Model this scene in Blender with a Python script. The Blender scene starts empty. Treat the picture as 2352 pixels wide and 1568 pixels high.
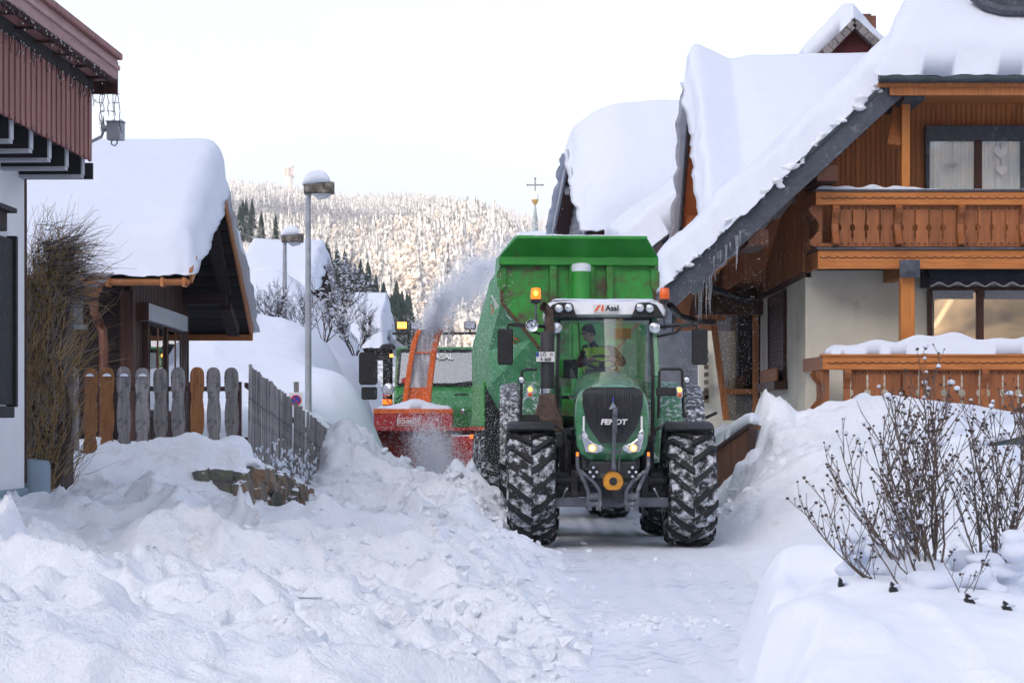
import bpy, bmesh, math, random
import numpy as np
from mathutils import Vector, Matrix, noise as mnoise
R = math.radians
random.seed(7)
scn = bpy.context.scene
col = scn.collection

# ------------------------------------------------------------------ camera, sky, sun, exposure
FPX, CX, HY, EYE = 5000.0, 1176.0, 985.0, 1.5      # focal length and frame of the photograph (2352 px wide), eye height
cam_d = bpy.data.cameras.new('camera'); cam = bpy.data.objects.new('camera', cam_d); col.objects.link(cam)
cam.location = (0, 0, EYE); cam.rotation_euler = (R(90), 0, 0)
cam_d.sensor_width = 36.0; cam_d.lens = FPX/2352*36.0; cam_d.shift_y = (HY-784)/2352
cam_d.clip_start = 0.5; cam_d.clip_end = 20000
cam_d.dof.use_dof = True; cam_d.dof.focus_distance = 28.0; cam_d.dof.aperture_fstop = 9.0
scn.camera = cam

SUN_EL, SUN_AZ = R(21), R(-145)     # azimuth from +Y (view direction), negative = left
sun_vec = Vector((math.sin(SUN_AZ)*math.cos(SUN_EL), math.cos(SUN_AZ)*math.cos(SUN_EL), math.sin(SUN_EL)))
world = bpy.data.worlds.new('World'); scn.world = world; world.use_nodes = True
wn = world.node_tree; wn.nodes.clear()
sky = wn.nodes.new('ShaderNodeTexSky'); sky.sky_type = 'NISHITA'; sky.sun_disc = False
sky.sun_elevation = SUN_EL; sky.sun_rotation = SUN_AZ
sky.altitude = 900; sky.air_density = 1.0; sky.dust_density = 10.0; sky.ozone_density = 2.2
hs = wn.nodes.new('ShaderNodeHueSaturation'); hs.inputs['Saturation'].default_value = 0.74
bg = wn.nodes.new('ShaderNodeBackground'); bg.inputs['Strength'].default_value = 0.14
wo = wn.nodes.new('ShaderNodeOutputWorld')
wn.links.new(sky.outputs[0], hs.inputs['Color']); tint = wn.nodes.new('ShaderNodeMix'); tint.data_type = 'RGBA'; tint.blend_type = 'MULTIPLY'; tint.inputs[0].default_value = 1.0; tint.inputs[7].default_value = (1.03, 1.0, 1.02, 1)
wn.links.new(hs.outputs[0], tint.inputs[6]); wn.links.new(tint.outputs[2], bg.inputs['Color']); wn.links.new(bg.outputs[0], wo.inputs['Surface'])
sl = bpy.data.lights.new('sun', 'SUN'); sl.energy = 2.0; sl.angle = R(0.53); sl.color = (1.0, 0.85, 0.68)
so = bpy.data.objects.new('sun', sl); col.objects.link(so)
so.rotation_euler = sun_vec.to_track_quat('Z', 'Y').to_euler(); so.location = (-60, -20, 60)
vs = scn.view_settings; vs.view_transform = 'Standard'; vs.look = 'None'; vs.gamma = 1.0; vs.use_curve_mapping = False
vs.exposure = 1.44
cy = scn.cycles
scn.render.engine = 'CYCLES'; cy.use_denoising = True; cy.max_bounces = 8; cy.diffuse_bounces = 4; cy.glossy_bounces = 3
cy.transmission_bounces = 6; cy.transparent_max_bounces = 12; cy.volume_bounces = 1; cy.sample_clamp_indirect = 6.0
cy.volume_step_rate = 2.0; cy.volume_max_steps = 128; cy.caustics_reflective = False; cy.caustics_refractive = False

# ------------------------------------------------------------------ helpers
def P(x, y, d):                       # a point of the photograph at distance d
    return Vector(((x-CX)/FPX*d, d, EYE-(y-HY)/FPX*d))
def PX(x, d): return (x-CX)/FPX*d
def PZ(y, d): return EYE-(y-HY)/FPX*d

def vhash(ix, iy, iz, seed):
    n = (ix.astype(np.int64)*374761393 + iy.astype(np.int64)*668265263 + iz.astype(np.int64)*2147483647 + seed*144665) & 0xffffffff
    n = ((n ^ (n >> 13))*1274126177) & 0xffffffff
    n = (n ^ (n >> 16)) & 0xffffffff
    return n/4294967295.0
def vnoise(x, y, z=0.0, seed=0):      # value noise, -1..1, on arrays
    x, y, z = np.broadcast_arrays(np.asarray(x, float), np.asarray(y, float), np.asarray(z, float))
    ix, iy, iz = np.floor(x).astype(np.int64), np.floor(y).astype(np.int64), np.floor(z).astype(np.int64)
    fx, fy, fz = x-ix, y-iy, z-iz
    fx, fy, fz = [t*t*t*(t*(t*6-15)+10) for t in (fx, fy, fz)]
    r = 0
    for dx in (0, 1):
        for dy in (0, 1):
            for dz in (0, 1):
                w = (fx if dx else 1-fx)*(fy if dy else 1-fy)*(fz if dz else 1-fz)
                r = r + w*vhash(ix+dx, iy+dy, iz+dz, seed)
    return r*2-1
def fbm(x, y, z=0.0, seed=0, octv=4, gain=0.5):
    a, r, t = 1.0, 0, 0
    for k in range(octv):
        r = r + a*vnoise(np.asarray(x)*2**k, np.asarray(y)*2**k, np.asarray(z)*2**k, seed+k*17); t += a; a *= gain
    return r/t
def worley(x, y, seed=0):             # distance to the nearest and second nearest feature point, and its id, on arrays
    x = np.asarray(x, float); y = np.asarray(y, float)
    ix, iy = np.floor(x).astype(np.int64), np.floor(y).astype(np.int64)
    d1 = np.full(x.shape, 9.0); d2 = np.full(x.shape, 9.0); idv = np.zeros(x.shape)
    for dx in (-1, 0, 1):
        for dy in (-1, 0, 1):
            cx, cyy = ix+dx, iy+dy; z = np.zeros_like(cx)
            px = cx+vhash(cx, cyy, z, seed); py = cyy+vhash(cx, cyy, z, seed+5)
            d = np.hypot(px-x, py-y); h = vhash(cx, cyy, z, seed+9)
            nearer = d < d1
            d2 = np.where(nearer, d1, np.minimum(d2, d)); idv = np.where(nearer, h, idv); d1 = np.minimum(d1, d)
    return d1, d2, idv

def tag(o, label=None, cat=None, group=None, kind=None):
    if label: o['label'] = label
    if cat: o['category'] = cat
    if group: o['group'] = group
    if kind: o['kind'] = kind
    return o
def empty(name, loc=(0, 0, 0), rz=0.0, label=None, cat=None, group=None):
    o = bpy.data.objects.new(name, None); col.objects.link(o); o.empty_display_size = 0.2
    o.location = loc; o.rotation_euler = (0, 0, rz)
    return tag(o, label, cat, group)
def link(name, me, parent=None, loc=None, rot=None):
    o = bpy.data.objects.new(name, me); col.objects.link(o); o.parent = parent
    if loc is not None: o.location = loc
    if rot is not None: o.rotation_euler = rot
    return o
def copy_tree(o, parent=None):
    c = o.copy(); col.objects.link(c); c.parent = parent
    for ch in list(o.children): copy_tree(ch, c)
    return c

class MB:
    def __init__(s): s.v = []; s.f = []; s.m = []
    def add(s, vs, fs, mi=0):
        b = len(s.v); s.v.extend([tuple(p) for p in vs]); s.f.extend([tuple(i+b for i in f) for f in fs]); s.m.extend([mi]*len(fs)); return s
    def box(s, c, size, rot=None, mi=0):
        hx, hy, hz = [t/2 for t in size]; c = Vector(c)
        vs = [Vector((sx*hx, sy*hy, sz*hz)) for sz in (-1, 1) for sy in (-1, 1) for sx in (-1, 1)]
        if rot is not None:
            m = rot if isinstance(rot, Matrix) else Matrix.Rotation(rot, 3, 'Z')
            vs = [m @ p for p in vs]
        return s.add([p+c for p in vs], [(0, 2, 3, 1), (4, 5, 7, 6), (0, 1, 5, 4), (2, 6, 7, 3), (0, 4, 6, 2), (1, 3, 7, 5)], mi)
    def bx(s, x0, x1, y0, y1, z0, z1, mi=0):
        return s.box(((x0+x1)/2, (y0+y1)/2, (z0+z1)/2), (abs(x1-x0), abs(y1-y0), abs(z1-z0)), None, mi)
    def bar(s, a, b, w, h, up=(0, 0, 1), mi=0):      # a beam of section w (sideways) x h (along up)
        a, b = Vector(a), Vector(b); t = (b-a).normalized(); u = Vector(up)
        sd = t.cross(u)
        if sd.length < 1e-4: sd = t.cross(Vector((1, 0, 0)))
        sd.normalize(); u = sd.cross(t)
        vs = [p+sd*(i*w/2)+u*(j*h/2) for p in (a, b) for i, j in ((-1, -1), (1, -1), (1, 1), (-1, 1))]
        return s.add(vs, [(3, 2, 1, 0), (4, 5, 6, 7), (0, 1, 5, 4), (1, 2, 6, 5), (2, 3, 7, 6), (3, 0, 4, 7)], mi)
    def tube(s, pts, r, n=8, cap=True, mi=0):
        pts = [Vector(p) for p in pts]; k = len(pts); rr = r if hasattr(r, '__len__') else [r]*k
        vs = []; prev = None
        for i, p in enumerate(pts):
            t = (pts[min(i+1, k-1)]-pts[max(i-1, 0)])
            t = t.normalized() if t.length > 1e-9 else Vector((0, 0, 1))
            if prev is None:
                a = t.cross(Vector((0, 0, 1)) if abs(t.z) < .9 else Vector((1, 0, 0))).normalized()
            else:
                a = prev-t*prev.dot(t); a = a.normalized() if a.length > 1e-6 else t.orthogonal().normalized()
            prev = a; b = t.cross(a)
            for j in range(n):
                th = 2*math.pi*j/n; vs.append(p+(a*math.cos(th)+b*math.sin(th))*rr[i])
        fs = [(i*n+j, i*n+(j+1) % n, (i+1)*n+(j+1) % n, (i+1)*n+j) for i in range(k-1) for j in range(n)]
        if cap: fs += [tuple(range(n-1, -1, -1)), tuple((k-1)*n+j for j in range(n))]
        return s.add(vs, fs, mi)
    def lathe(s, prof, c=(0, 0, 0), axis='Z', n=16, mi=0, cap=True):   # prof: (r, h) along the axis
        c = Vector(c); vs = []
        for r, h in prof:
            for j in range(n):
                a = 2*math.pi*j/n; x, y = r*math.cos(a), r*math.sin(a)
                vs.append(c+Vector({'Z': (x, y, h), 'Y': (x, h, y), 'X': (h, x, y)}[axis]))
        k = len(prof)
        fs = [(i*n+j, i*n+(j+1) % n, (i+1)*n+(j+1) % n, (i+1)*n+j) for i in range(k-1) for j in range(n)]
        if cap: fs += [tuple(range(n-1, -1, -1)), tuple((k-1)*n+j for j in range(n))]
        return s.add(vs, fs, mi)
    def prism(s, pts, a, b, mi=0):     # pts: outline in 3D (planar), extruded from offset a to offset b (vectors)
        a, b = Vector(a), Vector(b); n = len(pts); pts = [Vector(p) for p in pts]
        vs = [p+a for p in pts]+[p+b for p in pts]
        fs = [tuple(range(n-1, -1, -1)), tuple(range(n, 2*n))]+[(i, (i+1) % n, n+(i+1) % n, n+i) for i in range(n)]
        return s.add(vs, fs, mi)
    def loft(s, secs, mi=0, closed=True, cap=True):   # list of sections with the same point count
        n = len(secs[0]); vs = [p for q in secs for p in q]; k = len(secs)
        jn = n if closed else n-1
        fs = [(i*n+j, i*n+(j+1) % n, (i+1)*n+(j+1) % n, (i+1)*n+j) for i in range(k-1) for j in range(jn)]
        if cap and closed: fs += [tuple(range(n-1, -1, -1)), tuple((k-1)*n+j for j in range(n))]
        return s.add(vs, fs, mi)
    def grid(s, arr, mi=0, flip=False):   # arr[i][j] points (numpy h,w,3)
        arr = np.asarray(arr); h, w = arr.shape[:2]; b = len(s.v)
        s.v.extend(map(tuple, arr.reshape(-1, 3)))
        for i in range(h-1):
            for j in range(w-1):
                q = (b+i*w+j, b+i*w+j+1, b+(i+1)*w+j+1, b+(i+1)*w+j)
                s.f.append(q[::-1] if flip else q); s.m.append(mi)
        return s
    def mesh(s, name, mats, smooth=False, fix=True):
        me = bpy.data.meshes.new(name); me.from_pydata(s.v, [], s.f)
        for m in (mats if isinstance(mats, (list, tuple)) else [mats]): me.materials.append(m)
        if any(s.m): me.polygons.foreach_set('material_index', s.m)
        if fix:
            bm = bmesh.new(); bm.from_mesh(me); bmesh.ops.recalc_face_normals(bm, faces=bm.faces); bm.to_mesh(me); bm.free()
        if smooth:
            me.polygons.foreach_set('use_smooth', [True]*len(me.polygons))
            if smooth == 'auto':
                try: me.set_sharp_from_angle(angle=R(40))
                except Exception: pass
        me.update(); return me
    def build(s, name, mats, parent=None, smooth=False, bevel=0.0, loc=None, rot=None, fix=True, subsurf=0):
        o = link(name, s.mesh(name, mats, smooth, fix), parent, loc, rot)
        if bevel:
            m = o.modifiers.new('bevel', 'BEVEL'); m.width = bevel; m.segments = 2; m.limit_method = 'ANGLE'; m.angle_limit = R(35)
        if subsurf:
            m = o.modifiers.new('sub', 'SUBSURF'); m.levels = subsurf; m.render_levels = subsurf
        return o

def np_mesh(name, verts, faces, mat, smooth=True):    # fast mesh from arrays (quads or triangles)
    me = bpy.data.meshes.new(name); verts = np.asarray(verts, np.float32); faces = np.asarray(faces, np.int32)
    k = faces.shape[1]; me.vertices.add(len(verts)); me.vertices.foreach_set('co', verts.ravel())
    me.loops.add(faces.size); me.loops.foreach_set('vertex_index', faces.ravel())
    me.polygons.add(len(faces)); me.polygons.foreach_set('loop_start', np.arange(len(faces), dtype=np.int32)*k)
    try: me.polygons.foreach_set('loop_total', np.full(len(faces), k, np.int32))
    except Exception: pass
    me.update(calc_edges=True); me.validate()
    me.polygons.foreach_set('use_smooth', np.full(len(me.polygons), bool(smooth)))
    for m in (mat if isinstance(mat, (list, tuple)) else [mat]): me.materials.append(m)
    return me
def grid_faces(h, w, off=0):
    i, j = np.meshgrid(np.arange(h-1), np.arange(w-1), indexing='ij'); a = (i*w+j).ravel()+off
    return np.stack([a, a+1, a+w+1, a+w], 1)
def merge_arrays(parts):
    vs, fs, b = [], [], 0
    for v, f in parts: vs.append(v); fs.append(np.asarray(f)+b); b += len(v)
    return np.concatenate(vs), np.concatenate(fs)

# ------------------------------------------------------------------ materials
def nodemat(name):
    m = bpy.data.materials.new(name); m.use_nodes = True; nt = m.node_tree
    return m, nt, nt.nodes['Principled BSDF']
def N(nt, typ, **kw):
    n = nt.nodes.new(typ)
    for k, v in kw.items():
        if k.startswith('i_'): n.inputs[int(k[2:])].default_value = v
        else: setattr(n, k, v)
    return n
def ramp(nt, fac, stops):
    r = nt.nodes.new('ShaderNodeValToRGB'); e = r.color_ramp.elements
    while len(e) < len(stops): e.new(0.5)
    for q, (p, c) in zip(e, stops): q.position = p; q.color = (c if hasattr(c, '__len__') else (c, c, c))+((1,) if not hasattr(c, '__len__') or len(c) == 3 else ())
    nt.links.new(fac, r.inputs[0]); return r.outputs[0]
def coords(nt, stretch=(1, 1, 1), kind='Object'):
    tc = nt.nodes.new('ShaderNodeTexCoord'); mp = nt.nodes.new('ShaderNodeMapping'); mp.inputs['Scale'].default_value = stretch
    nt.links.new(tc.outputs[kind], mp.inputs[0]); return mp.outputs[0]
def noise_tex(nt, vec, scale, detail=4, rough=0.55, dist=0.0):
    n = nt.nodes.new('ShaderNodeTexNoise'); n.inputs['Scale'].default_value = scale; n.inputs['Detail'].default_value = detail
    n.inputs['Roughness'].default_value = rough; n.inputs['Distortion'].default_value = dist
    nt.links.new(vec, n.inputs['Vector']); return n.outputs['Fac']
def mixc(nt, fac, a, b, mode='MIX'):
    n = nt.nodes.new('ShaderNodeMix'); n.data_type = 'RGBA'; n.blend_type = mode
    for s, v in ((n.inputs[0], fac), (n.inputs[6], a), (n.inputs[7], b)):
        if hasattr(v, 'links'): nt.links.new(v, s)
        else: s.default_value = v if not hasattr(v, '__len__') else (tuple(v)+(1,))[:4]
    return n.outputs[2]
def bump(nt, h, strength=0.3, dist=0.02):
    b = nt.nodes.new('ShaderNodeBump'); b.inputs['Strength'].default_value = strength; b.inputs['Distance'].default_value = dist
    nt.links.new(h, b.inputs['Height']); return b.outputs[0]
def c4(c): return tuple(c)+(1,)

def paint(name, c, rough=0.45, metal=0.0, var=0.25, scale=6.0, dirt=None, dirt_amt=0.3, dirt_scale=2.0, bmp=0.0, bscale=60, spec=0.5, snow=0.0, coat=0.0, stretch=(1, 1, 1)):
    m, nt, b = nodemat(name); v = coords(nt, stretch)
    n1 = noise_tex(nt, v, scale, 5)
    lo = tuple(t*(1-var) for t in c); hi = tuple(min(1, t*(1+var)) for t in c)
    c1 = ramp(nt, n1, [(0.3, lo), (0.7, hi)])
    if dirt is not None:
        n2 = noise_tex(nt, v, dirt_scale, 8, 0.7)
        f = ramp(nt, n2, [(0.62-dirt_amt*0.35, 0.0), (0.72-dirt_amt*0.2, 1.0)])
        c1 = mixc(nt, f, c1, dirt)
    rg = ramp(nt, noise_tex(nt, v, scale*2.3, 3), [(0.3, max(0.03, rough-0.08)), (0.7, min(1, rough+0.1))])
    if snow > 0:
        geo = nt.nodes.new('ShaderNodeNewGeometry'); sx = nt.nodes.new('ShaderNodeSeparateXYZ'); nt.links.new(geo.outputs['Normal'], sx.inputs[0])
        n3 = noise_tex(nt, v, 14.0, 6, 0.7)
        ma = N(nt, 'ShaderNodeMath', operation='MULTIPLY_ADD'); nt.links.new(sx.outputs['Z'], ma.inputs[0]); ma.inputs[1].default_value = 0.45; nt.links.new(n3, ma.inputs[2])
        f = ramp(nt, ma.outputs[0], [(0.98-snow*0.5, 0.0), (1.02-snow*0.45, 1.0)])
        c1 = mixc(nt, f, c1, (0.82, 0.85, 0.9)); rg = mixc(nt, f, rg, (0.8, 0.8, 0.8))
    nt.links.new(c1, b.inputs['Base Color']); nt.links.new(rg, b.inputs['Roughness'])
    b.inputs['Metallic'].default_value = metal; b.inputs['Specular IOR Level'].default_value = spec
    if coat: b.inputs['Coat Weight'].default_value = coat; b.inputs['Coat Roughness'].default_value = 0.08
    if bmp: nt.links.new(bump(nt, noise_tex(nt, v, bscale, 4), bmp, 0.01), b.inputs['Normal'])
    return m
def wood(name, c, var=0.35, grain=(1, 1, 14), scale=3.0, rough=0.6, dark=None, dark_amt=0.4, bmp=0.35, rnd=0.25, snow=0.0):
    # grain runs along the axis with the SMALL factor
    m, nt, b = nodemat(name); v = coords(nt, grain)
    oi = nt.nodes.new('ShaderNodeObjectInfo')
    add = N(nt, 'ShaderNodeVectorMath', operation='ADD'); sc = N(nt, 'ShaderNodeVectorMath', operation='SCALE')
    cb = N(nt, 'ShaderNodeCombineXYZ'); nt.links.new(oi.outputs['Random'], cb.inputs[0]); nt.links.new(oi.outputs['Random'], cb.inputs[1]); nt.links.new(oi.outputs['Random'], cb.inputs[2])
    nt.links.new(cb.outputs[0], sc.inputs[0]); sc.inputs['Scale'].default_value = 37.0
    nt.links.new(v, add.inputs[0]); nt.links.new(sc.outputs[0], add.inputs[1]); v = add.outputs[0]
    n1 = noise_tex(nt, v, scale, 8, 0.65, 0.6)
    lo = tuple(t*(1-var) for t in c); hi = tuple(min(1, t*(1+var)) for t in c)
    c1 = ramp(nt, n1, [(0.32, lo), (0.5, c), (0.7, hi)])
    mr = N(nt, 'ShaderNodeMapRange'); nt.links.new(oi.outputs['Random'], mr.inputs[0]); mr.inputs[3].default_value = 1-rnd; mr.inputs[4].default_value = 1+rnd
    hsn = N(nt, 'ShaderNodeHueSaturation'); nt.links.new(c1, hsn.inputs['Color']); nt.links.new(mr.outputs[0], hsn.inputs['Value']); c1 = hsn.outputs[0]
    v2 = coords(nt)
    if dark is not None:
        n2 = noise_tex(nt, v2, 5.5, 6, 0.7)
        c1 = mixc(nt, ramp(nt, n2, [(0.62-dark_amt*0.3, 0.0), (0.70-dark_amt*0.2, 1.0)]), c1, dark)
    if snow > 0:
        n3 = noise_tex(nt, v2, 22.0, 6, 0.75)
        c1 = mixc(nt, ramp(nt, n3, [(0.72-snow*0.3, 0.0), (0.75-snow*0.28, 1.0)]), c1, (0.8, 0.83, 0.88))
    nt.links.new(c1, b.inputs['Base Color']); b.inputs['Roughness'].default_value = rough; b.inputs['Specular IOR Level'].default_value = 0.3
    nt.links.new(bump(nt, n1, bmp, 0.006), b.inputs['Normal'])
    return m
def emis(name, c, s):
    m, nt, b = nodemat(name); b.inputs['Base Color'].default_value = c4(c); b.inputs['Emission Color'].default_value = c4(c); b.inputs['Emission Strength'].default_value = s; return m
def glassmat(name, tint=(0.9, 0.95, 0.95), gloss=0.25, rough=0.02, dens=0.0):
    m = bpy.data.materials.new(name); m.use_nodes = True; nt = m.node_tree; nt.nodes.clear()
    out = nt.nodes.new('ShaderNodeOutputMaterial'); tr = nt.nodes.new('ShaderNodeBsdfTransparent'); gl = nt.nodes.new('ShaderNodeBsdfGlossy')
    lw = nt.nodes.new('ShaderNodeLayerWeight'); lw.inputs[0].default_value = 0.35
    mr = N(nt, 'ShaderNodeMapRange'); nt.links.new(lw.outputs['Fresnel'], mr.inputs[0]); mr.inputs[3].default_value = gloss*0.35; mr.inputs[4].default_value = min(1, gloss*3)
    mx = nt.nodes.new('ShaderNodeMixShader'); tr.inputs[0].default_value = c4(tint); gl.inputs[0].default_value = (0.95, 0.97, 1, 1); gl.inputs['Roughness'].default_value = rough
    nt.links.new(mr.outputs[0], mx.inputs[0]); nt.links.new(tr.outputs[0], mx.inputs[1]); nt.links.new(gl.outputs[0], mx.inputs[2]); nt.links.new(mx.outputs[0], out.inputs[0])
    return m

def snowmat(name, base=(0.86, 0.88, 0.92), rough=0.7, b1=0.25, s1=9.0, b2=0.25, s2=70.0, dirty=0.0, dirt_c=(0.50, 0.46, 0.42), sss=0.0, dirt_s=0.9):
    m, nt, b = nodemat(name); v = coords(nt)
    n1 = noise_tex(nt, v, s1, 6, 0.6); n2 = noise_tex(nt, v, s2, 4, 0.6)
    c1 = mixc(nt, ramp(nt, n1, [(0.3, 0.0), (0.7, 1.0)]), tuple(t*0.965 for t in base), base)
    if dirty > 0:
        n3 = noise_tex(nt, v, dirt_s, 9, 0.75); n4 = noise_tex(nt, v, 6.0, 6, 0.7)
        mm = N(nt, 'ShaderNodeMath', operation='MULTIPLY'); nt.links.new(n3, mm.inputs[0]); nt.links.new(n4, mm.inputs[1])
        f = ramp(nt, mm.outputs[0], [(0.27 if dirty > .9 else 0.30, 0.0), (0.36 if dirty > .9 else 0.44, dirty)])
        c1 = mixc(nt, f, c1, dirt_c)
    nt.links.new(c1, b.inputs['Base Color']); b.inputs['Roughness'].default_value = rough; b.inputs['Specular IOR Level'].default_value = 0.25
    ad = N(nt, 'ShaderNodeMath', operation='MULTIPLY_ADD'); nt.links.new(n2, ad.inputs[0]); ad.inputs[1].default_value = b2; nt.links.new(n1, ad.inputs[2])
    nt.links.new(bump(nt, ad.outputs[0], b1, 0.06), b.inputs['Normal'])
    if sss:
        b.inputs['Subsurface Weight'].default_value = sss; b.inputs['Subsurface Radius'].default_value = (0.06, 0.08, 0.1); b.inputs['Subsurface Scale'].default_value = 0.5
    return m
M = {}
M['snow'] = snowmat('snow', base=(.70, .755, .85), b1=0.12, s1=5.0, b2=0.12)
M['snow_rough'] = snowmat('snow_rough', base=(.87, .91, .96), b1=0.7, s1=14.0, b2=0.35, s2=60.0, dirty=0.55)
M['snow_soft'] = snowmat('snow_soft', base=(.84, .88, .94), b1=0.3, s1=4.0, b2=0.25, s2=40.0)
M['snow_road'] = snowmat('snow_road', base=(0.85, 0.89, 0.95), rough=0.38, b1=0.45, s1=5.0, b2=0.8, s2=30.0, dirty=0.95, dirt_c=(0.56, 0.61, 0.69), dirt_s=0.55)
# ------------------------------------------------------------------ ground: the packed-snow road, the ploughed banks, far field
def make_rbf(pts, eps=0.55):
    pts = np.array(pts, float); c = pts[:, :2]; z = pts[:, 2]
    ph = lambda d: np.sqrt(d*d+eps*eps)
    A = ph(np.hypot(c[:, None, 0]-c[None, :, 0], c[:, None, 1]-c[None, :, 1]))
    n = len(c); Q = np.hstack([np.ones((n, 1)), c]); A2 = np.block([[A, Q], [Q.T, np.zeros((3, 3))]])
    w = np.linalg.solve(A2+np.diag([1e-4]*n+[0]*3), np.concatenate([z, np.zeros(3)]))
    def ev(x, y):
        x = np.asarray(x, float); y = np.asarray(y, float); sh = x.shape; xf, yf = x.ravel(), y.ravel(); out = np.empty(xf.size)
        for s in range(0, xf.size, 40000):
            e = slice(s, s+40000)
            out[e] = ph(np.hypot(xf[e, None]-c[None, :, 0], yf[e, None]-c[None, :, 1])) @ w[:n]+w[n]+w[n+1]*xf[e]+w[n+2]*yf[e]
        return out.reshape(sh)
    return ev
gp = []
def gpx(*l):
    for x, y, d in l: p = P(x, y, d); gp.append((p.x, p.y, p.z))
gpx((0, 1568, 10.2), (300, 1568, 11), (600, 1568, 11.8), (900, 1568, 12.4), (0, 1400, 13.5), (300, 1400, 14.5), (600, 1400, 15.5), (900, 1400, 17),
    (1150, 1450, 15.9), (0, 1250, 17), (300, 1250, 18.5), (600, 1290, 19.3), (900, 1300, 21.5), (20, 1195, 19), (300, 1150, 20.8), (480, 1160, 21.2),
    (560, 1245, 21.5), (700, 1235, 24.8), (800, 1195, 26.7), (1000, 1230, 25.5), (1150, 1262, 26.3), (30, 1105, 21.5), (200, 1066, 22.7), (400, 1066, 22.8),
    (780, 1040, 32), (835, 1040, 33), (885, 1115, 32), (830, 1120, 30), (960, 1112, 33.5),
    (1040, 1130, 33), (1090, 1172, 31), (1150, 1218, 28.5), (900, 1160, 29.5), (1100, 1205, 28.2),
    (560, 770, 42), (700, 805, 41), (780, 850, 39.5), (835, 930, 37.5), (650, 900, 37), (720, 960, 35.5), (600, 960, 34),
    (1850, 1230, 27), (1900, 1150, 28), (2000, 1150, 26), (2200, 1150, 23), (2352, 1190, 21), (2352, 1062, 27), (2150, 1055, 28), (1950, 1005, 31),
    (1850, 960, 33), (1640, 1165, 34.2), (1650, 1140, 33.6), (1690, 1120, 32.4), (1718, 1090, 31.9), (1700, 1170, 31.5), (2000, 925, 34), (2100, 955, 34.5), (2300, 965, 35), (1800, 1060, 30.5))
gp += [(-2.5, 22.0, .40), (-2.45, 24, .30), (-2.4, 26, .27), (-2.45, 29, .35), (-2.75, 21.6, .45), (-4.5, 24.5, 1.2), (-3.5, 25.5, 1.15), (-3.4, 29, .85), (-3.5, 32, .8), (-8, 26, 1.3), (-9, 33, 1.6), (-6, 36, 1.8), (-9, 42, 3.6), (-9, 48, 4.2), (-5.5, 48, 3.6),
       (-3.2, 48, 2.2), (-3.3, 52, 1.2), (-2.2, 39.5, .15), (-2.3, 44, .2), (-1.95, 36.6, .2), (-1.7, 37.8, .05), (-1.9, 41, .05), (-1.4, 35.3, .35), (-2.15, 38, .3), (-2.6, 48, .3),
       (0, 7, -.05), (-3, 7, .3), (3, 7, .1), (.6, 13, -.06), (.9, 15, -.06), (1.2, 18, -.06), (1, 22, -.06), (1.3, 26, -.06), (.6, 28, -.06), (1.3, 31, -.06), (2.35, 28.5, -.06),
       (2.4, 25, -.06), (1.3, 35, -.06), (0, 40, -.06), (1, 45, -.06), (-1, 45, -.06), (-1, 50, -.06), (2, 50, -.06), (2.3, 33, -.06), (1.9, 22, -.06), (1.6, 18, -.06),
       (.2, 30.5, -.06), (-.4, 36, -.06), (2.4, 31, -.03), (3.1, 40, .25), (3.3, 46, .4),
       (4, 20, .25), (5, 16, .5), (9, 20, .7), (9, 30, 1.2), (9, 36, 1.5), (6, 40, 1.0), (2.6, 20, .02), (9, 12, .5), (9, 8, .4), (-7, 12, .7), (-7, 20, 1.0), (9, 48, 1), (-2, 10, .25)]
H0 = make_rbf(gp)
def sstep(a, b, x):
    t = np.clip((x-a)/(b-a), 0, 1); return t*t*(3-2*t)
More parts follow.
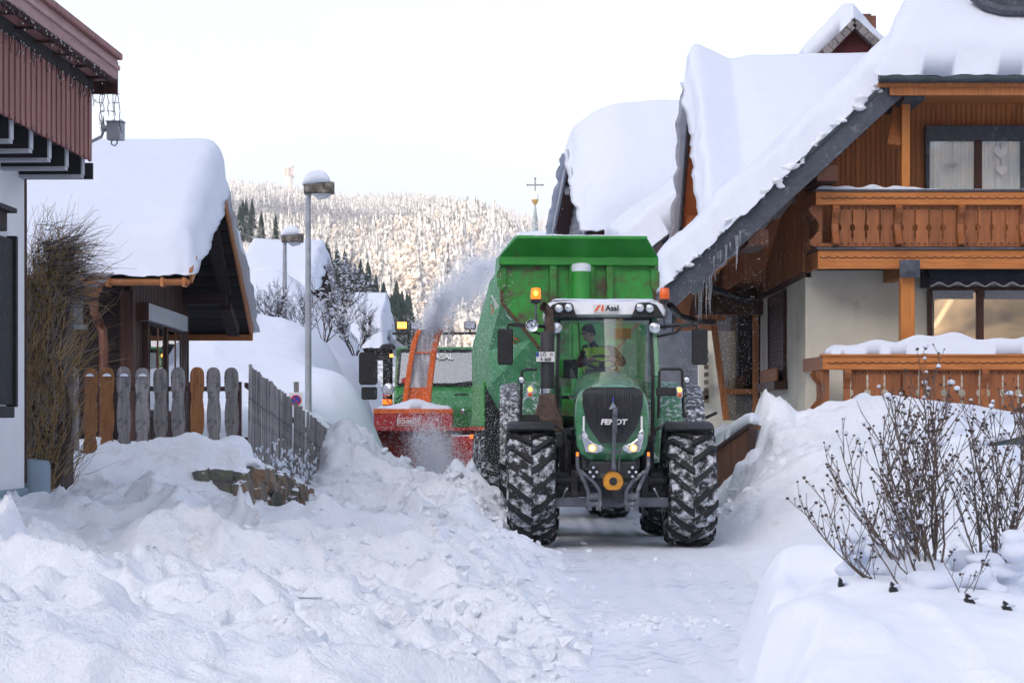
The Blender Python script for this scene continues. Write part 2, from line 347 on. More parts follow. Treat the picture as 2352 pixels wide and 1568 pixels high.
def ground_z(x, y, detail=True):
    x = np.asarray(x, float); y = np.asarray(y, float)
    z = H0(x, y)
    # foreground bank on the right, piled over a low hedge: upright road side, soft top
    edge = 1.30+(y-12.0)*0.085+0.10*vnoise(x*0+1.3, y*1.1, 0, 3)
    top = 0.56+0.13*vnoise(x*1.0, y*0.9, 0, 5)+0.07*vnoise(x*2.6, y*2.3, 0, 6)+0.05*(x-2)
    ew_ = .34+.26*vnoise(x*0.0+.5, y*1.7, 0, 8)
    ins = np.sqrt(np.clip(sstep(0, 1, (x-edge)/ew_), 0, 1))*(1-sstep(14.0, 16.8, y+.6*vnoise(x*1.2, y*0, 0, 9)))
    front = sstep(8.6, 12.0, y+.35*vnoise(x*1.3, y*.4, 0, 10))
    bank = (top*front*1.0)*ins-0.1*(1-ins)
    z = z-.18*sstep(.45, .95, x)*(1-sstep(2.35, 2.6, x))*(1-sstep(27, 31, y))*(x < edge+.3)
    zz = np.maximum(z, bank)
    # ploughed heap on the right with a steep broken face to the road
    e = x-(3.42+.22*fbm(y*1.1, x*1.1, 0, 77, 3))
    hp = (1.28+.62*np.exp(-((x-3.95)/.62)**2-((y-33.8)/1.5)**2)+.12*fbm(x*2, y*2, 0, 78, 3))*sstep(0, .55, e)*sstep(30.6, 31.9, y+.3*vnoise(x*2, y*2, 0, 79))*(1-sstep(35, 36.5, y))*(1-.25*sstep(4.4, 6, x))
    zz = np.maximum(zz, np.where(hp > .03, hp, -9))
    # terrace behind the stone wall, level with the fence foot, and the mound shovelled over its corner
    zt = np.interp(y, [22, 23.2, 33.4, 37], [1.13, 1.13, .40, .5])
    tm = sstep(-2.70, -2.80, x)*sstep(22.42, 22.52, y)*(1-sstep(33.6, 34.2, y))
    zz = np.where(tm > 0, zz*(1-tm)+np.maximum(zz, zt)*tm, zz)
    wob = 1+.35*fbm(x*3.5, y*3.5, 0, 55, 3)
    for (mx, my, mz, rx, ry) in ((-3.28, 22.65, 1.30, .25, .32), (-2.90, 22.9, 1.42, .20, .42), (-2.78, 24.1, 1.08, .14, 1.0)):
        q = np.hypot((x-mx)/rx, (y-my)/ry)/wob; zz = zz+np.clip(mz-zz, 0, None)*np.exp(-q**2.6)
    # a loose tongue of snow across the road
    tongue = 0.05*np.exp(-((y-16.6-0.5*(x-1.0))/0.8)**2)*sstep(1.75, 1.1, x)*sstep(-1, .3, x)
    zz = zz+tongue-0.0
    # drift in the garden on the left: rounded, with an undercut side towards the lane
    rough = np.clip(sstep(1.0, -0.1, x-0.25*np.clip(y-14, 0, 4)*0), 0, 1)*sstep(35.5, 33.5, y)
    terrace = sstep(-2.95, -3.05, x)*sstep(22.7, 22.9, y)
    rough = rough*(1-0.9*terrace)*(1-0.55*sstep(-2.2, -3.0, x)*sstep(19.5, 20.5, y))
    rough = rough*(1-.75*np.exp(-((x+2.75)/.55)**2)*sstep(20.3, 21.3, y)*(1-sstep(26, 28, y)))
    heap2 = np.exp(-(((x-3.75)/0.8)**2+((y-32.2)/2.2)**2))*2.0
    rough = np.maximum(rough, 0.9*heap2)
    rough = np.maximum(rough, 0.16*(1-sstep(0.0, 0.02, zz*0)))
    rough = np.maximum(rough, tongue*9)
    if detail:
        wx = x+0.25*fbm(x*1.1, y*1.1, 0, 31, 2); wy = y+0.25*fbm(x*1.1, y*1.1, 5, 32, 2)
        big = np.exp(-((x+0.9)**2/6+(y-20)**2/160))
        h = 0.10*fbm(x*.8, y*.8, 0, 11, 3)
        for s, a, sd in ((0.75, 0.10, 1), (0.34, 0.065, 2), (0.16, 0.048, 3), (0.08, 0.026, 4)):
            d1, d2, idv = worley(wx/s, wy/s, sd)
            rr = 0.25+0.55*idv
            cap = np.sqrt(np.clip(rr*rr-d1*d1, 0, None))/0.8
            msk = sstep(-0.25, 0.35, vnoise(x*0.55+sd*7, y*0.55, 0, 40+sd))
            h = h+a*cap*msk*(idv > 0.25)
        for s, a, sd in ((0.62, 0.16, 21), (0.27, 0.085, 22), (0.12, 0.035, 23)):     # broken slabs: tilted plates with sharp rims
            d1, d2, idv = worley(wx/s+3.7, wy/s*1.15, sd)
            msk = sstep(-0.05, 0.25, vnoise(x*0.8+sd*3, y*0.8, 0, 140+sd))
            h = h+a*((idv-.45)+.35*(d1-.4)*np.cos(idv*40))*sstep(0.0, 0.16, d2-d1)*msk
        rd = 1-np.abs(vnoise(x*.62+y*.30+.4*fbm(x, y, 0, 64, 2), y*.42-x*.25, 0, 63)); h = h+.40*rd**3*sstep(.6, -.6, x)
        rd = 1-np.abs(vnoise(x*1.3+y*.5, y*.95-x*.4, 0, 65)); h = h+.13*rd**4
        # folds of the slipped slope, running down to the road
        h = h+0.07*np.abs(fbm(x*1.5+y*.7, y*1.0-x*.4, 0, 61, 4))*1.3
        h = h+0.025*fbm(x*9, y*9, 0, 12, 3)
        zz = zz+rough*h-0.02*rough+0.012*fbm(x*3, y*3, 0, 21, 3)
    return np.where(y < 11, zz*(.3+.7*sstep(7.2, 10.8, y)), zz)
def ground_patch(x0, x1, y0, y1, step, fy=1.0):
    nx, ny = int((x1-x0)/step)+1, int((y1-y0)/(step*fy))+1
    X, Y = np.meshgrid(np.linspace(x0, x1, nx), np.linspace(y0, y1, ny))
    return X, Y
for (xa, xb, ya, yb, st_, mt) in ((-5.2, 1.2, 7.0, 36.0, .036, 'snow_rough'), (1.2, 6.2, 7.0, 20.0, .045, 'snow_soft'), (1.2, 6.2, 20.0, 36.0, .04, 'snow_rough')):
    X, Y = ground_patch(xa, xb, ya, yb, st_); Z = ground_z(X, Y)
    # steep clods lean a little: push points sideways by noise where rough
    v = np.stack([X+0.02*vnoise(X*6, Y*6, 0, 71), Y+0.02*vnoise(X*6, Y*6, 3, 72), Z], -1).reshape(-1, 3)
    tag(link('snow_bank', np_mesh('snow_bank', v, grid_faces(*X.shape), M[mt])), kind='structure')
def coarse(name, x0, x1, y0, y1, st, off=0.0):
    X, Y = ground_patch(x0, x1, y0, y1, st); Z = ground_z(X, Y, st < 0.2)+off
    return tag(link(name, np_mesh(name, np.stack([X, Y, Z], -1).reshape(-1, 3), grid_faces(*X.shape), M['snow'])), kind='structure')
coarse('garden_snow', 6.2, 12.0, 9.0, 40.0, 0.08); coarse('garden_snow', 4.6, 6.2, 36.0, 40.0, 0.08)
coarse('garden_snow', -12.0, -5.2, 9.0, 50.0, 0.12)
coarse('garden_snow', -5.2, 4.6, 36.0, 52.0, 0.07)
coarse('garden_snow', 4.6, 12.0, 40.0, 52.0, 0.2)
# road: packed, scraped snow
X, Y = ground_patch(-2.0, 4.0, 7.0, 52.0, 0.055, 1.2)
crown = 0.012*fbm(X*1.4, Y*0.5, 0, 81, 3)
tr = 0.0
for cx0 in (0.24, 2.27): tr = tr+0.010*np.exp(-((X-cx0-.05*np.sin(Y*.4))/0.24)**4)*np.sign(np.sin(Y*26+9*np.abs(X-cx0)))*sstep(-.3, .4, vnoise(X*1.5, Y*.5, 0, 88))-.012*np.exp(-((X-cx0)/0.3)**2)
ruts = 0.016*np.sin(X*21+2.2*vnoise(X*1.2, Y*.35, 0, 85))*sstep(0.0, .5, vnoise(X*.6, Y*.25, 0, 86))
Z = 0.0+crown+tr+ruts+0.012*np.clip(fbm(X*5, Y*2.2, 0, 87, 4), 0, 1)
tag(link('road', np_mesh('road', np.stack([X, Y, Z], -1).reshape(-1, 3), grid_faces(*X.shape), M['snow_road'])), kind='structure')

# loose clods of snow on and below the banks (uncountable)
def lump_template(seed, sub=2):
    bm = bmesh.new(); bmesh.ops.create_icosphere(bm, subdivisions=sub, radius=1.0)
    rs = random.Random(seed)
    o = Vector((rs.uniform(-9, 9), rs.uniform(-9, 9), rs.uniform(-9, 9)))
    for q in bm.verts:
        n = q.co.normalized(); k = 1+0.34*mnoise.noise(n*1.3+o)+0.20*mnoise.noise(n*3.1+o)+.08*mnoise.noise(n*6+o)
        q.co = Vector((n.x*k, n.y*k*0.85, n.z*k*0.75))
    v = np.array([q.co[:] for q in bm.verts]); f = np.array([[w.index for w in t.verts] for t in bm.faces]); bm.free(); return v, f
lumps = [lump_template(k) for k in range(6)]; lumps1 = [lump_template(k, 1) for k in range(6)]
def chunk_template(seed):      # broken, angular piece of packed snow
    rs = random.Random(seed); bm = bmesh.new()
    for k in range(13):
        d = Vector((rs.gauss(0, 1), rs.gauss(0, 1), rs.gauss(0, 1))).normalized()*rs.uniform(.75, 1.1); bm.verts.new((d.x*rs.uniform(.8, 1.25), d.y, d.z*.75))
    bmesh.ops.convex_hull(bm, input=bm.verts); bm.verts.ensure_lookup_table()
    for q in [q for q in bm.verts if not q.link_faces]: bm.verts.remove(q)
    bmesh.ops.triangulate(bm, faces=bm.faces); bmesh.ops.subdivide_edges(bm, edges=bm.edges, cuts=1); bmesh.ops.triangulate(bm, faces=bm.faces)
    o = Vector((rs.uniform(-9, 9), rs.uniform(-9, 9), rs.uniform(-9, 9)))
    for q in bm.verts: q.co += q.co.normalized()*.16*mnoise.noise(q.co*2.3+o)
    bm.verts.index_update(); v = np.array([q.co[:] for q in bm.verts]); f = np.array([[w.index for w in t.verts] for t in bm.faces]); bm.free(); return v, f
chunks = [chunk_template(300+k) for k in range(8)]
rs = random.Random(3); parts = []
def rotm(rs):
    return np.array(Matrix.Rotation(rs.uniform(0, 6.28), 3, 'Z') @ Matrix.Rotation(rs.uniform(-.6, .6), 3, 'X') @ Matrix.Rotation(rs.uniform(-.6, .6), 3, 'Y'))
cand = []
for k in range(1500):
    y = rs.uniform(10.5, 34); t = rs.random()
    x = (0.35 if y < 27 else -0.2)-abs(rs.gauss(0, 0.9)) if t < .8 else rs.uniform(-2.6, 1.0)
    if y > 29: x = rs.uniform(-2.5, 0.15)
    cand.append((x, y, rs.choice([.02, .03, .03, .045, .06])*(rs.uniform(.7, 1.5))))
for k in range(60):
    y = rs.uniform(26.5, 30.5); cand.append((rs.gauss(-0.32, .3), y, rs.uniform(.05, .13)))
for k in range(70):
    a = rs.random(); cand.append((0.5+1.0*a+rs.gauss(0, .15), 16.2+1.0*a+rs.gauss(0, .5), rs.uniform(.015, .06)))
for k in range(34): cand.append((rs.gauss(3.0, .25), rs.gauss(31.0, .9), rs.uniform(.04, .13)))
for k in range(40): cand.append((rs.uniform(1.2, 2.6), rs.uniform(14, 27), rs.uniform(.01, .03)))
ca = np.array(cand); gz = np.maximum(ground_z(ca[:, 0], ca[:, 1]), 0)
for (x, y, r), z in zip(cand, gz):
    v, f = chunks[rs.randrange(8)]
    parts.append(((v*r) @ rotm(rs).T+np.array([x, y, z+r*.05]), f))
v, f = merge_arrays(parts)
tag(link('snow_clods', np_mesh('snow_clods', v, f, M['snow_rough'], smooth=False)), 'loose lumps of snow scattered over the ploughed bank and road', 'snow', kind='stuff')
# ------------------------------------------------------------------ snow lying on roofs and rails
def bil(a, b, c, d, nu, nv):            # a-b along u at v=0, d-c at v=1
    u = np.linspace(0, 1, nu)[:, None, None]; v = np.linspace(0, 1, nv)[None, :, None]
    a, b, c, d = [np.array(t, float) for t in (a, b, c, d)]
    return (a*(1-u)+b*u)*(1-v)+(d*(1-u)+c*u)*v
def snow_slab(name, base, thick, up=(0, 0, 1), parent=None, edge=(.1, .1, .1, .1), jag=0.06, amp=0.04, nscale=0.6, seed=0, mat=None, bulge=0.0, floor=0.0, rnd=2.0):
    base = np.array(base, float); nu, nv = base.shape[:2]; up = np.array(up, float)
    u = np.linspace(0, 1, nu)[:, None]; v = np.linspace(0, 1, nv)[None, :]
    def e(t, w): 
        if w <= 0: return np.ones_like(t)
        q = np.clip(t/w, 0, 1); return (1-(1-q)**rnd)**(1/rnd)
    E = e(u, edge[0])*e(1-u, edge[1])*e(v, edge[2])*e(1-v, edge[3])
    nz = fbm(base[..., 0]*nscale, base[..., 1]*nscale, base[..., 2]*nscale, seed, 3)
    th = (np.asarray(thick)*(floor+(1-floor)*E)+amp*nz*E)
    rim = 1-np.clip(np.minimum.reduce([np.broadcast_to(q, th.shape) for q in (u/max(edge[0], .02), (1-u)/max(edge[1], .02), v/max(edge[2], .02), (1-v)/max(edge[3], .02))]), 0, 1)
    jn = fbm(base[..., 0]*5, base[..., 1]*5, base[..., 2]*5, seed+3, 4)
    b2 = base.copy()
    b2[..., 2] += jag*jn*rim
    # edges wander and bulge outwards
    c0 = base[nu//2:nu//2+1, nv//2:nv//2+1]
    du = np.gradient(base, axis=0); dv = np.gradient(base, axis=1)
    du /= np.linalg.norm(du, axis=-1, keepdims=True)+1e-9; dv /= np.linalg.norm(dv, axis=-1, keepdims=True)+1e-9
    su = np.where(u < .5, -1, 1)*(1-np.clip(np.minimum(u, 1-u)/max(edge[0], edge[1], .02), 0, 1))
    sv = np.where(v < .5, -1, 1)*(1-np.clip(np.minimum(v, 1-v)/max(edge[2], edge[3], .02), 0, 1))
    jn2 = fbm(base[..., 0]*2.2, base[..., 1]*2.2, base[..., 2]*2.2, seed+8, 4)
    sh = du*(su*(jag*1.4*jn2+0.0))[..., None]+dv*(sv*(jag*1.4*jn2))[..., None]
    b2 += sh
    mid = b2+up*(th*0.5)[..., None]+(du*(su*bulge)[..., None]+dv*(sv*bulge)[..., None])
    top = b2+up*th[..., None]+sh*0.3
    # top sheet, middle ring, bottom sheet
    V = np.concatenate([top.reshape(-1, 3), b2.reshape(-1, 3)-up*0.004]); n = nu*nv
    F = [grid_faces(nu, nv), grid_faces(nu, nv, n)[:, ::-1]]
    ring = [(i, 0) for i in range(nu)]+[(nu-1, j) for j in range(1, nv)]+[(i, nv-1) for i in range(nu-2, -1, -1)]+[(0, j) for j in range(nv-2, 0, -1)]
    idx = np.array([i*nv+j for i, j in ring]); m0 = 2*n
    V = np.concatenate([V, mid.reshape(-1, 3)[idx]]); k = len(idx); r = np.arange(k); r2 = (r+1) % k
    F.append(np.stack([idx[r], idx[r2], m0+r2, m0+r], 1)); F.append(np.stack([m0+r, m0+r2, n+idx[r2], n+idx[r]], 1))
    me = np_mesh(name, V, np.concatenate(F), mat or M['snow'])
    bm = bmesh.new(); bm.from_mesh(me); bmesh.ops.recalc_face_normals(bm, faces=bm.faces); bm.to_mesh(me); bm.free()
    me.polygons.foreach_set('use_smooth', [True]*len(me.polygons))
    return link(name, me, parent)
def path_slab(path0, path1, nu, nv):     # roof profile: two polylines (same count), u along the profile, v from path0 to path1
    p0, p1 = np.array(path0, float), np.array(path1, float)
    L = np.concatenate([[0], np.cumsum(np.linalg.norm(np.diff(p0, axis=0), axis=1))]); L /= L[-1]
    t = np.linspace(0, 1, nu); a = np.stack([np.interp(t, L, p0[:, k]) for k in range(3)], 1); b = np.stack([np.interp(t, L, p1[:, k]) for k in range(3)], 1)
    v = np.linspace(0, 1, nv)[None, :, None]
    return a[:, None]*(1-v)+b[:, None]*v, t
def icicle(mb, p, L, r, rs):
    p = Vector(p); n = 7
    pts = [p+Vector((rs.uniform(-1, 1)*r*.25, rs.uniform(-1, 1)*r*.25, -L*i/(n-1))) for i in range(n)]
    mb.tube(pts, [r*(1-(i/(n-1))**1.15)*(1+.25*rs.uniform(-1, 1))+.0015 for i in range(n)], 7)
def ice():
    m, nt, b = nodemat('ice'); b.inputs['Base Color'].default_value = (.86, .91, .97, 1); b.inputs['Roughness'].default_value = .12
    b.inputs['Transmission Weight'].default_value = .75; b.inputs['IOR'].default_value = 1.31; return m
M['ice'] = ice()
# ------------------------------------------------------------------ far field, forest hill, side hills
def hill_z(x, y):
    x = np.asarray(x, float); y = np.asarray(y, float)
    d = np.clip((y-900)/3100.0, 0, 1.0)
    px = CX+x/np.maximum(y, 200)*FPX                  # ridge line varies across the valley
    base = 30*sstep(700, 1100, y)
    z = base+(410*d**0.92)
    z = z*(.985-0.17*sstep(-0.06, 0.03, x/np.maximum(y, 400)))       # saddle towards the right
    z = z-26*np.exp(-((x/np.maximum(y, 400)+0.068)/0.035)**2)*d
    spur = 70*np.exp(-((x/np.maximum(y, 400)+0.02+.000012*(y-2000))/0.035)**2)*np.exp(-((y-1500)/420)**2)
    z = z+spur*0.35
    z = z-45*np.exp(-((y-2350)/380)**2)*sstep(-.1, 0.02, x/np.maximum(y, 400))
    z = z+10*fbm(x/260, y/260, 0, 5, 3)*np.clip((y-900)/600, 0, 1)
    z = z-200*sstep(4050, 5200, y)
    return z-1.0
# unseen ridge added on the left to shade part of the forest
def shade_ridge_z(x, y): return 700*np.exp(-((x+600+.18*(y-1500))/125)**2)*np.exp(-((y-1560)/360)**4)-1.5
# ground sheet to the horizon
M['far_snow'] = snowmat('far_snow', base=(.62, .62, .63), b1=0.2, s1=.3, b2=.2, s2=1.0)
for nm, x0, x1, y0, y1, st in (('far_field', -900, 900, 560, 5200, 26),):
    X, Y = ground_patch(x0, x1, y0, y1, st); Z = hill_z(X, Y)
    tag(link('forest_hill', np_mesh('forest_hill', np.stack([X, Y, Z], -1).reshape(-1, 3), grid_faces(*X.shape), M['far_snow'])), kind='structure')
mb = MB(); mb.add([(-9000, -9000, -1.2), (9000, -9000, -1.2), (9000, 9000, -1.2), (-9000, 9000, -1.2)], [(0, 1, 2, 3)])
tag(mb.build('valley_floor', M['far_snow'], fix=False), kind='structure')
X, Y = ground_patch(-1000, -300, 1000, 2150, 22)
tag(link('shade_ridge', np_mesh('shade_ridge', np.stack([X, Y, shade_ridge_z(X, Y)], -1).reshape(-1, 3), grid_faces(*X.shape), M['far_snow'])), kind='structure')
# unseen hill towards the sun, shaped to keep the village in shade
def side_z(x, y):
    sx_, sy_ = math.sin(SUN_AZ), math.cos(SUN_AZ); u = x*sx_+y*sy_; w = -x*sy_+y*sx_*1.0
    t = sstep(170, 430, u)*(1-0.6*sstep(800, 1500, u)); ends = sstep(-620, -420, w)*(1-sstep(170, 300, w))
    return 222*t*ends*(1+0.06*fbm(x/160, y/160, 0, 91, 3))-1.3
X, Y = ground_patch(-1500, 250, -1300, 420, 20); Z = side_z(X, Y)
M['hill_wood'] = paint('hill_wood', (.34, .36, .38), .9, var=.6, scale=.05)
tag(link('shade_hill', np_mesh('shade_hill', np.stack([X, Y, Z], -1).reshape(-1, 3), grid_faces(*X.shape), M['hill_wood'])), kind='structure')
# sunlit slope behind the camera, seen only in the window panes
X, Y = ground_patch(10, 900, -1500, -370, 12)
Z = (280*sstep(20, 460, X)+26*fbm(X/26, Y/26, 0, 95, 4)*sstep(30, 90, X))*sstep(-375, -470, Y)-1.4
M['gold_wood'] = paint('gold_wood', (.42, .27, .12), .9, var=.7, scale=.06, bmp=.0)
tag(link('south_hill', np_mesh('south_hill', np.stack([X, Y, Z], -1).reshape(-1, 3), grid_faces(*X.shape), M['gold_wood'])), kind='structure')

def frostmat(name, dark, white, bias, sc):
    m, nt, b = nodemat(name); v = coords(nt); n1 = noise_tex(nt, v, sc, 5, .7)
    geo = nt.nodes.new('ShaderNodeNewGeometry'); sx = nt.nodes.new('ShaderNodeSeparateXYZ'); nt.links.new(geo.outputs['Normal'], sx.inputs[0])
    ab = N(nt, 'ShaderNodeMath', operation='ABSOLUTE'); nt.links.new(sx.outputs['Z'], ab.inputs[0])
    ma = N(nt, 'ShaderNodeMath', operation='MULTIPLY_ADD'); nt.links.new(ab.outputs[0], ma.inputs[0]); ma.inputs[1].default_value = .35; nt.links.new(n1, ma.inputs[2])
    c = ramp(nt, ma.outputs[0], [(bias-.12, dark), (bias+.14, white)])
    nt.links.new(c, b.inputs['Base Color']); b.inputs['Roughness'].default_value = .9; b.inputs['Specular IOR Level'].default_value = .1
    return m
M['frost'] = frostmat('frost_forest', (.035, .042, .045), (.68, .67, .66), .56, .40)
M['spruce'] = frostmat('spruce_snow', (.014, .026, .024), (.76, .79, .85), .80, 1.1)
M['bark'] = paint('bark', (.10, .07, .05), .9, var=.4, scale=8)
M['birch_frost'] = frostmat('frost_broadleaf', (.13, .085, .05), (.66, .60, .53), .53, .5)

def conifer(rs, tiers=6, pts=9, h=1.0, r=0.2, droop=.25, ragged=.35):
    V, F = [], []
    for t in range(tiers):
        a = t/tiers; z0 = h*(0.06+0.94*a); z1 = min(h, z0+h*(1.75/tiers)); rr = r*(1-a)**0.85+r*.06
        if t == tiers-1: z1 = h*1.04
        b = len(V); V.append((rs.uniform(-.02, .02)*r, rs.uniform(-.02, .02)*r, z1)); ph = rs.uniform(0, 6.3)
        n = pts if t < tiers-2 else max(5, pts-3)
        for k in range(2*n):
            an = ph+math.pi*k/n; q = rr*(rs.uniform(1-ragged, 1.08) if k % 2 == 0 else rs.uniform(.45, .62)); dz = -h*droop/tiers*(1 if k % 2 == 0 else -.35)*rs.uniform(.6, 1.3)
            V.append((q*math.cos(an), q*math.sin(an), z0+dz))
        for k in range(2*n): F.append((b, b+1+k, b+1+(k+1) % (2*n)))
    return np.array(V), np.array(F)
def broad(rs, h=1.0, n=26):
    parts = []
    for k in range(n):
        v, f = lump_template(rs.randrange(999), 1)
        a = rs.uniform(0, 6.28); q = rs.uniform(0, .27)*h; z = rs.uniform(.22, .9)*h; q *= math.sin(min(1, (1.05-z/h)*1.6+.1)*1.57)
        parts.append((v*np.array([.062, .062, .085])*h*rs.uniform(.6, 1.25)+np.array([q*math.cos(a), q*math.sin(a), z]), f))
    return merge_arrays(parts)
rs = random.Random(11)
tmpl = [conifer(rs, 5, 6, 1.0, rs.uniform(.15, .22)) for _ in range(8)]
btm = [broad(rs, 1.0, 36) for _ in range(4)]
parts, bparts = [], []
yy = 640.0
while yy < 4180:
    w0, w1 = -.150*yy, .052*yy
    xx = w0; st = 9.5+yy/1100
    while xx < w1:
        x = xx+rs.uniform(-.45, .45)*st; y = yy+rs.uniform(-.5, .5)*st
        xx += st
        px = CX+x/y*FPX
        clearing = abs(x-PX(1000, 3100)) < 42 and abs(y-3080) < 70
        if clearing or rs.random() < .06: continue
        h = rs.uniform(13, 30)*(1.0 if y < 3500 else .9)
        cand_b = y < 1750 and (px > 760) and rs.random() < (.42 if y < 1300 else .22)
        v, f = (btm if cand_b else tmpl)[rs.randrange(4 if cand_b else 8)]
        a = rs.uniform(0, 6.3); c, s = math.cos(a), math.sin(a); k = h*(.8 if cand_b else 1)
        q = v*k; q = np.stack([q[:, 0]*c-q[:, 1]*s, q[:, 0]*s+q[:, 1]*c, q[:, 2]], 1)
        (bparts if cand_b else parts).append((q+np.array([x, y, 0]), f, x, y))
    yy += st*1.22
for lst, nm, mt, lb in ((parts, 'frosted_forest', 'frost', 'frost-covered conifer forest covering the far sunlit hillside'), (bparts, 'frosted_woodland', 'birch_frost', 'frosted broadleaf woodland glowing at the foot of the hill')):
    zz = hill_z(np.array([t[2] for t in lst]), np.array([t[3] for t in lst]))
    v, f = merge_arrays([(t[0]+np.array([0, 0, z]), t[1]) for t, z in zip(lst, zz)])
    tag(link(nm, np_mesh(nm, v, f, M[mt], smooth=False)), lb, 'forest', kind='stuff')
# viewing tower on the ridge
tw = P(663, 428, 3950); root = empty('lookout_tower', (tw.x, tw.y, hill_z(tw.x, tw.y)+2), label='pale round lookout tower with a capped platform on the ridge', cat='tower')
M['tower'] = paint('tower_stone', (.62, .52, .42), .8, var=.2, scale=.2)
M['tower_dark'] = paint('tower_dark', (.30, .22, .16), .8, var=.3, scale=.3)
tz = PZ(368, 3950)-root.location.z; k = tz/62.0
MB().lathe([(7.2, 0), (7.0, 34*k)], n=14).build('shaft', M['tower'], root, 'auto')
MB().lathe([(8, 34*k), (10.5, 36*k), (10.5, 38*k), (9.8, 38.1*k)], n=16).build('gallery', M['frost'], root)
MB().lathe([(7.4, 38*k), (7.4, 50*k)], n=14).build('cabin', M['tower_dark'], root, 'auto')
MB().lathe([(9.5, 50*k), (9.8, 53*k), (1.2, 62*k), (.1, 63*k)], n=14).build('roof', M['far_snow'], root, 'auto')
for j in range(8):
    a = j*math.pi/4; MB().bx(-.5, .5, -.5, .5, 38*k, 50*k).build('column', M['tower'], root, loc=(9.3*math.cos(a), 9.3*math.sin(a), 0))
# ------------------------------------------------------------------ materials for machines
M['rubber'] = paint('rubber', (.012, .013, .015), .75, var=.3, scale=20, dirt=(.62, .66, .72), dirt_amt=.10, dirt_scale=7, bmp=.2)
M['rubber_snow'] = paint('rubber_snow', (.016, .017, .02), .8, var=.3, scale=18, dirt=(.74, .78, .84), dirt_amt=.47, dirt_scale=9, bmp=.3)
M['tgreen'] = paint('tractor_green', (.055, .22, .10), .30, var=.12, scale=3, dirt=(.34, .40, .38), dirt_amt=.12, dirt_scale=7, coat=.8)
M['tgreen_snow'] = paint('tractor_green_snow', (.048, .190, .088), .4, var=.12, scale=3, dirt=(.74, .78, .84), dirt_amt=.36, dirt_scale=16)
M['fender_grey'] = paint('fender_grey', (.035, .038, .042), .6, var=.2, scale=5, dirt=(.74, .78, .84), dirt_amt=.42, dirt_scale=18)
M['black'] = paint('black_plastic', (.010, .011, .012), .5, var=.3, scale=9)
M['black_m'] = paint('black_matt', (.014, .015, .017), .75, var=.3, scale=9)
M['iron'] = paint('grey_iron', (.085, .095, .115), .55, metal=.2, var=.25, scale=8, dirt=(.30, .31, .33), dirt_amt=.12, dirt_scale=6)
M['iron_dk'] = paint('dark_iron', (.026, .028, .033), .6, metal=.2, var=.3, scale=8, dirt=(.16, .16, .17), dirt_amt=.15)
M['grille'] = paint('grille_mesh', (.022, .024, .028), .5, var=.4, scale=40, bmp=.35, bscale=160)
M['chrome'] = paint('chrome', (.8, .82, .85), .12, metal=1.0, var=.05, scale=3)
M['lens'] = paint('lens_clear', (.62, .66, .72), .12, metal=.55, var=.25, scale=45)
M['white_p'] = paint('white_paint', (.74, .75, .76), .35, var=.06, scale=4, dirt=(.55, .55, .56), dirt_amt=.08, coat=.2)
M['yellow'] = paint('yellow_guard', (.62, .27, .015), .45, var=.15, scale=9, dirt=(.12, .09, .04), dirt_amt=.12)
M['orange_lens'] = paint('orange_lens', (.75, .12, .01), .25, var=.1, scale=5)
M['amber_on'] = emis('amber_on', (1.0, .20, .008), .42)
M['amber_hot'] = emis('amber_hot', (1.0, .42, .06), 1.3)
M['head_on'] = emis('headlamp_on', (1.0, .38, .06), .8)
M['head_core'] = emis('headlamp_core', (1.0, .72, .35), 3.5)
M['cab_glass'] = glassmat('cab_glass', (.80, .88, .86), .22, .01)
M['exhaust'] = paint('exhaust_brown', (.10, .065, .05), .7, metal=.3, var=.4, scale=10)
M['plate_w'] = paint('plate_white', (.72, .73, .74), .4, var=.04)
M['plate_b'] = paint('plate_blue', (.02, .06, .35), .4, var=.05)
M['ink'] = paint('ink', (.012, .014, .03), .5, var=.05)
M['deco_orange'] = paint('deco_orange', (.75, .11, .01), .4, var=.05)
M['vest'] = paint('vest', (.45, .75, .02), .6, var=.15, scale=14, bmp=.3, bscale=25)
M['jacket'] = paint('jacket', (.018, .022, .026), .85, var=.3, scale=12, bmp=.3)
M['skin'] = paint('skin', (.46, .27, .19), .6, var=.12, scale=10)
M['cap'] = paint('cap', (.01, .011, .014), .9, var=.3, scale=20)
M['seat'] = paint('seat_fabric', (.03, .032, .036), .85, var=.3, scale=12)
M['reflect'] = paint('reflective_band', (.45, .47, .48), .4, var=.1, scale=20)

_txt = {}
def text_mesh(body, size, mat, ext=0.003, bold=0.0, shear=0.0):
    cu = bpy.data.curves.new('lettering', 'FONT'); cu.body = body; cu.size = size; cu.extrude = ext; cu.align_x = 'CENTER'; cu.align_y = 'CENTER'; cu.offset = bold; cu.shear = shear
    ob = bpy.data.objects.new('tmp', cu); col.objects.link(ob); bpy.context.view_layer.update()
    me = bpy.data.meshes.new_from_object(ob.evaluated_get(bpy.context.evaluated_depsgraph_get()))
    bpy.data.objects.remove(ob); me.materials.clear(); me.materials.append(mat); return me
def lettering(body, size, mat, parent, loc, name='lettering', rz=0.0, rx=90, bold=0.0, shear=0.0, sx=1.0, ext=.003):
    o = link(name, text_mesh(body, size, mat, ext, bold, shear), parent, loc, (R(rx), 0, rz)); o.scale = (sx, 1, 1); return o

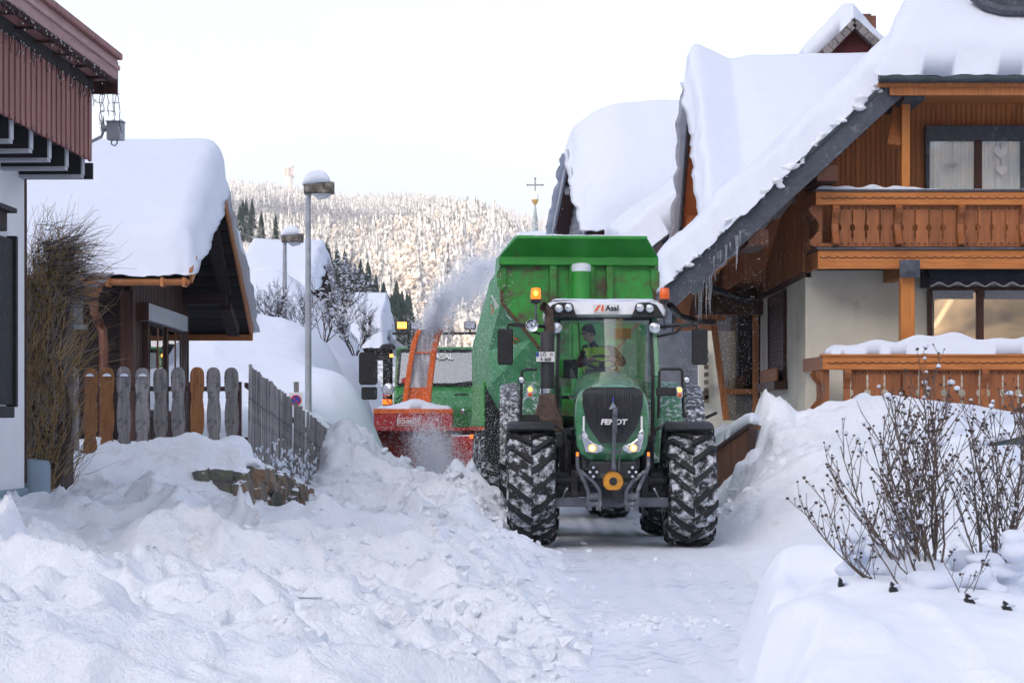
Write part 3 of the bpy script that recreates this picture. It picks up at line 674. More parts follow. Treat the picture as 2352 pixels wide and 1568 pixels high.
def tyre_parts(parent, cx, cyy, cz, rad, w, nl, mat_c, mat_l, rim_mat, lug_h=.05, lug_w=.075, ph=0.0, sweep=.34):
    rc = rad-lug_h
    prof = [(rad*.54, -w*.40), (rad*.66, -w*.49), (rad*.82, -w*.50), (rc*.965, -w*.46), (rc*.992, -w*.32), (rc, 0), (rc*.992, w*.32), (rc*.965, w*.46), (rad*.82, w*.50), (rad*.66, w*.49), (rad*.54, w*.40)]
    wheel = MB().lathe(prof, (0, 0, 0), 'X', 56, cap=False).build('tyre', mat_c, parent, 'auto', loc=(cx, cyy, cz))
    lb = MB()
    for s in (-1, 1):
        for k in range(nl):
            t0 = ph+2*math.pi*(k+(.5 if s > 0 else 0))/nl
            secs = []
            for i in range(7):
                u = i/6; x = s*(-.02*w+u*w*.50); th = t0+sweep*(u**1.25)
                rr = rad-(.012*u*u) if i < 6 else rad-.075; rb = rc-.03 if i < 6 else rc-.10
                hw = lug_w/2/rad*(1.15-.2*u)
                if i == 6: x = s*w*.525
                q = []
                for (r_, a) in ((rb, th-hw*1.25), (rr, th-hw), (rr, th+hw), (rb, th+hw*1.25)): q.append((x, -r_*math.cos(a), r_*math.sin(a)))
                secs.append(q)
            lb.loft(secs)
    lb.build('tread', mat_l, wheel)
    rp = [(rad*.56, -w*.36), (rad*.56, -w*.05), (rad*.30, -w*.02), (rad*.28, -w*.22), (rad*.12, -w*.25), (rad*.12, w*.25), (rad*.30, w*.02), (rad*.56, w*.05), (rad*.56, w*.36)]
    MB().lathe(rp, (0, 0, 0), 'X', 28).build('rim', rim_mat, wheel, 'auto')
    return wheel

# ------------------------------------------------------------------ left side: white house with balcony, climber, fences, brown cottage
M['plaster'] = paint('plaster_white', (.74, .76, .78), .85, var=.05, scale=2, bmp=.15, bscale=40)
M['base_blue'] = paint('base_blue', (.20, .27, .33), .6, var=.1, scale=3)
M['pink_board'] = wood('balcony_board', (.27, .125, .11), .3, (9, 9, .6), 3, .65, dark=(.09, .03, .03), dark_amt=.12, rnd=.12)
M['pink_frost'] = wood('balcony_frosty', (.36, .22, .21), .25, (9, 1, 9), 3, .7, rnd=.08)
M['dark_wood'] = wood('dark_wood', (.028, .018, .018), .5, (.6, 9, 9), 3, .7, rnd=.3)
M['dark_wood_v'] = wood('dark_wood_upright', (.065, .030, .024), .5, (9, 9, .6), 3, .7, rnd=.25)
M['soffit'] = wood('soffit_board', (.022, .018, .020), .4, (.6, 9, 9), 3, .75, rnd=.35, snow=.06)
M['old_grey'] = wood('weathered_grey', (.23, .22, .22), .4, (9, 9, .7), 4, .85, dark=(.035, .033, .033), dark_amt=.30, rnd=.25)
M['old_brown'] = wood('fresh_brown', (.27, .115, .042), .45, (9, 9, .6), 4, .65, dark=(.09, .035, .012), dark_amt=.2, rnd=.15)
M['copper_brown'] = paint('copper_pipe', (.16, .062, .038), .45, metal=.3, var=.2, scale=5, dirt=(.4, .4, .42), dirt_amt=.06)
M['gutter_o'] = paint('gutter_orange', (.40, .15, .045), .5, var=.2, scale=7, dirt=(.5, .5, .52), dirt_amt=.05)
M['steel'] = paint('grey_steel', (.30, .33, .37), .5, metal=.3, var=.1, scale=6)
M['joist'] = paint('joist_pale', (.42, .44, .48), .6, var=.1, scale=6)
M['box_grey'] = paint('shutter_box', (.38, .39, .43), .5, var=.1, scale=4)
M['win_dark'] = glassmat('window_dark', (.10, .11, .12), .55, .01)
M['bulb'] = paint('fairy_bulb', (.75, .78, .82), .3, var=.05)

# ---- white house at the left edge
WH = Vector((-4.57, 20.4, .0)); WYAW = R(-2.2)
wh_ = empty('white_house', WH, WYAW, label='white plastered house with reddish board balcony at the left edge', cat='house')
def W(p): return Matrix.Rotation(-WYAW, 3, 'Z') @ (Vector(p)-WH)
# wall towards the lane is the plane x=0 (local), running to the camera (negative y)
MB().bx(-5, 0, -6, 0, .95, 5.9).build('wall', M['plaster'], wh_)
MB().bx(-5, .04, -6, .04, -.2, .95).build('plinth', M['base_blue'], wh_, bevel=.03)
MB().lathe([(.17, -.1), (.17, 1.05), (.15, 1.1), (.001, 1.12)], (.02, .22, .1), 'Z', 16).build('drain_pipe', M['base_blue'], wh_, 'auto')
MB().bx(-.06, .012, .0, .05, 1.0, 4.0).build('corner_trim', M['dark_wood_v'], wh_)
# window with roller box and open shutter
wf = MB().bx(.0, .05, -3.3, -1.35, 1.75, 3.35).build('window', M['dark_wood_v'], wh_)
MB().bx(.052, .058, -3.2, -1.45, 1.85, 3.2).build('pane', M['win_dark'], wf)
MB().bx(-.01, .14, -3.4, -1.10, 3.25, 3.42).build('roller_box', M['dark_wood'], wf, bevel=.01)
MB().bx(.0, .20, -3.45, -1.0, 3.42, 3.46).build('cover', M['black_m'], wf)
sh = MB().bx(.015, .07, -1.32, -.62, 1.72, 3.22).build('shutter', M['black_m'], wh_, bevel=.01)
for yv in (-1.32, -.62): MB().bx(.01, .10, yv-.04, yv+.03, 1.70, 3.25).build('shutter_frame', M['black_m'], sh, bevel=.006)
MB().bx(.0, .18, -3.3, -1.0, 1.60, 1.70).build('sill', M['black_m'], wf, bevel=.01)
# balcony: boards along the front, joists below, planter rail above
fx = .64; y_end = -.05; zb, zt = 4.03, 4.66
bal = MB().bx(-.2, fx-.03, -6, y_end-.03, zb+.02, zb+.10).build('balcony_floor', M['black_m'], wh_)
n = 68
unit = MB().box((0, 0, 0), (1, 1, 1)).mesh('board', M['pink_board'])
for k in range(n):
    yb = y_end-.045-k*.085
    o = link('board', unit, bal, (fx+.012*(k % 2), yb, (zb+zt)/2)); o.scale = (.022, .079, zt-zb)
    m = MB()
tip = MB().prism([(0, -.04, 0), (0, -.028, -.03), (0, 0, -.042), (0, .028, -.03), (0, .04, 0)], (-.011, 0, 0), (.011, 0, 0)).mesh('board_tip', M['pink_board'])
for k in range(n): link('board_tip', tip, bal, (fx+.012*(k % 2), y_end-.045-k*.085, zb))
for k in range(9):
    yb = y_end-.10-k*.62
    MB().bx(-.15, fx-.06, yb-.05, yb+.05, zb-.17, zb+.015).build('joist', M['black_m'], bal)
    MB().bx(-.15, fx-.055, yb-.055, yb+.055, zb-.20, zb-.172).build('joist_edge', M['joist'], bal); MB().bx(fx-.058, fx-.045, yb-.05, yb+.05, zb-.17, zb+.0).build('joist_end', M['joist'], bal)
MB().bx(-.15, fx+.02, y_end-.02, y_end+.015, zb-.2, zb-.05).build('end_joist', M['black_m'], bal)
MB().bx(-.2, fx-.02, y_end-.03, y_end+.01, zb, zt).build('end_panel', M['pink_board'], bal)
# sloping planter box on the rail
px0, px1 = fx-.02, fx+.23
MB().bx(px1-.04, px1, -6, y_end+.10, zt+.10, zt+.30).build('planter_front', M['pink_frost'], bal, bevel=.01)
MB().bx(px1-.02, px1+.04, -6, y_end+.14, zt+.30, zt+.36).build('planter_rim', M['pink_board'], bal, bevel=.008)
MB().bx(px1-.03, px1+.02, -6, y_end+.12, zt+.20, zt+.24).build('planter_strip', M['pink_frost'], bal)
MB().bx(px0, px1-.04, -6, y_end+.10, zt+.10, zt+.14).build('planter_floor', M['pink_board'], bal)
MB().prism([(0, y_end+.09, zt-.02), (0, y_end+.09, zt+.28), (0, y_end+.12, zt+.28), (0, y_end+.12, zt-.02)], (px0, 0, 0), (px1, 0, 0)).build('planter_end', M['dark_wood_v'], bal)
MB().bx(fx-.03, fx+.03, -6, y_end, zt-.01, zt+.12).build('hand_rail', M['black_m'], bal)
for k in range(9): MB().bx(fx, px1, y_end-.3-k*.62, y_end-.27-k*.62, zt+.06, zt+.085).build('bracket', M['dark_wood_v'], bal)
tr_ = MB()
for k in range(82): tr_.lathe([(.001, -.03), (.03, -.02), (.035, .0), (.03, .02), (.001, .03)], (px1-.03, y_end+.08-k*.07, zt+.09), 'Z', 6)
trm = tr_.build('scalloped_trim', M['dark_wood_v'], bal); tag(trm, kind='stuff')
# fairy lights: wires with drops
fl = empty('fairy_lights', W((-3.9, 19.5, 4.8)), label='unlit icicle fairy lights hanging along the balcony planter', cat='fairy lights')
fl.location = WH; fl.rotation_euler = (0, 0, WYAW)
rs = random.Random(2); wi = MB(); bu = MB()
def drop(x, y, z, L):
    pts = [Vector((x, y, z))]; k = int(L/.04)
    for j in range(k): pts.append(pts[-1]+Vector((rs.uniform(-.012, .012), rs.uniform(-.012, .012), -.04)))
    wi.tube(pts, .0035, 4, cap=False)
    for j in range(1, len(pts), 2):
        a = rs.uniform(0, 6.28); e = pts[j]+Vector((math.cos(a)*.03, math.sin(a)*.03, .005)); wi.tube([pts[j], e], .003, 4); bu.lathe([(.001, -.008), (.006, 0), (.001, .008)], e, 'Z', 5)
wi.tube([(px1-.0+.01*math.sin(q), y_end+.1-.1*q, zt+.09+.012*math.sin(q*1.7)) for q in range(58)], .004, 4)
wi.tube([(fx+.03+.01*math.sin(q), y_end-.1*q, zt+.02+.02*math.sin(q*2.1)) for q in range(58)], .004, 4)
for q in range(52): drop(px1+.005, y_end+.08-q*.11, zt+.10, rs.uniform(.05, .16)) if q > 4 else None
for q in range(56): drop(fx+.03, y_end-.02-q*.10, zt+.01, rs.uniform(.04, .20))
for x, L in ((fx+.06, .34), (fx+.09, .38), (fx+.11, .20), (px1-.10, .26), (px1-.05, .30), (px1-.01, .40), (px1-.02, .24)): drop(x, y_end+.13, zt+.02, L)
wi.build('wire', M['black'], fl); bu.build('bulb', M['bulb'], fl)
# flood lamp on an arm at the house corner
fp = P(262, 302, 20.9); fa = empty('flood_lamp', fp, label='grey square flood lamp on a bent arm beside the balcony', cat='lamp')
MB().loft([[(x*.065, -.05, z*.085) for x, z in ((-1, -1), (1, -1), (1, 1), (-1, 1))], [(x*.075+.02, .06, z*.085) for x, z in ((-1, -1), (1, -1), (1, 1), (-1, 1))]]).build('housing', M['steel'], fa, bevel=.006)
MB().bx(-.068, .10, -.07, .08, .085, .095).build('visor', M['steel'], fa)
MB().tube([(-.06, .0, .03), (-.11, 0, .03)], .03, 12).build('joint', M['steel'], fa); MB().tube([(-.10, 0, .02), (-.12, 0, -.05), (-.40, -.05, -.20)], .016, 8).build('arm', M['steel'], fa)
MB().tube([(-.02, 0, -.085), (-.03, 0, -.12), (.01, 0, -.14), (.03, 0, -.11), (.03, 0, -.085)], .007, 6).build('cable', M['black'], fa)

# ---- bare climber on the house corner
M['twig'] = paint('dry_stems', (.30, .20, .085), .85, var=.5, scale=6)
M['twig_dk'] = paint('dark_stems', (.055, .04, .035), .85, var=.4, scale=6)
def curvy(mb, p, d, L, r, rs, n=7, curl=.5, grav=0.0):
    pts = [Vector(p)]; d = Vector(d).normalized()
    for k in range(n):
        d = (d+Vector((rs.gauss(0, 1), rs.gauss(0, 1), rs.gauss(0, 1)))*curl/n+Vector((0, 0, -grav/n))).normalized()
        pts.append(pts[-1]+d*L/n)
    mb.tube(pts, [r*(1-.75*k/n) for k in range(n+1)], 3, cap=False); return pts
rs = random.Random(21); st1, st2, st3 = MB(), MB(), MB()
for k in range(1500):
    x = rs.uniform(-4.66, -4.30)-.10*rs.random(); y = rs.uniform(20.75, 21.5); z = rs.uniform(.85, 2.9)
    curvy(rs.choice((st1, st1, st1, st2)), (x, y, z), (rs.gauss(.05, .25), rs.gauss(-.05, .3), 1), rs.uniform(.35, 1.0), rs.uniform(.0025, .006), rs, 6, 1.3)
for k in range(420):
    z = rs.uniform(1.2, 3.5); x = rs.uniform(-4.66, -4.38)+.08*max(0, z-2.4)
    curvy(rs.choice((st1, st2, st3)), (x, rs.uniform(20.7, 21.4), z), (rs.gauss(.8, .5), rs.gauss(-.2, .5), rs.gauss(.15, .5)), rs.uniform(.10, .28), .004, rs, 5, 1.2, .5)
for k in range(620):
    curvy(rs.choice((st1, st2, st3, st3)), (rs.uniform(-4.6, -4.3), rs.uniform(20.8, 21.4), rs.uniform(2.7, 3.3)), (rs.gauss(.8, .4), rs.gauss(-.1, .4), rs.gauss(.25, .3)), rs.uniform(.25, .58), .0042, rs, 7, 1.0, .2)
cl = empty('climbing_plant', (-4.4, 21.1, .9), label='leafless tangled climber growing up beside the white house corner', cat='plant')
for mbx, mt in ((st1, 'twig'), (st2, 'old_grey'), (st3, 'twig_dk')): o = mbx.build('stems', M[mt], cl, fix=False); tag(o, kind='stuff'); o.location = (4.4, -21.1, -.9)
core = MB(); core.loft([[(-4.62, 20.95, z), (-4.28+.05*math.sin(z*5), 20.95, z), (-4.30, 21.35, z), (-4.62, 21.35, z)] for z in np.linspace(.8, 2.9, 12)]); o = core.build('old_wood', M['twig_dk'], cl); o.location = (4.4, -21.1, -.9)

# ---- picket fence on the terrace, facing the camera
def picket_outline(w, h):
    half = []
    for z, k in ((0, .93), (.05, .95), (.14, 1.0), (.20, .96), (.25, .80), (.28, .74), (.32, .90), (.40, 1.0), (.52, 1.0), (.60, .90), (.66, .78), (.68, .86), (.70, .80), (.74, .92), (.80, 1.0), (.90, 1.0), (.95, .93), (.98, .72), (1.0, .35)):
        half.append((k*w/2, z*h))
    return [(-x, z) for x, z in half]+[(x, z) for x, z in reversed(half)]
pf = empty('picket_fence', (-3.8, 23.0, 1.1), label='old carved picket fence of grey and brown boards above the snow bank', cat='fence')
xs = [167, 207, 246, 286, 328, 370, 410, 453, 492, 533]; kinds = ['g', 'b', 'b', 'g', 'g', 'g', 'g', 'b', 'g', 'g']
pm = {}
for kd, mt in (('g', 'old_grey'), ('b', 'old_brown')):
    pm[kd] = MB().prism([(x, 0, z) for x, z in picket_outline(.150, .985)], (0, -.012, 0), (0, .012, 0)).mesh('picket', M[mt])
rs = random.Random(8)
for x, kd in zip(xs, kinds):
    o = link('picket', pm[kd], pf, (PX(x, 23)+3.8, rs.uniform(-.01, .01), PZ(1058, 23)-1.1+rs.uniform(-.01, .012)), (0, R(rs.uniform(-.8, .8)), R(rs.uniform(-3, 3))))
    m = o.modifiers.new('bevel', 'BEVEL'); m.width = .007; m.segments = 2
M['rail_brown'] = paint('rail_brown', (.05, .018, .016), .6, var=.3)
for z in (.12, .80): MB().bx(PX(150, 23)+3.8, PX(550, 23)+3.8, .02, .06, z, z+.05).build('rail', M['rail_brown'], pf)
for x in (436, 546): MB().bx(PX(x, 23)+3.78, PX(x, 23)+3.83, .06, .11, -.1, .9).build('post', M['rail_brown'], pf)
for x in xs[:5]: 
    c = Vector((PX(x, 23)+3.8, 0, .955)); MB().lathe([(.05, 0), (.045, .018), (.02, .03), (.001, .032)], c, 'Z', 10).build('snow_cap', M['snow'], pf, 'auto')
# side fence running down the lane, narrow slats
sf = empty('slat_fence', (-2.80, 23.2, .9), label='long grey slat fence running downhill along the terrace wall', cat='fence')
ns = 92
slm = MB().box((0, 0, .5), (.022, .098, 1.0)).mesh('slat', M['old_grey'])
fz = lambda t: (PZ(1052, 23.2)*(1-t)+PZ(1142, 33.4)*t)
for k in range(ns):
    t = k/(ns-1); y = t*10.0; h = .98+.02*rs.random()
    o = link('slat', slm, sf, (.03*math.sin(k*1.7)*.3+.04*t, y, fz(t)-.9+rs.uniform(-.015, .015)), (0, R(rs.uniform(-1, 1)), R(rs.uniform(-4, 4)))); o.scale = (1, 1, h)
MB().bx(-.02, .08, 9.95, 10.06, fz(1)-.95, fz(1)-.9+.92).build('end_post', paint('post_red', (.16, .035, .022), .75, var=.5, scale=7, dirt=(.8, .82, .86), dirt_amt=.2, dirt_scale=9), sf)
for q in (.2, .78):
    MB().bar((-.035, 0, fz(0)-.9+q), (.0, 10, fz(1)-.9+q), .035, .05).build('rail', M['rail_brown'], sf)
# snow stuck low on the slats
rs = random.Random(14); pts = []
for k in range(420):
    t = rs.random()**.6; y = t*10.0; h = abs(rs.gauss(0, .22)); lump = lumps[rs.randrange(6)]
    r = rs.uniform(.008, .028); pts.append((lump[0]*np.array([r*.6, r, r*rs.uniform(.8, 2.0)])+np.array([.03+.02*rs.random()+.04*t, y, fz(t)-.9+h*(.6+.6*t)]), lump[1]))
v, f = merge_arrays(pts); tag(link('stuck_snow', np_mesh('stuck_snow', v, f, M['snow']), sf), kind='stuff')
# dry stone wall under the fence
M['stone'] = paint('field_stone', (.155, .13, .10), .9, var=.5, scale=4, dirt=(.26, .12, .045), dirt_amt=.25, dirt_scale=3, bmp=.6, bscale=14, snow=.3)
M['stone2'] = paint('field_stone_dark', (.105, .10, .092), .9, var=.5, scale=4, dirt=(.12, .13, .06), dirt_amt=.25, dirt_scale=3, bmp=.6, bscale=14, snow=.35)
swl = empty('stone_wall', (-2.70, 22.42, .3), label='rough fieldstone terrace wall half buried below the fence', cat='wall')
ew = MB(); ew.loft([[(-.4, y, -.2), (.0+.03*math.sin(y*3), y, -.2), (.02, y, z), (-.4, y, z)] for y, z in ((0, .72), (2, .58), (4, .45), (7, .26), (10, .10))]); ew.build('core', M['stone2'], swl)
rs = random.Random(31)
def stone(c, size, mt, par):
    bm = bmesh.new(); bmesh.ops.create_cube(bm, size=1.0); bmesh.ops.subdivide_edges(bm, edges=bm.edges, cuts=2, use_grid_fill=True)
    o = Vector((rs.uniform(-9, 9), rs.uniform(-9, 9), rs.uniform(-9, 9)))
    for q in bm.verts:
        d = q.co.normalized()*.62; q.co = q.co*.72+d*.28; q.co += q.co.normalized()*(.20*mnoise.noise(q.co*1.8+o)+.08*mnoise.noise(q.co*5+o))
        q.co = Vector((q.co.x*size[0], q.co.y*size[1], q.co.z*size[2]))
    me = bpy.data.meshes.new('stone'); bm.to_mesh(me); bm.free(); me.materials.append(mt)
    return link('stone', me, par, c, (rs.uniform(-.25, .25), rs.uniform(-.25, .25), rs.uniform(-.25, .25)))
z = -.05
while z < .76:       # end face towards the camera
    h = rs.uniform(.09, .30); x = .02+rs.uniform(-.03, .03)
    while x > -.42:
        w = rs.uniform(.12, .36); stone((x-w/2, -.03+rs.uniform(-.05, .04), z+h/2), (w*1.02, .24, h*rs.uniform(.85, 1.12)), M[rs.choice(('stone', 'stone', 'stone2'))], swl); x -= w
    z += h
for yy_ in range(1):
    y = .16
    while y < 6.5:      # face towards the lane
        w = rs.uniform(.12, .34); top = np.interp(y, [0, 2, 4, 7], [.80, .68, .52, .30]); z = -.08
        while z < top-.05:
            h = rs.uniform(.12, .30); h = min(h, top-z+.02); stone((.03+rs.uniform(-.04, .04), y+w/2, z+h/2), (.22, w*rs.uniform(.9, 1.1), h*rs.uniform(.85, 1.12)), M[rs.choice(('stone', 'stone', 'stone2'))], swl); z += h
        y += w
snow_slab('wall_snow', bil((-.25, .15, .80), (.07, .15, .80), (.08, 9.5, .16), (-.25, 9.5, .16), 14, 70), .10, parent=swl, edge=(.25, .35, .03, .03), jag=.05, amp=.06, nscale=2.2, seed=5, mat=M['snow_rough'])

# ---- brown cottage with deep snow on the roof
XG, XWL = -3.97, -4.83
cot = empty('brown_cottage', (XWL, 27.6, 1.1), label='dark brown timber cottage with a thick snow slab on its roof', cat='house')
def C_(x, y, z): return (x-XWL, y-27.6, z-1.1)
zE, zR, zF = 3.36, 4.72, 2.95; yE, yR, yF = 26.9, 29.95, 33.2
cw = MB().bx(-6, -.03, .03, 4.9, -.4, 2.7).build('core_wall', M['dark_wood'], cot)
# horizontal planks on the front, vertical boards on the gable side
ph_ = .155; pmz = MB().box((0, 0, 0), (1, 1, 1)).mesh('plank', M['dark_wood'])
for k in range(15):
    o = link('plank', pmz, cw, (-2.2, .01-.008*(k % 2), -.25+k*ph_)); o.scale = (4.2, .035, ph_-.012)
pv = MB().box((0, 0, 0), (1, 1, 1)).mesh('board', M['dark_wood_v'])
for k in range(42):
    y = .06+k*.115; yy_ = y+27.6; zt_ = np.interp(yy_, [yE, yR, yF], [zE, zR, zF])-1.1-.12
    o = link('board', pv, cw, (-.005+.006*(k % 2), y, (zt_-.4)/2)); o.scale = (.035, .108, zt_+.4)
MB().bx(-.14, .03, -.03, .10, -.4, 2.15).build('corner_post', M['dark_wood_v'], cot)
# small side windows
for (y0, y1) in ((.75, 2.0), (2.3, 3.5)):
    wf = MB().bx(.0, .09, y0, y1, .55, 1.85).build('window', M['dark_wood_v'], cot)
    MB().bx(.092, .097, y0+.12, y1-.12, .65, 1.75).build('pane', M['win_dark'], wf)
    MB().bx(.092, .105, y0+.56*(y1-y0), y0+.56*(y1-y0)+.06, .65, 1.75).build('mullion', M['old_brown'], wf)
MB().bx(.0, .17, .35, 3.7, 1.80, 2.02).build('shutter_box', M['box_grey'], cot, bevel=.01); MB().bx(.002, .168, .33, .349, 1.79, 2.03).build('box_end', M['dark_wood_v'], cot)
MB().bx(-1.5, -.6, -.04, -.01, 1.72, 2.15).build('front_window', M['win_dark'], cot); MB().bx(-1.55, -.55, -.06, -.015, 1.66, 1.72).build('window_sill', M['base_blue'], cot)
# roof boards seen from below, per slope
rp = MB().bx(-6.2, .84, 0, .001, 0, .001)
unitb = MB().box((0, 0, 0), (1, 1, 1)).mesh('roof_board', M['soffit'])
roofp = empty('roof', (0, 0, 0)); roofp.parent = cot
for (ya, za, yb, zb_) in ((yE, zE, yR, zR), (yR, zR, yF, zF)):
    Ls = math.hypot(yb-ya, zb_-za); nb = int(Ls/.145); an = math.atan2(zb_-za, yb-ya)
    for k in range(nb):
        t = (k+.5)/nb
        o = link('roof_board', unitb, roofp, C_(-7.0+3.03/2+0, ya+(yb-ya)*t, za+(zb_-za)*t+.02*(k % 2)*.3), (an, 0, 0)); o.location.x = (XG-.03-XWL-6.0)/2; o.scale = (XG-.03-XWL+6.0, Ls/nb-.008, .03)
def slope_bar(nm, x, ya, za, yb, zb_, w, h, mt): return MB().bar(C_(x, ya, za), C_(x, yb, zb_), w, h).build(nm, mt, roofp, bevel=.006)
slope_bar('barge_board', XG, yR, zR+.02, yF+.05, zF, .035, .18, M['gutter_o']); slope_bar('barge_board', XG, yE, zE+.02, yR, zR+.02, .035, .18, M['gutter_o'])
for (yp, zp, x1) in ((yR, zR-.16, XG-.08), (31.9, 3.42, XG-.20), (28.0, 3.62, XG-.2)):
    MB().bar(C_(XWL-.2, yp, zp), C_(x1, yp, zp), .16, .20).build('purlin', M['dark_wood'], roofp, bevel=.01)
MB().bar(C_(XG-.22, 30.3, zR-.34), C_(XG-.24, 31.95, 3.50), .14, .17, up=(1, 0, 0)).build('brace', M['dark_wood'], roofp); MB().bar(C_(XG-.24, 31.95, 3.30), C_(XG-.20, 32.6, 2.95), .14, .17, up=(1, 0, 0)).build('brace', M['dark_wood'], roofp)
MB().bar(C_(XWL-.1, yF-.05, zF-.06), C_(XG+.02, yF-.05, zF-.06), .10, .09).build('far_gutter', M['gutter_o'], roofp)
# gutter, hopper and down pipe at the near eave
gm = MB(); x0, x1 = PX(243, yE), PX(436, yE)
gm.loft([[C_(x, yE-.09+.075*math.cos(a), zE-.02+.075*math.sin(a)) for a in [R(180+22.5*k) for k in range(9)]]+[C_(x, yE-.09+.065*math.cos(a), zE-.02+.065*math.sin(a)) for a in [R(360-22.5*k) for k in range(9)]] for x in (x0-.15, x1)])
gu = gm.build('gutter', M['gutter_o'], cot, 'auto')
for x in (x0+.05, (x0+x1)/2+.2, x1-.05): MB().bx(C_(x, 0, 0)[0]-.02, C_(x, 0, 0)[0]+.02, C_(0, yE-.175, 0)[1], C_(0, yE, 0)[1], C_(0, 0, zE-.11)[2], C_(0, 0, zE+.0)[2]).build('gutter_strap', M['gutter_o'], gu)
MB().loft([[(C_(PX(215, yE), 0, 0)[0]+x*w, C_(0, yE-.1, 0)[1]+y*w, C_(0, 0, zz)[2]) for x, y in ((-1, -1), (1, -1), (1, 1), (-1, 1))] for zz, w in ((zE-.02, .135), (zE-.16, .10), (zE-.24, .065))]).build('hopper', M['gutter_o'], cot, bevel=.01)
q = [(215, 690), (217, 718), (227, 740), (237, 760), (238, 800), (238, 1050)]
MB().tube([C_(*P(x, y, yE+(0.0 if y < 740 else .45))[:]) for x, y in q], .058, 14).build('down_pipe', M['copper_brown'], cot, 'auto')
for y in (800, 900): p_ = P(238, y, yE+.45); MB().lathe([(.064, -.02), (.064, .02)], C_(*p_), 'Z', 14).build('pipe_clip', M['copper_brown'], cot)
# weathered boards lying on the eave corner
for k, (x, y, w) in enumerate(((190, 652, .34), (205, 640, .30), (215, 628, .28))): 
    p_ = P(x, y, yE-.15+.05*k); MB().box(C_(*p_), (.48, .22, .025), Matrix.Rotation(R(18), 3, 'X') @ Matrix.Rotation(R(-8-6*k), 3, 'Z')).build('loose_board', M['old_grey'], cot)
# roof snow: one slab over the ridge, deep
pa = [(-7.4, yE-.05, zE+.05), (-7.4, yR, zR+.06), (-7.4, yF+.15, zF+.04)]; pb = [(XG+.06, yE-.05, zE+.05), (XG+.06, yR, zR+.06), (XG+.06, yF+.15, zF+.04)]
pa = [C_(*p_) for p_ in pa]; pb = [C_(*p_) for p_ in pb]
base, t = path_slab(pa, pb, 90, 80)
vv = np.linspace(0, 1, 80)[None, :]
prof = np.interp(t, [0, .05, .14, .3, .46, .6, .8, 1.0], [.22, .50, .62, .72, .70, .62, .45, .30])[:, None]
th = prof*(1-.25*sstep(.25, -.1, vv))
snow_slab('roof_snow', base, th, parent=roofp, edge=(.05, .05, .02, .10), jag=.06, amp=.06, nscale=.8, seed=44, bulge=.05, rnd=2.4)
ic = MB(); rs = random.Random(6)
# ------------------------------------------------------------------ lamp posts, parking sign, far snowy roofs, garden shrubs
M['galv'] = paint('galvanised', (.34, .36, .40), .55, metal=.25, var=.2, scale=5, dirt=(.7, .74, .8), dirt_amt=.10, dirt_scale=4)
M['lamp_dirty'] = paint('lamp_hood', (.10, .085, .07), .8, var=.6, scale=14, dirt=(.30, .28, .25), dirt_amt=.3, dirt_scale=6)
def lamp_post(px, base_z, top_y, d, label, k=1.0):
    x = PX(px, d); zt = PZ(top_y, d); o = empty('street_lamp', (x, d, base_z), label=label, cat='street lamp', group='street lamps along the lane')
    H = zt-base_z
    MB().tube([(0, 0, -.4), (0, 0, H*.5), (0, 0, H+.02)], [.060*k, .052*k, .042*k], 14).build('pole', M['galv'], o, 'auto')
    h = MB(); h.loft([[(a+.17*k, y*b, H+z) for a, y in ((-.24*k, -.09*k), (-.18*k, -.13*k), (.18*k, -.13*k), (.26*k, -.08*k), (.26*k, .08*k), (.18*k, .13*k), (-.18*k, .13*k), (-.24*k, .09*k))] for z, b in ((0, .9), (.03, 1.0), (.15, 1.0), (.20, .85))])
    hd = h.build('lamp_head', M['lamp_dirty'], o, bevel=.015)
    MB().loft([[(.05*k, -.10*k, H-.0), (.38*k, -.10*k, H-.0), (.38*k, .10*k, H-.0), (.05*k, .10*k, H-.0)], [(.17*k, -.07*k, H-.09), (.33*k, -.07*k, H-.06), (.33*k, .07*k, H-.06), (.17*k, .07*k, H-.09)]]).build('diffuser', M['lens'], hd, bevel=.01)
    snow_slab('snow_cap', bil((-.08*k, -.13*k, H+.15), (.36*k, -.13*k, H+.19), (.36*k, .13*k, H+.19), (-.08*k, .13*k, H+.15), 18, 14), .22, parent=hd, edge=(.45, .45, .45, .45), jag=.02, amp=.02, nscale=3, seed=int(px))
    return o
lamp_post(708, 1.4, 446, 36.0, 'tall grey street lamp with snow cap in front of the garden')
lamp_post(654, 3.0, 557, 50.0, 'thin farther street lamp rising behind the bare garden shrubs', 1.0)
# no-parking sign on a stake
sg = P(680, 919, 35.2); so_ = empty('parking_sign', (sg.x, sg.y, 1.2), label='square no-parking sign on a short stake beside the lamp post', cat='sign')
dz = sg.z-1.2
MB().bx(-.04, .04, .02, .06, -.4, dz+.30).build('stake', M['old_grey'], so_)
bd = MB().bx(-.12, .11, -.01, .01, dz-.15, dz+.13).build('board', M['white_p'], so_, bevel=.004)
M['sign_red'] = paint('sign_red', (.55, .02, .02), .4, var=.08); M['sign_blue'] = paint('sign_blue', (.02, .07, .40), .4, var=.08)
MB().lathe([(.001, 0), (.086, 0), (.086, -.004), (.001, -.004)], (0, -.0105, dz), 'Y', 30).build('blue_disc', M['sign_blue'], bd)
MB().lathe([(.068, -.002), (.088, -.002), (.088, -.009), (.068, -.009)], (0, -.011, dz), 'Y', 30, cap=False).build('red_ring', M['sign_red'], bd)
MB().box((0, -.018, dz), (.018, .005, .15), Matrix.Rotation(R(-45), 3, 'Y')).build('red_bar', M['sign_red'], bd)

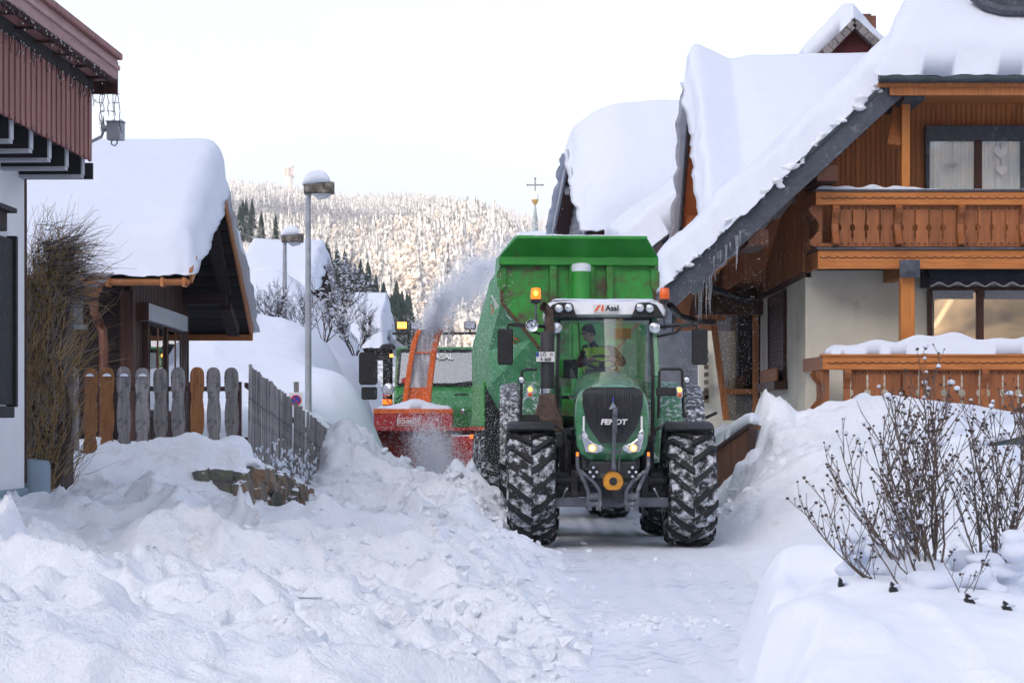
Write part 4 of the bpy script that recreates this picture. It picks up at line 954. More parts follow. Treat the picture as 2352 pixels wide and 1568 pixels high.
# far cottages under snow, up the slope on the left
def far_cottage(nm, label, x0, x1, yr, yf, d, depth, wallz, mt='dark_wood_v', thick=.7, seed=1, gable=True):
    # ridge along X; x0,x1 px ends of the roof, yr ridge px (roof), yf near eave px
    zr, ze = PZ(yr, d+depth/2), PZ(yf, d); X0, X1 = PX(x0, d), PX(x1, d)
    o = empty(nm, ((X0+X1)/2, d, wallz), label=label, cat='house')
    L = lambda x, y, z: (x-(X0+X1)/2, y-d, z-wallz)
    w = MB().prism([L(0, d+.7, wallz-1), L(0, d+depth-.7, wallz-1), L(0, d+depth-.7, ze+.1), L(0, d+depth/2, zr-.1), L(0, d+.7, ze+.1)], (X0+.5, 0, 0), (X1-.6, 0, 0)); o2 = w.build('wall', M[mt], o); o2.location = (0, 0, 0)
    rf = MB(); 
    for ya, za, yb, zb_ in ((d, ze, d+depth/2, zr), (d+depth/2, zr, d+depth, ze)): rf.add([L(X0, ya, za), L(X1, ya, za), L(X1, yb, zb_), L(X0, yb, zb_), L(X0, ya, za-.15), L(X1, ya, za-.15), L(X1, yb, zb_-.15), L(X0, yb, zb_-.15)], [(0, 1, 2, 3), (7, 6, 5, 4), (0, 4, 5, 1), (1, 5, 6, 2), (2, 6, 7, 3), (3, 7, 4, 0)])
    ro = rf.build('roof', M['dark_wood'], o)
    pa = [L(X0-.1, d-.15, ze+.02), L(X0-.1, d+depth/2, zr+.02), L(X0-.1, d+depth+.1, ze+.02)]; pb = [L(X1+.1, d-.15, ze+.02), L(X1+.1, d+depth/2, zr+.02), L(X1+.1, d+depth+.1, ze+.02)]
    base, t = path_slab(pa, pb, 40, 40)
    snow_slab('roof_snow', base, thick, parent=ro, edge=(.08, .08, .08, .08), jag=.15, amp=.12, nscale=.5, seed=seed, bulge=.1)
    return o
fc = far_cottage('snowy_cottage', 'snow-buried cottage roof behind the second street lamp', 540, 715, 592, 668, 66, 9, 3.5, thick=.6, seed=61)
fc2 = far_cottage('snowy_cottage', 'snow-covered dark shed beside the blower truck mirror', 795, 873, 742, 800, 62, 6, .5, thick=.9, seed=62)
# bright snow shoulder on the cottage gable is a slope behind it
def hump(nm, label, c, r, seed, mt='snow', am=.15):
    n = 70; u = np.linspace(-1.4, 1.4, n); U_, V_ = np.meshgrid(u, u); rr = np.sqrt(U_**2+V_**2)
    z = np.clip(1-rr**2.2, -2.0, 1)*r[2]*(1+am*fbm(U_*1.5, V_*1.5, 0, seed, 3))+(am-.15)*fbm(U_*6, V_*6, 0, seed+1, 3)
    v = np.stack([c[0]+U_*r[0], c[1]+V_*r[1], c[2]+z], -1).reshape(-1, 3)
    o = link(nm, np_mesh(nm, v, grid_faces(n, n), M[mt])); return tag(o, kind='structure')
hump('snow_drift', '', (PX(700, 39.6), 40.2, .3), (.78, 3.4, 2.15), 3, 'snow_rough', .3)
hump('snow_drift', '', (PX(768, 37.2), 38.2, -.1), (.50, 2.2, 1.75), 4, 'snow_rough', .3)
hump('snow_drift', '', (PX(620, 55), 56, 2.0), (3.0, 6, 3.3), 7)
hump('snow_drift', '', (PX(440, 40), 42, 1.5), (2.2, 4.5, 1.55), 8)
hump('snow_drift', '', (PX(150, 46), 48, 2.0), (2.6, 6, 6.2), 9)

# leafless shrubs
def bare_shrub(nm, label, base, h, spread, n, seed, mat='twig_dk', snow=0.5, r0=.012, lean=0.0, group=None, depth=3, buds=False):
    rs = random.Random(seed); st, sn, bd_ = MB(), [], []
    def grow(p, d, L, r, lev):
        nseg = 5; pts = [p]; dd = d
        for k in range(nseg):
            dd = (dd+Vector((rs.gauss(0, .13), rs.gauss(0, .13), rs.gauss(.05, .08)))).normalized(); pts.append(pts[-1]+dd*L/nseg)
        st.tube(pts, [r*(1-.45*k/nseg) for k in range(nseg+1)], 5 if lev == 0 else 4, cap=False)
        for k in range(1, nseg+1):
            if rs.random() < snow*(.5 if lev else .8): 
                s_ = rs.uniform(.6, 1.6)*(.012+r*1.6); v, f = lumps1[rs.randrange(6)]; sn.append((v*np.array([s_*1.5, s_*1.5, s_])+np.array(pts[k][:])+np.array([0, 0, s_*.6]), f))
        if lev < depth:
            for k in range(2, nseg+1):
                for _ in range(1 if rs.random() < .75 else 2):
                    a = rs.uniform(0, 6.28); side = Vector((math.cos(a), math.sin(a)*.7, rs.uniform(-.1, .5)))
                    grow(pts[k], (dd*1.1+side*.62).normalized(), L*rs.uniform(.38, .62), r*.55, lev+1)
        elif buds and rs.random() < .75:
            v, f = lumps[rs.randrange(6)]; s_ = rs.uniform(.007, .012); bd_.append((v*s_+np.array(pts[-1][:]), f))
            if rs.random() < snow*.7: sn.append((v*s_*rs.uniform(1.0, 1.9)+np.array(pts[-1][:])+np.array([0, 0, s_*1.3]), f))
    for k in range(n):
        a = rs.uniform(0, 6.28); q = rs.random()**.6*spread
        grow(Vector((math.cos(a)*.06*spread, math.sin(a)*.06*spread, 0)), Vector((math.cos(a)*q+lean, math.sin(a)*q*.8, 1)).normalized(), h*rs.uniform(.5, .72), r0*rs.uniform(.7, 1.2), 0)
    o = empty(nm, base, label=label, cat='shrub', group=group)
    st.build('branches', M[mat], o, fix=False)
    if sn: v, f = merge_arrays(sn); tag(link('branch_snow', np_mesh('branch_snow', v, f, M['snow']), o), kind='stuff')
    if bd_: v, f = merge_arrays(bd_); tag(link('buds', np_mesh('buds', v, f, M['bud']), o), kind='stuff')
    return o
M['bud'] = paint('dry_buds', (.075, .048, .038), .9, var=.4, scale=30)
for i, (px, py, d, h, lb) in enumerate(((625, 760, 47, 1.7, 'bare snowy shrub just left of the near lamp post'), (745, 770, 46, 2.2, 'bare upright shrub just right of the near lamp post'), (690, 770, 48, 2.0, 'bare shrub partly hidden behind the near lamp post'), (815, 800, 45, 1.7, 'spreading dark twigs beside the snow-covered shed'), (490, 830, 41, .8, 'small snow-laden bush below the cottage eave'), (800, 690, 56, 2.0, 'high bare twigs above the snow-covered shed'))):
    p = P(px, py, d); bare_shrub('garden_shrub', lb, (p.x, p.y, p.z-.15), h*.62, .9, 8, 50+i, snow=.13, r0=.013, group='bare shrubs in the garden')
# roof-side spruces on the slope behind the village
def spruce_mesh(seed):
    rs = random.Random(seed); return conifer(rs, 13, 11, 1.0, .20, .55, .4)
sprm = []
for k in range(4):
    v, f = spruce_mesh(200+k); sprm.append(np_mesh('crown', v, f, M['spruce'], smooth=False))
trm_ = MB().tube([(0, 0, -.06), (0, 0, .5), (0, 0, .95)], [.018, .012, .002], 6).mesh('trunk', M['bark'])
rs = random.Random(77); kk = 0
spots = [(600, 548, 320, 62), (633, 550, 330, 58), (575, 540, 360, 52), (556, 548, 330, 70), (237, 300, 260, 34), (297, 345, 420, 26), (285, 345, 420, 24)]
for k in range(36):
    t = (k+.5)/36; x = 735+t*215; ytop = 585+t*120+rs.uniform(0, 60); spots.append((x, ytop+rs.uniform(60, 90), rs.uniform(230, 380), rs.uniform(85, 130)))
for k in range(8): spots.append((530+7*k, 520+rs.uniform(0, 60), rs.uniform(340, 420), rs.uniform(50, 75)))
names_pos = []
for k, (x, yb, d, hp) in enumerate(spots):
    p = P(x, yb, d); h = hp/FPX*d; 
    if k < 4: lb = 'dark snow-dusted spruce behind the snowy cottage roof, '+('second from its right', 'rightmost of four', 'second from its left', 'leftmost of four')[k]
    elif k == 4: lb = 'small dark spruce top beside the flood lamp'
    elif k < 7: lb = 'tiny frosted treetop above the brown cottage roof, '+('right one', 'left one')[k-5]
    elif k < 43: lb = 'dark snow-dusted spruce, number %d from the left on the slope behind the lamps' % (k-6)
    else: lb = 'dark spruce at the gable of the brown cottage, number %d from the left' % (k-42)
    o = empty('spruce_tree', (p.x, p.y, p.z-h*.12), rs.uniform(0, 6.3), label=lb, cat='tree', group={0: 'spruces behind the snowy cottage'}.get(0 if k < 4 else 9, 'spruces on the slope' if 6 < k < 43 else 'spruces by the brown cottage' if k >= 43 else 'treetops above the cottage'))
    c = link('crown', sprm[rs.randrange(4)], o); c.scale = (h*rs.uniform(1.3, 1.75),)*2+(h*1.12,); t_ = link('trunk', trm_, o); t_.scale = (h, h, h)
# wooded slope they stand on
X, Y = ground_patch(-90, 40, 120, 560, 6.0)
pxs = CX+X/Y*FPX
Z = (PZ(985, 1)*0+1.5+(985-np.interp(pxs, [400, 530, 640, 740, 850, 950, 1000, 1300], [560, 575, 590, 650, 720, 780, 830, 1000]))/FPX*np.clip(Y, 0, 330))*sstep(150, 260, Y)*(1-.6*sstep(380, 560, Y))-1.1+2.0*fbm(X/14, Y/14, 0, 3, 3)
tag(link('wooded_slope', np_mesh('wooded_slope', np.stack([X, Y, Z], -1).reshape(-1, 3), grid_faces(*X.shape), M['spruce'])), kind='structure')
# ------------------------------------------------------------------ right side: large timber and plaster house
M['hw'] = wood('siding_orange', (.40, .145, .042), .3, (9, 9, .5), 3, .5, rnd=.12)
M['hw_side'] = wood('siding_side', (.44, .17, .06), .3, (9, 9, .5), 3, .6, rnd=.14)
M['hw_rail'] = wood('rail_orange', (.46, .165, .042), .25, (.5, 9, 9), 3, .45, rnd=.08)
M['hw_brown'] = wood('baluster_brown', (.28, .10, .035), .3, (9, 9, .6), 3, .45, rnd=.15)
M['hw_dark'] = wood('frame_brown', (.075, .028, .016), .3, (9, 9, .6), 3, .5, rnd=.1)
M['post_o'] = wood('post_orange', (.52, .19, .042), .2, (9, 9, .6), 3, .4, rnd=.05)
M['slate'] = paint('slate', (.055, .065, .085), .65, var=.25, scale=9, bmp=.4, bscale=50, dirt=(.16, .18, .22), dirt_amt=.15, dirt_scale=6)
M['cream'] = paint('render_cream', (.76, .74, .64), .9, var=.08, scale=1.2, bmp=.5, bscale=45, dirt=(.50, .50, .46), dirt_amt=.14, dirt_scale=1.5)
M['curtain'] = paint('curtain', (.80, .88, .90), .9, var=.12, scale=2, stretch=(10, 10, .2))
M['curtain_w'] = paint('sticker_white', (.85, .87, .87), .8, var=.05)
M['win_gold'] = glassmat('window_mirror', (.10, .10, .10), 2.2, .012)
M['win_clear'] = glassmat('window_clear', (.96, .98, .99), .10, .01)
M['awning'] = paint('awning_navy', (.014, .016, .035), .7, var=.2, scale=6)
M['pipe_dk'] = paint('pipe_dark', (.022, .030, .038), .5, metal=.3, var=.2, scale=6, dirt=(.3, .33, .36), dirt_amt=.08)
M['copper_dk'] = paint('gutter_dark', (.04, .055, .065), .5, metal=.3, var=.3, scale=6)
HX, HYW, HYB = 5.15, 38.2, 37.0
RH = Vector((HX, HYW, .0))
house = empty('timber_house', RH, label='large orange timber and cream house with two carved balconies on the right', cat='house')
def h_(x, y, z): return (x-RH.x, y-RH.y, z)
def hpx(x, y, d): p = P(x, y, d); return (p.x-RH.x, p.y-RH.y, p.z)
# ground floor walls
gw = MB().bx(0, 7, .0, 14, -.3, 4.28).build('ground_wall', M['cream'], house)
# upper storey: core and boards
uw = MB(); uw.prism([(0.03, .06, 4.28), (7, .06, 4.28), (7, .06, 7.3), (1.45, .06, 7.3), (0.03, .06, 5.9)], (0, 0, 0), (0, 13, 0)); uwall = uw.build('upper_wall', M['hw_dark'], house)
def zroof(x): return 3.65+(x-2.66)*.927            # underside of the left roof slope (world x)
ub = MB().box((0, 0, 0), (1, 1, 1)).mesh('board', M['hw'])
k = 0; x = HX+.005; bw = .088
while x < HX+4.6:
    zt_ = min(7.30, zroof(x)-.16); o = link('board', ub, uwall, (x+bw/2-HX, .035+.006*(k % 2), (4.30+zt_)/2)); o.scale = (bw-.010, .05, zt_-4.30); x += bw; k += 1
ub2 = MB().box((0, 0, 0), (1, 1, 1)).mesh('board', M['hw_side'])
for k in range(90):
    y = .08+k*.105; o = link('board', ub2, uwall, (-.012+.006*(k % 2), y, (4.25+5.75)/2)); o.scale = (.05, .094, 1.5)
MB().bx(-.06, .10, .0, 9.6, 4.16, 4.25).build('sill_beam', M['hw_dark'], house)
MB().bx(-.045, .05, -.015, .09, 4.26, 5.7).build('corner_board', M['hw_side'], house)
# roof: left slope soffit, half hip, cross wing
rf = empty('roof', (0, 0, 0)); rf.parent = house
A_, B_ = Vector((2.66, 36.5, 3.65)), Vector((6.66, 36.5, 7.36))
sl_ = (B_-A_).normalized(); nrm = Vector((-sl_.z, 0, sl_.x))
sf_ = MB(); q = [A_, A_+(B_-A_)*1.12]
sf_.add([h_(p.x, y, p.z+dz) for y in (36.62, 48) for p in q for dz in (0, .14)], [(0, 2, 3, 1), (4, 5, 7, 6), (0, 1, 5, 4), (2, 6, 7, 3), (0, 4, 6, 2), (1, 3, 7, 5)])
sf_.build('soffit', M['hw_side'], rf)
# slate-clad barge board, piece by piece
Lb = (B_-A_).length; nb = 19
for k in range(nb):
    a = A_+sl_*(Lb*k/nb); b2 = A_+sl_*(Lb*(k+1)/nb+.03)
    o = MB(); up = nrm
    o.add([h_(*(p+nrm*e+Vector((0, dy, 0)))) for p in (a, b2) for e in (-.13, .20) for dy in (-.03-.006*(k % 2), .05)], [(0, 1, 3, 2), (4, 6, 7, 5), (0, 4, 5, 1), (2, 3, 7, 6), (0, 2, 6, 4), (1, 5, 7, 3)])
    o.build('slate', M['slate'], rf)
bb = MB(); bb.add([h_(*(p+nrm*e+Vector((0, dy, 0)))) for p in (A_, B_) for e in (.20, .25) for dy in (-.07, .06)], [(0, 1, 3, 2), (4, 6, 7, 5), (0, 4, 5, 1), (2, 3, 7, 6), (0, 2, 6, 4), (1, 5, 7, 3)]); bb.build('verge_strip', M['copper_dk'], rf)
# corbels under the barge
for t in (.33, .62, .985):
    p = A_+sl_*(Lb*t)-nrm*.22; MB().bx(*[v for pr in zip(h_(p.x-.17, 36.5, p.z-.13), h_(p.x+.17, 38.2, p.z+.13)) for v in pr]).build('purlin', M['hw_dark'] if t < .9 else M['slate'], rf)
# half-hip eave: gutter, fascia, soffit
zE = 7.33
MB().bx(B_.x-HX-.55, 7, 36.3-HYW, 38.3-HYW, zE-.12, zE-.06).build('eave_soffit', M['hw_side'], rf)
MB().bx(B_.x-HX-.35, 7, 36.35-HYW, 36.42-HYW, zE-.26, zE-.02).build('eave_fascia', M['hw'], rf)
gm = MB(); gm.tube([h_(6.1, 36.22, zE-.0), h_(12, 36.22, zE-.0)], .075, 12); gm.build('gutter', M['copper_dk'], rf, 'auto')
# snow on the half hip
H1 = [h_(6.0, 36.15, zE+.05), h_(12.2, 36.15, zE+.05), h_(12.2, 41, 11.2), h_(8.2, 41, 11.2)]
snow_slab('hip_snow', bil(*H1, 60, 50), .55, parent=rf, up=(0, -.25, 1), edge=(.10, .02, .10, .02), jag=.035, amp=.06, seed=171, rnd=2.2)
# left slope snow along the barge
S1 = [h_(2.56, 36.42, 3.88), h_(6.75, 36.42, 7.78), h_(6.75, 41.5, 7.78), h_(2.56, 41.5, 3.88)]
snow_slab('verge_snow', bil(*S1, 110, 50), .56, parent=rf, up=(-.35, -.16, .93), edge=(.07, .03, .12, .02), jag=.10, amp=.12, nscale=1.6, seed=72, rnd=2.2, bulge=.06)
# ragged crust hanging over the slates
rs = random.Random(27); tg_ = []
for k in range(70):
    t = rs.random(); p = A_+sl_*(Lb*(.02+.97*t))+nrm*(.27+rs.gauss(.01, .05)); v, f = lumps[rs.randrange(6)]; r = rs.uniform(.03, .075)
    tg_.append((v*np.array([r*1.7, r, r*1.1])+np.array(h_(p.x, 36.42+rs.uniform(-.06, .16), p.z)), f))
v, f = merge_arrays(tg_); o = link('verge_crust', np_mesh('verge_crust', v, f, M['snow_rough']), rf)
m = o.modifiers.new('remesh', 'REMESH'); m.mode = 'VOXEL'; m.voxel_size = .028; m.use_smooth_shade = True; m2 = o.modifiers.new('smooth', 'SMOOTH'); m2.iterations = 5
# cross wing: gable to the lane, near slope with the big snow field
XC = 3.45; yRw, zRw = 42.0, 8.18; yNw, zNw = 37.9, 4.25; yFw, zFw = 46.6, 3.7
wg = MB(); wg.prism([h_(0, yRw-1.8, 5.9), h_(0, yFw-.8, 4.2), h_(0, yFw-.9, zFw+.6), h_(0, yRw, zRw-.2), h_(0, yRw-1.8, 6.2)], (4.35, 0, 0), (7, 0, 0)); wgo = wg.build('wing_wall', M['hw_side'], house); 
for k in range(30):
    y = yNw+.95+k*.235; z_ = np.interp(y, [yNw, yRw, yFw], [zNw, zRw, zFw])-.25
    if z_ > 4.3 and y > yRw-1.6: MB().bx(4.33-HX-.0-0, 4.345-HX, y-HYW, y+.22-HYW, 4.3, z_).build('wing_board', M['hw_side'], wgo)
for (ya, za, yb, zb_) in ((yNw, zNw, yRw, zRw), (yRw, zRw, yFw, zFw)):
    m = MB(); m.add([h_(x, (41.5 if (x > 5 and y == yNw) else y), (7.7 if (x > 5 and y == yNw) else z)+dz) for x in (XC+.05, 7.3) for (y, z) in ((ya, za), (yb, zb_)) for dz in (-.10, .02)], [(0, 1, 3, 2), (4, 6, 7, 5), (0, 4, 5, 1), (2, 3, 7, 6), (0, 2, 6, 4), (1, 5, 7, 3)]); m.build('wing_roof', M['hw_side'], rf)
    MB().bar(h_(XC, ya, za-.02), h_(XC, yb, zb_-.02), .05, .26).build('wing_verge', M['slate'], rf)
MB().bar(h_(XC+.1, yRw, zRw-.3), h_(4.5, yRw, zRw-.3), .2, .24).build('ridge_beam', M['hw_side'], rf); MB().bar(h_(XC+.1, 44.4, 5.75), h_(4.5, 44.4, 5.75), .2, .24).build('wing_purlin', M['hw_side'], rf)
MB().bar(h_(XC+.25, 42.4, 6.6), h_(XC+.25, 45.4, 6.6), .16, .22).build('collar_beam', M['hw'], rf)
pa = [h_(XC-.10, yNw-.25, zNw-.10), h_(XC-.10, yRw, zRw+.05), h_(XC-.10, yFw+.1, zFw+.1)]; pb = [h_(7.6, 41.6, 7.75), h_(7.6, yRw, zRw+.05), h_(7.6, yFw+.1, zFw+.1)]
base, t = path_slab(pa, pb, 100, 90); vv = np.linspace(0, 1, 90)[None, :]
th = np.interp(t, [0, .06, .2, .42, .5, .6, 1], [.45, .62, .60, .62, .60, .5, .35])[:, None]*np.interp(vv, [0, .06, .12, .2, .3, 1], [1.25, 1.15, .95, .70, .85, .95])
snow_slab('wing_snow', base, th, parent=rf, edge=(.05, .05, .05, .02), jag=.10, amp=.05, nscale=.7, seed=73, bulge=.08, rnd=2.3)
# drooping snow tongue at the eave corner
rs = random.Random(17)
tg_ = []
for k in range(46):
    v, f = lumps[rs.randrange(6)]; t = rs.random(); c = P(1582+t*70+rs.gauss(0, 5), 560+70*(1-t)*rs.random()+rs.uniform(-8, 34)*(1-t), 36.9+rs.random()*.6); r = rs.uniform(.14, .30)
    tg_.append((v*r+np.array(h_(*c)), f))
v, f = merge_arrays(tg_); sg_ = link('eave_snow', np_mesh('eave_snow', v, f, M['snow']), rf)
m = sg_.modifiers.new('remesh', 'REMESH'); m.mode = 'VOXEL'; m.voxel_size = .05; m.use_smooth_shade = True
m2 = sg_.modifiers.new('smooth', 'SMOOTH'); m2.iterations = 6
for k in range(26):
    t = rs.random()**1.6; x = 1592+t*52; L = rs.uniform(.12, .75)*(1-t*.5) if k % 5 else rs.uniform(.7, 1.0)
    p = P(x, 622-t*22+rs.uniform(-4, 6), 36.6+rs.random()*.3); mb = MB(); icicle(mb, h_(*p), L, rs.uniform(.012, .032), rs); mb.build('icicle', M['ice'], rf, 'auto', fix=False)
for (x, y, L, r) in ((1692, 540, .62, .035), (1668, 562, .36, .022), (1655, 575, .20, .014), (1640, 588, .26, .014), (1677, 556, .16, .012), (1700, 530, .25, .02)):
    mb = MB(); icicle(mb, h_(*P(x, y, 36.42)), L, r, rs); mb.build('icicle', M['ice'], rf, 'auto', fix=False)
# balcony brackets and posts
MB().bx(*[v for pr in zip(h_(PX(2071, HYB), HYB-.02, 5.38), h_(PX(2090, HYB), HYB+.16, 7.22)) for v in pr]).build('upper_post', M['post_o'], house, bevel=.01)
MB().bar(hpx(2052, 335, HYB+.1), hpx(2070, 215, HYB+.5), .10, .22, up=(1, 0, 0)).build('brace', M['hw'], house)
MB().bar(hpx(2118, 250, HYB+.8), hpx(2118, 288, HYB+.8), .01, .01).build('trim', M['hw'], house)
MB().bx(*[v for pr in zip(h_(PX(2069, HYB), HYB-.02, 1.5), h_(PX(2101, HYB), HYB+.22, 4.1)) for v in pr]).build('lower_post', M['post_o'], house, bevel=.012)
p = hpx(2090, 617, HYB-.2); MB().loft([[(p[0]+x*.17*k, p[1]+dy, p[2]+z*.15*k) for x, z in ((-1, -1), (1, -1), (1, 1), (-1, 1))] for dy, k in ((-.06, .25), (.0, 1), (.04, 1))]).build('beam_cap', M['slate'], house)
MB().bar(hpx(2088, 620, HYB-.15), hpx(2040, 635, HYB+1.2), .18, .22).build('beam', M['hw_side'], house)

# carved balustrade boards
def baluster(w, h):
    right = [(0, .0), (0, .17), (-.10, .21), (-.14, .27), (-.10, .33), (-.03, .36), (-.10, .38), (-.30, .40), (-.36, .46), (-.30, .52), (-.10, .54), (-.03, .57), (-.10, .62), (-.12, .68), (-.07, .73), (-.12, .79), (-.10, .85), (0, .90), (0, 1.0)]
    pts = [(w/2+x*w*.55, z*h) for x, z in right]; return pts+[(-x, z) for x, z in reversed(pts)]
def balcony(nm, x0, x1, zt, zb, ztop, yf, post_x, xr_end, snow_t, dark, seed):
    o = empty(nm, (0, 0, 0)); o.parent = house
    X0, X1 = PX(x0, yf), PX(x1, yf)
    fl = MB().bx(X0-HX+.02, X1-HX, yf-HYW+.02, .02, zb-.30, zb-.10).build('deck', M['hw_dark'], o)
    MB().bx(X0-HX, X1-HX, yf-HYW-.03, yf-HYW+.015, zb-.38, zb-.06).build('fascia', M['hw_rail'], o)
    MB().bar(h_(X0+.01, yf, zb-.22), h_(HX+.02, HYW, zb-.22), .04, .30).build('side_fascia', M['hw_brown'], o)
    MB().bx(X0-HX-.03, X1-HX, yf-HYW-.08, .02, zb-.055, zb-.02).build('flashing', M['slate'], o)
    MB().bx(X0-HX-.05, X1-HX, yf-HYW-.09, yf-HYW+.06, ztop-.235, ztop-.01).build('top_board', M['hw_rail'], o, bevel=.008)
    MB().bx(X0-HX-.08, X1-HX, yf-HYW-.12, yf-HYW+.10, ztop-.008, ztop+.025).build('cover_strip', M['slate'] if dark else M['hw_rail'], o)
    MB().bar(h_(X0-.02, yf-.05, ztop-.12), h_(HX-.02, HYW, ztop-.12), .05, .225).build('side_top_board', M['hw_brown'], o)
    # scalloped moulding under the top edge
    n = int((X1-X0)/.15); 
    for zz in (ztop-.10, zb-.17):
        sc = MB(); pts = []
        for k in range(n):
            for j in range(6): a = math.pi*j/6; pts.append((X0-HX+.03+k*.15+.075*(1-math.cos(a)), yf-HYW-.095 if zz > zb else yf-HYW-.034, zz-.032*math.sin(a)))
        sc.tube(pts, .008, 4); sc.build('scallop', M['hw_dark'], o)
    MB().bx(X0-HX, X1-HX, yf-HYW+.03, yf-HYW+.075, zb+.0, zb+.06).build('bottom_rail', M['hw_brown'], o)
    # boards and S-shaped posts
    bh = ztop-.235-zb; xs_ = [PX(q, yf)-HX for q in post_x]+[X1-HX]; me = None
    for a, c in zip(xs_[:-1], xs_[1:]):
        w = c-a-.13; nbd = max(2, round(w/.262)); bw_ = w/nbd
        me = MB().prism([(x, 0, z) for x, z in baluster(bw_-.006, bh)], (0, -.014, 0), (0, .014, 0)).mesh('baluster', M['hw_brown'])
        for k in range(nbd):
            q = link('baluster', me, o, (a+.065+bw_*(k+.5), yf-HYW+.04, zb))
            for zz in (.06, bh-.06):
                for dx in (-.25, .25): pass
        st = MB()
        for zz in (.05, bh-.05):
            for k in range(nbd*2): st.lathe([(.016, -.018), (.012, -.026), (.001, -.03)], (a+.065+bw_*(k+.5)/2, yf-HYW+.032, zb+zz), 'Y', 6)
        st.build('studs', M['hw_dark'], o)['kind'] = 'stuff'
    prof = [(-.0, 0), (-.06, .05), (-.07, .14), (-.03, .24), (.02, .38), (.03, .55), (.0, .68), (-.05, .80), (-.08, .92), (-.05, 1.0)]
    pm_ = MB().prism([(0, y*1.6-.02, z*bh) for y, z in prof]+[(0, .06, bh), (0, .06, 0)], (-.055, 0, 0), (.055, 0, 0)).mesh('carved_post', M['hw_brown'])
    for a in xs_[:-1]: link('carved_post', pm_, o, (a, yf-HYW-.02, zb))
    pm2 = MB().prism([(-y*1.6+.02-.06, 0, z*bh) for y, z in [(-b_, c_) for b_, c_ in prof]]+[(.06, 0, bh), (.06, 0, 0)], (0, -.05, 0), (0, .05, 0)).mesh('carved_post', M['hw_brown'])
    link('carved_post', pm2, o, (X0-HX+.02, yf-HYW+.12, zb)); link('carved_post', pm2, o, (X0-HX+.02, yf-HYW+.8, zb))
    sb = baluster(.26, bh); ms = MB().prism([(0, x, z) for x, z in sb], (-.014, 0, 0), (.014, 0, 0)).mesh('baluster', M['hw_brown'])
    for k in range(4): link('baluster', ms, o, (X0-HX+.03, yf-HYW+.25+k*.27, zb))
    if snow_t is not None:
        nn = 120; base = bil(h_(X0-.02, yf-.10, ztop+.026), h_(X1, yf-.10, ztop+.026), h_(X1, yf+.09, ztop+.026), h_(X0-.02, yf+.09, ztop+.026), nn, 9)
        t = np.linspace(0, 1, nn)[:, None]; snow_slab('rail_snow', base, snow_t(t)*np.ones((1, 9)), parent=o, edge=(.03, .01, .3, .3), jag=.02, amp=.03, nscale=3, seed=seed)
    return o
balcony('upper_balcony', 1879, 2420, 440, 563, PZ(441, HYB)+.0, HYB, (1918, 2062, 2206, 2350), 0, lambda t: .05*np.clip((.45-t)/.05, 0, 1)*(1+.5*np.sin(t*60))+.002, True, 81) if False else None
ub_ = balcony('upper_balcony', 1879, 2500, 0, PZ(566, HYB), PZ(440, HYB), HYB, (1918, 2062, 2206, 2350), 0, lambda t: .055*sstep(.40, .33, t)*(1+.3*np.sin(t*70))+.004, True, 81)
lb_ = balcony('lower_balcony', 1895, 2500, 0, PZ(947, HYB-.3), PZ(817, HYB-.3), HYB-.3, (1945, 2120, 2260, 2420), 0, lambda t: .10+.20*sstep(.05, .30, t)+.05*np.sin(t*17)+.03*np.sin(t*41), False, 82)
MB().bx(*[v for pr in zip(hpx(1905, 962, HYB-.35), hpx(2500, 950, HYB-.25)) for v in pr]).build('floor_edge', M['hw_rail'], lb_)
# upper window
def window(nm, x0, x1, yt, yb, d, mull, frame, glassm, box=None, curtain=False):
    X0, X1 = PX(x0, d)-HX, PX(x1, d)-HX; Z1, Z0 = PZ(yt, d), PZ(yb, d); y = d-HYW
    w = empty(nm, (0, 0, 0)); w.parent = house
    e = .07
    for (a, b, c, d_) in ((X0-e, X0, Z0-e, Z1+e), (X1, X1+e, Z0-e, Z1+e), (X0, X1, Z1, Z1+e), (X0, X1, Z0-e, Z0)): MB().bx(a, b, y-.06, y+.05, c, d_).build('frame', frame, w, bevel=.006)
    xs_ = [X0]+[PX(m_, d)-HX for m_ in mull]+[X1]
    for m_ in xs_[1:-1]: MB().bx(m_-.065, m_+.065, y-.05, y+.04, Z0, Z1).build('mullion', M['hw_dark'], w, bevel=.006)
    for a, b in zip(xs_[:-1], xs_[1:]):
        MB().bx(a+.04, b-.04, y-.012, y-.004, Z0+.03, Z1-.03).build('pane', glassm, w)
    if curtain:
        n = 120; x = np.linspace(X0, X1, n); arr = np.zeros((2, n, 3)); arr[:, :, 0] = x; arr[:, :, 1] = y+.035+.012*np.sin(x*38)+.008*np.sin(x*91+1); arr[0, :, 2] = Z0; arr[1, :, 2] = Z1
        MB().grid(arr).build('curtain', M['curtain'], w, 'auto', fix=False)
    else: MB().bx(X0, X1, y+.30, y+.31, Z0, Z1).build('room', M['black_m'], w)
    return w
uwin = window('upper_window', 2134, 2344, 320, 445, HYW-.09, (2246,), M['slate'], M['win_clear'], curtain=True)
MB().bx(*[v for pr in zip(hpx(2126, 322, HYW-.20), hpx(2420, 291, HYW-.02)) for v in pr]).build('roller_box', M['slate'], uwin, bevel=.015)
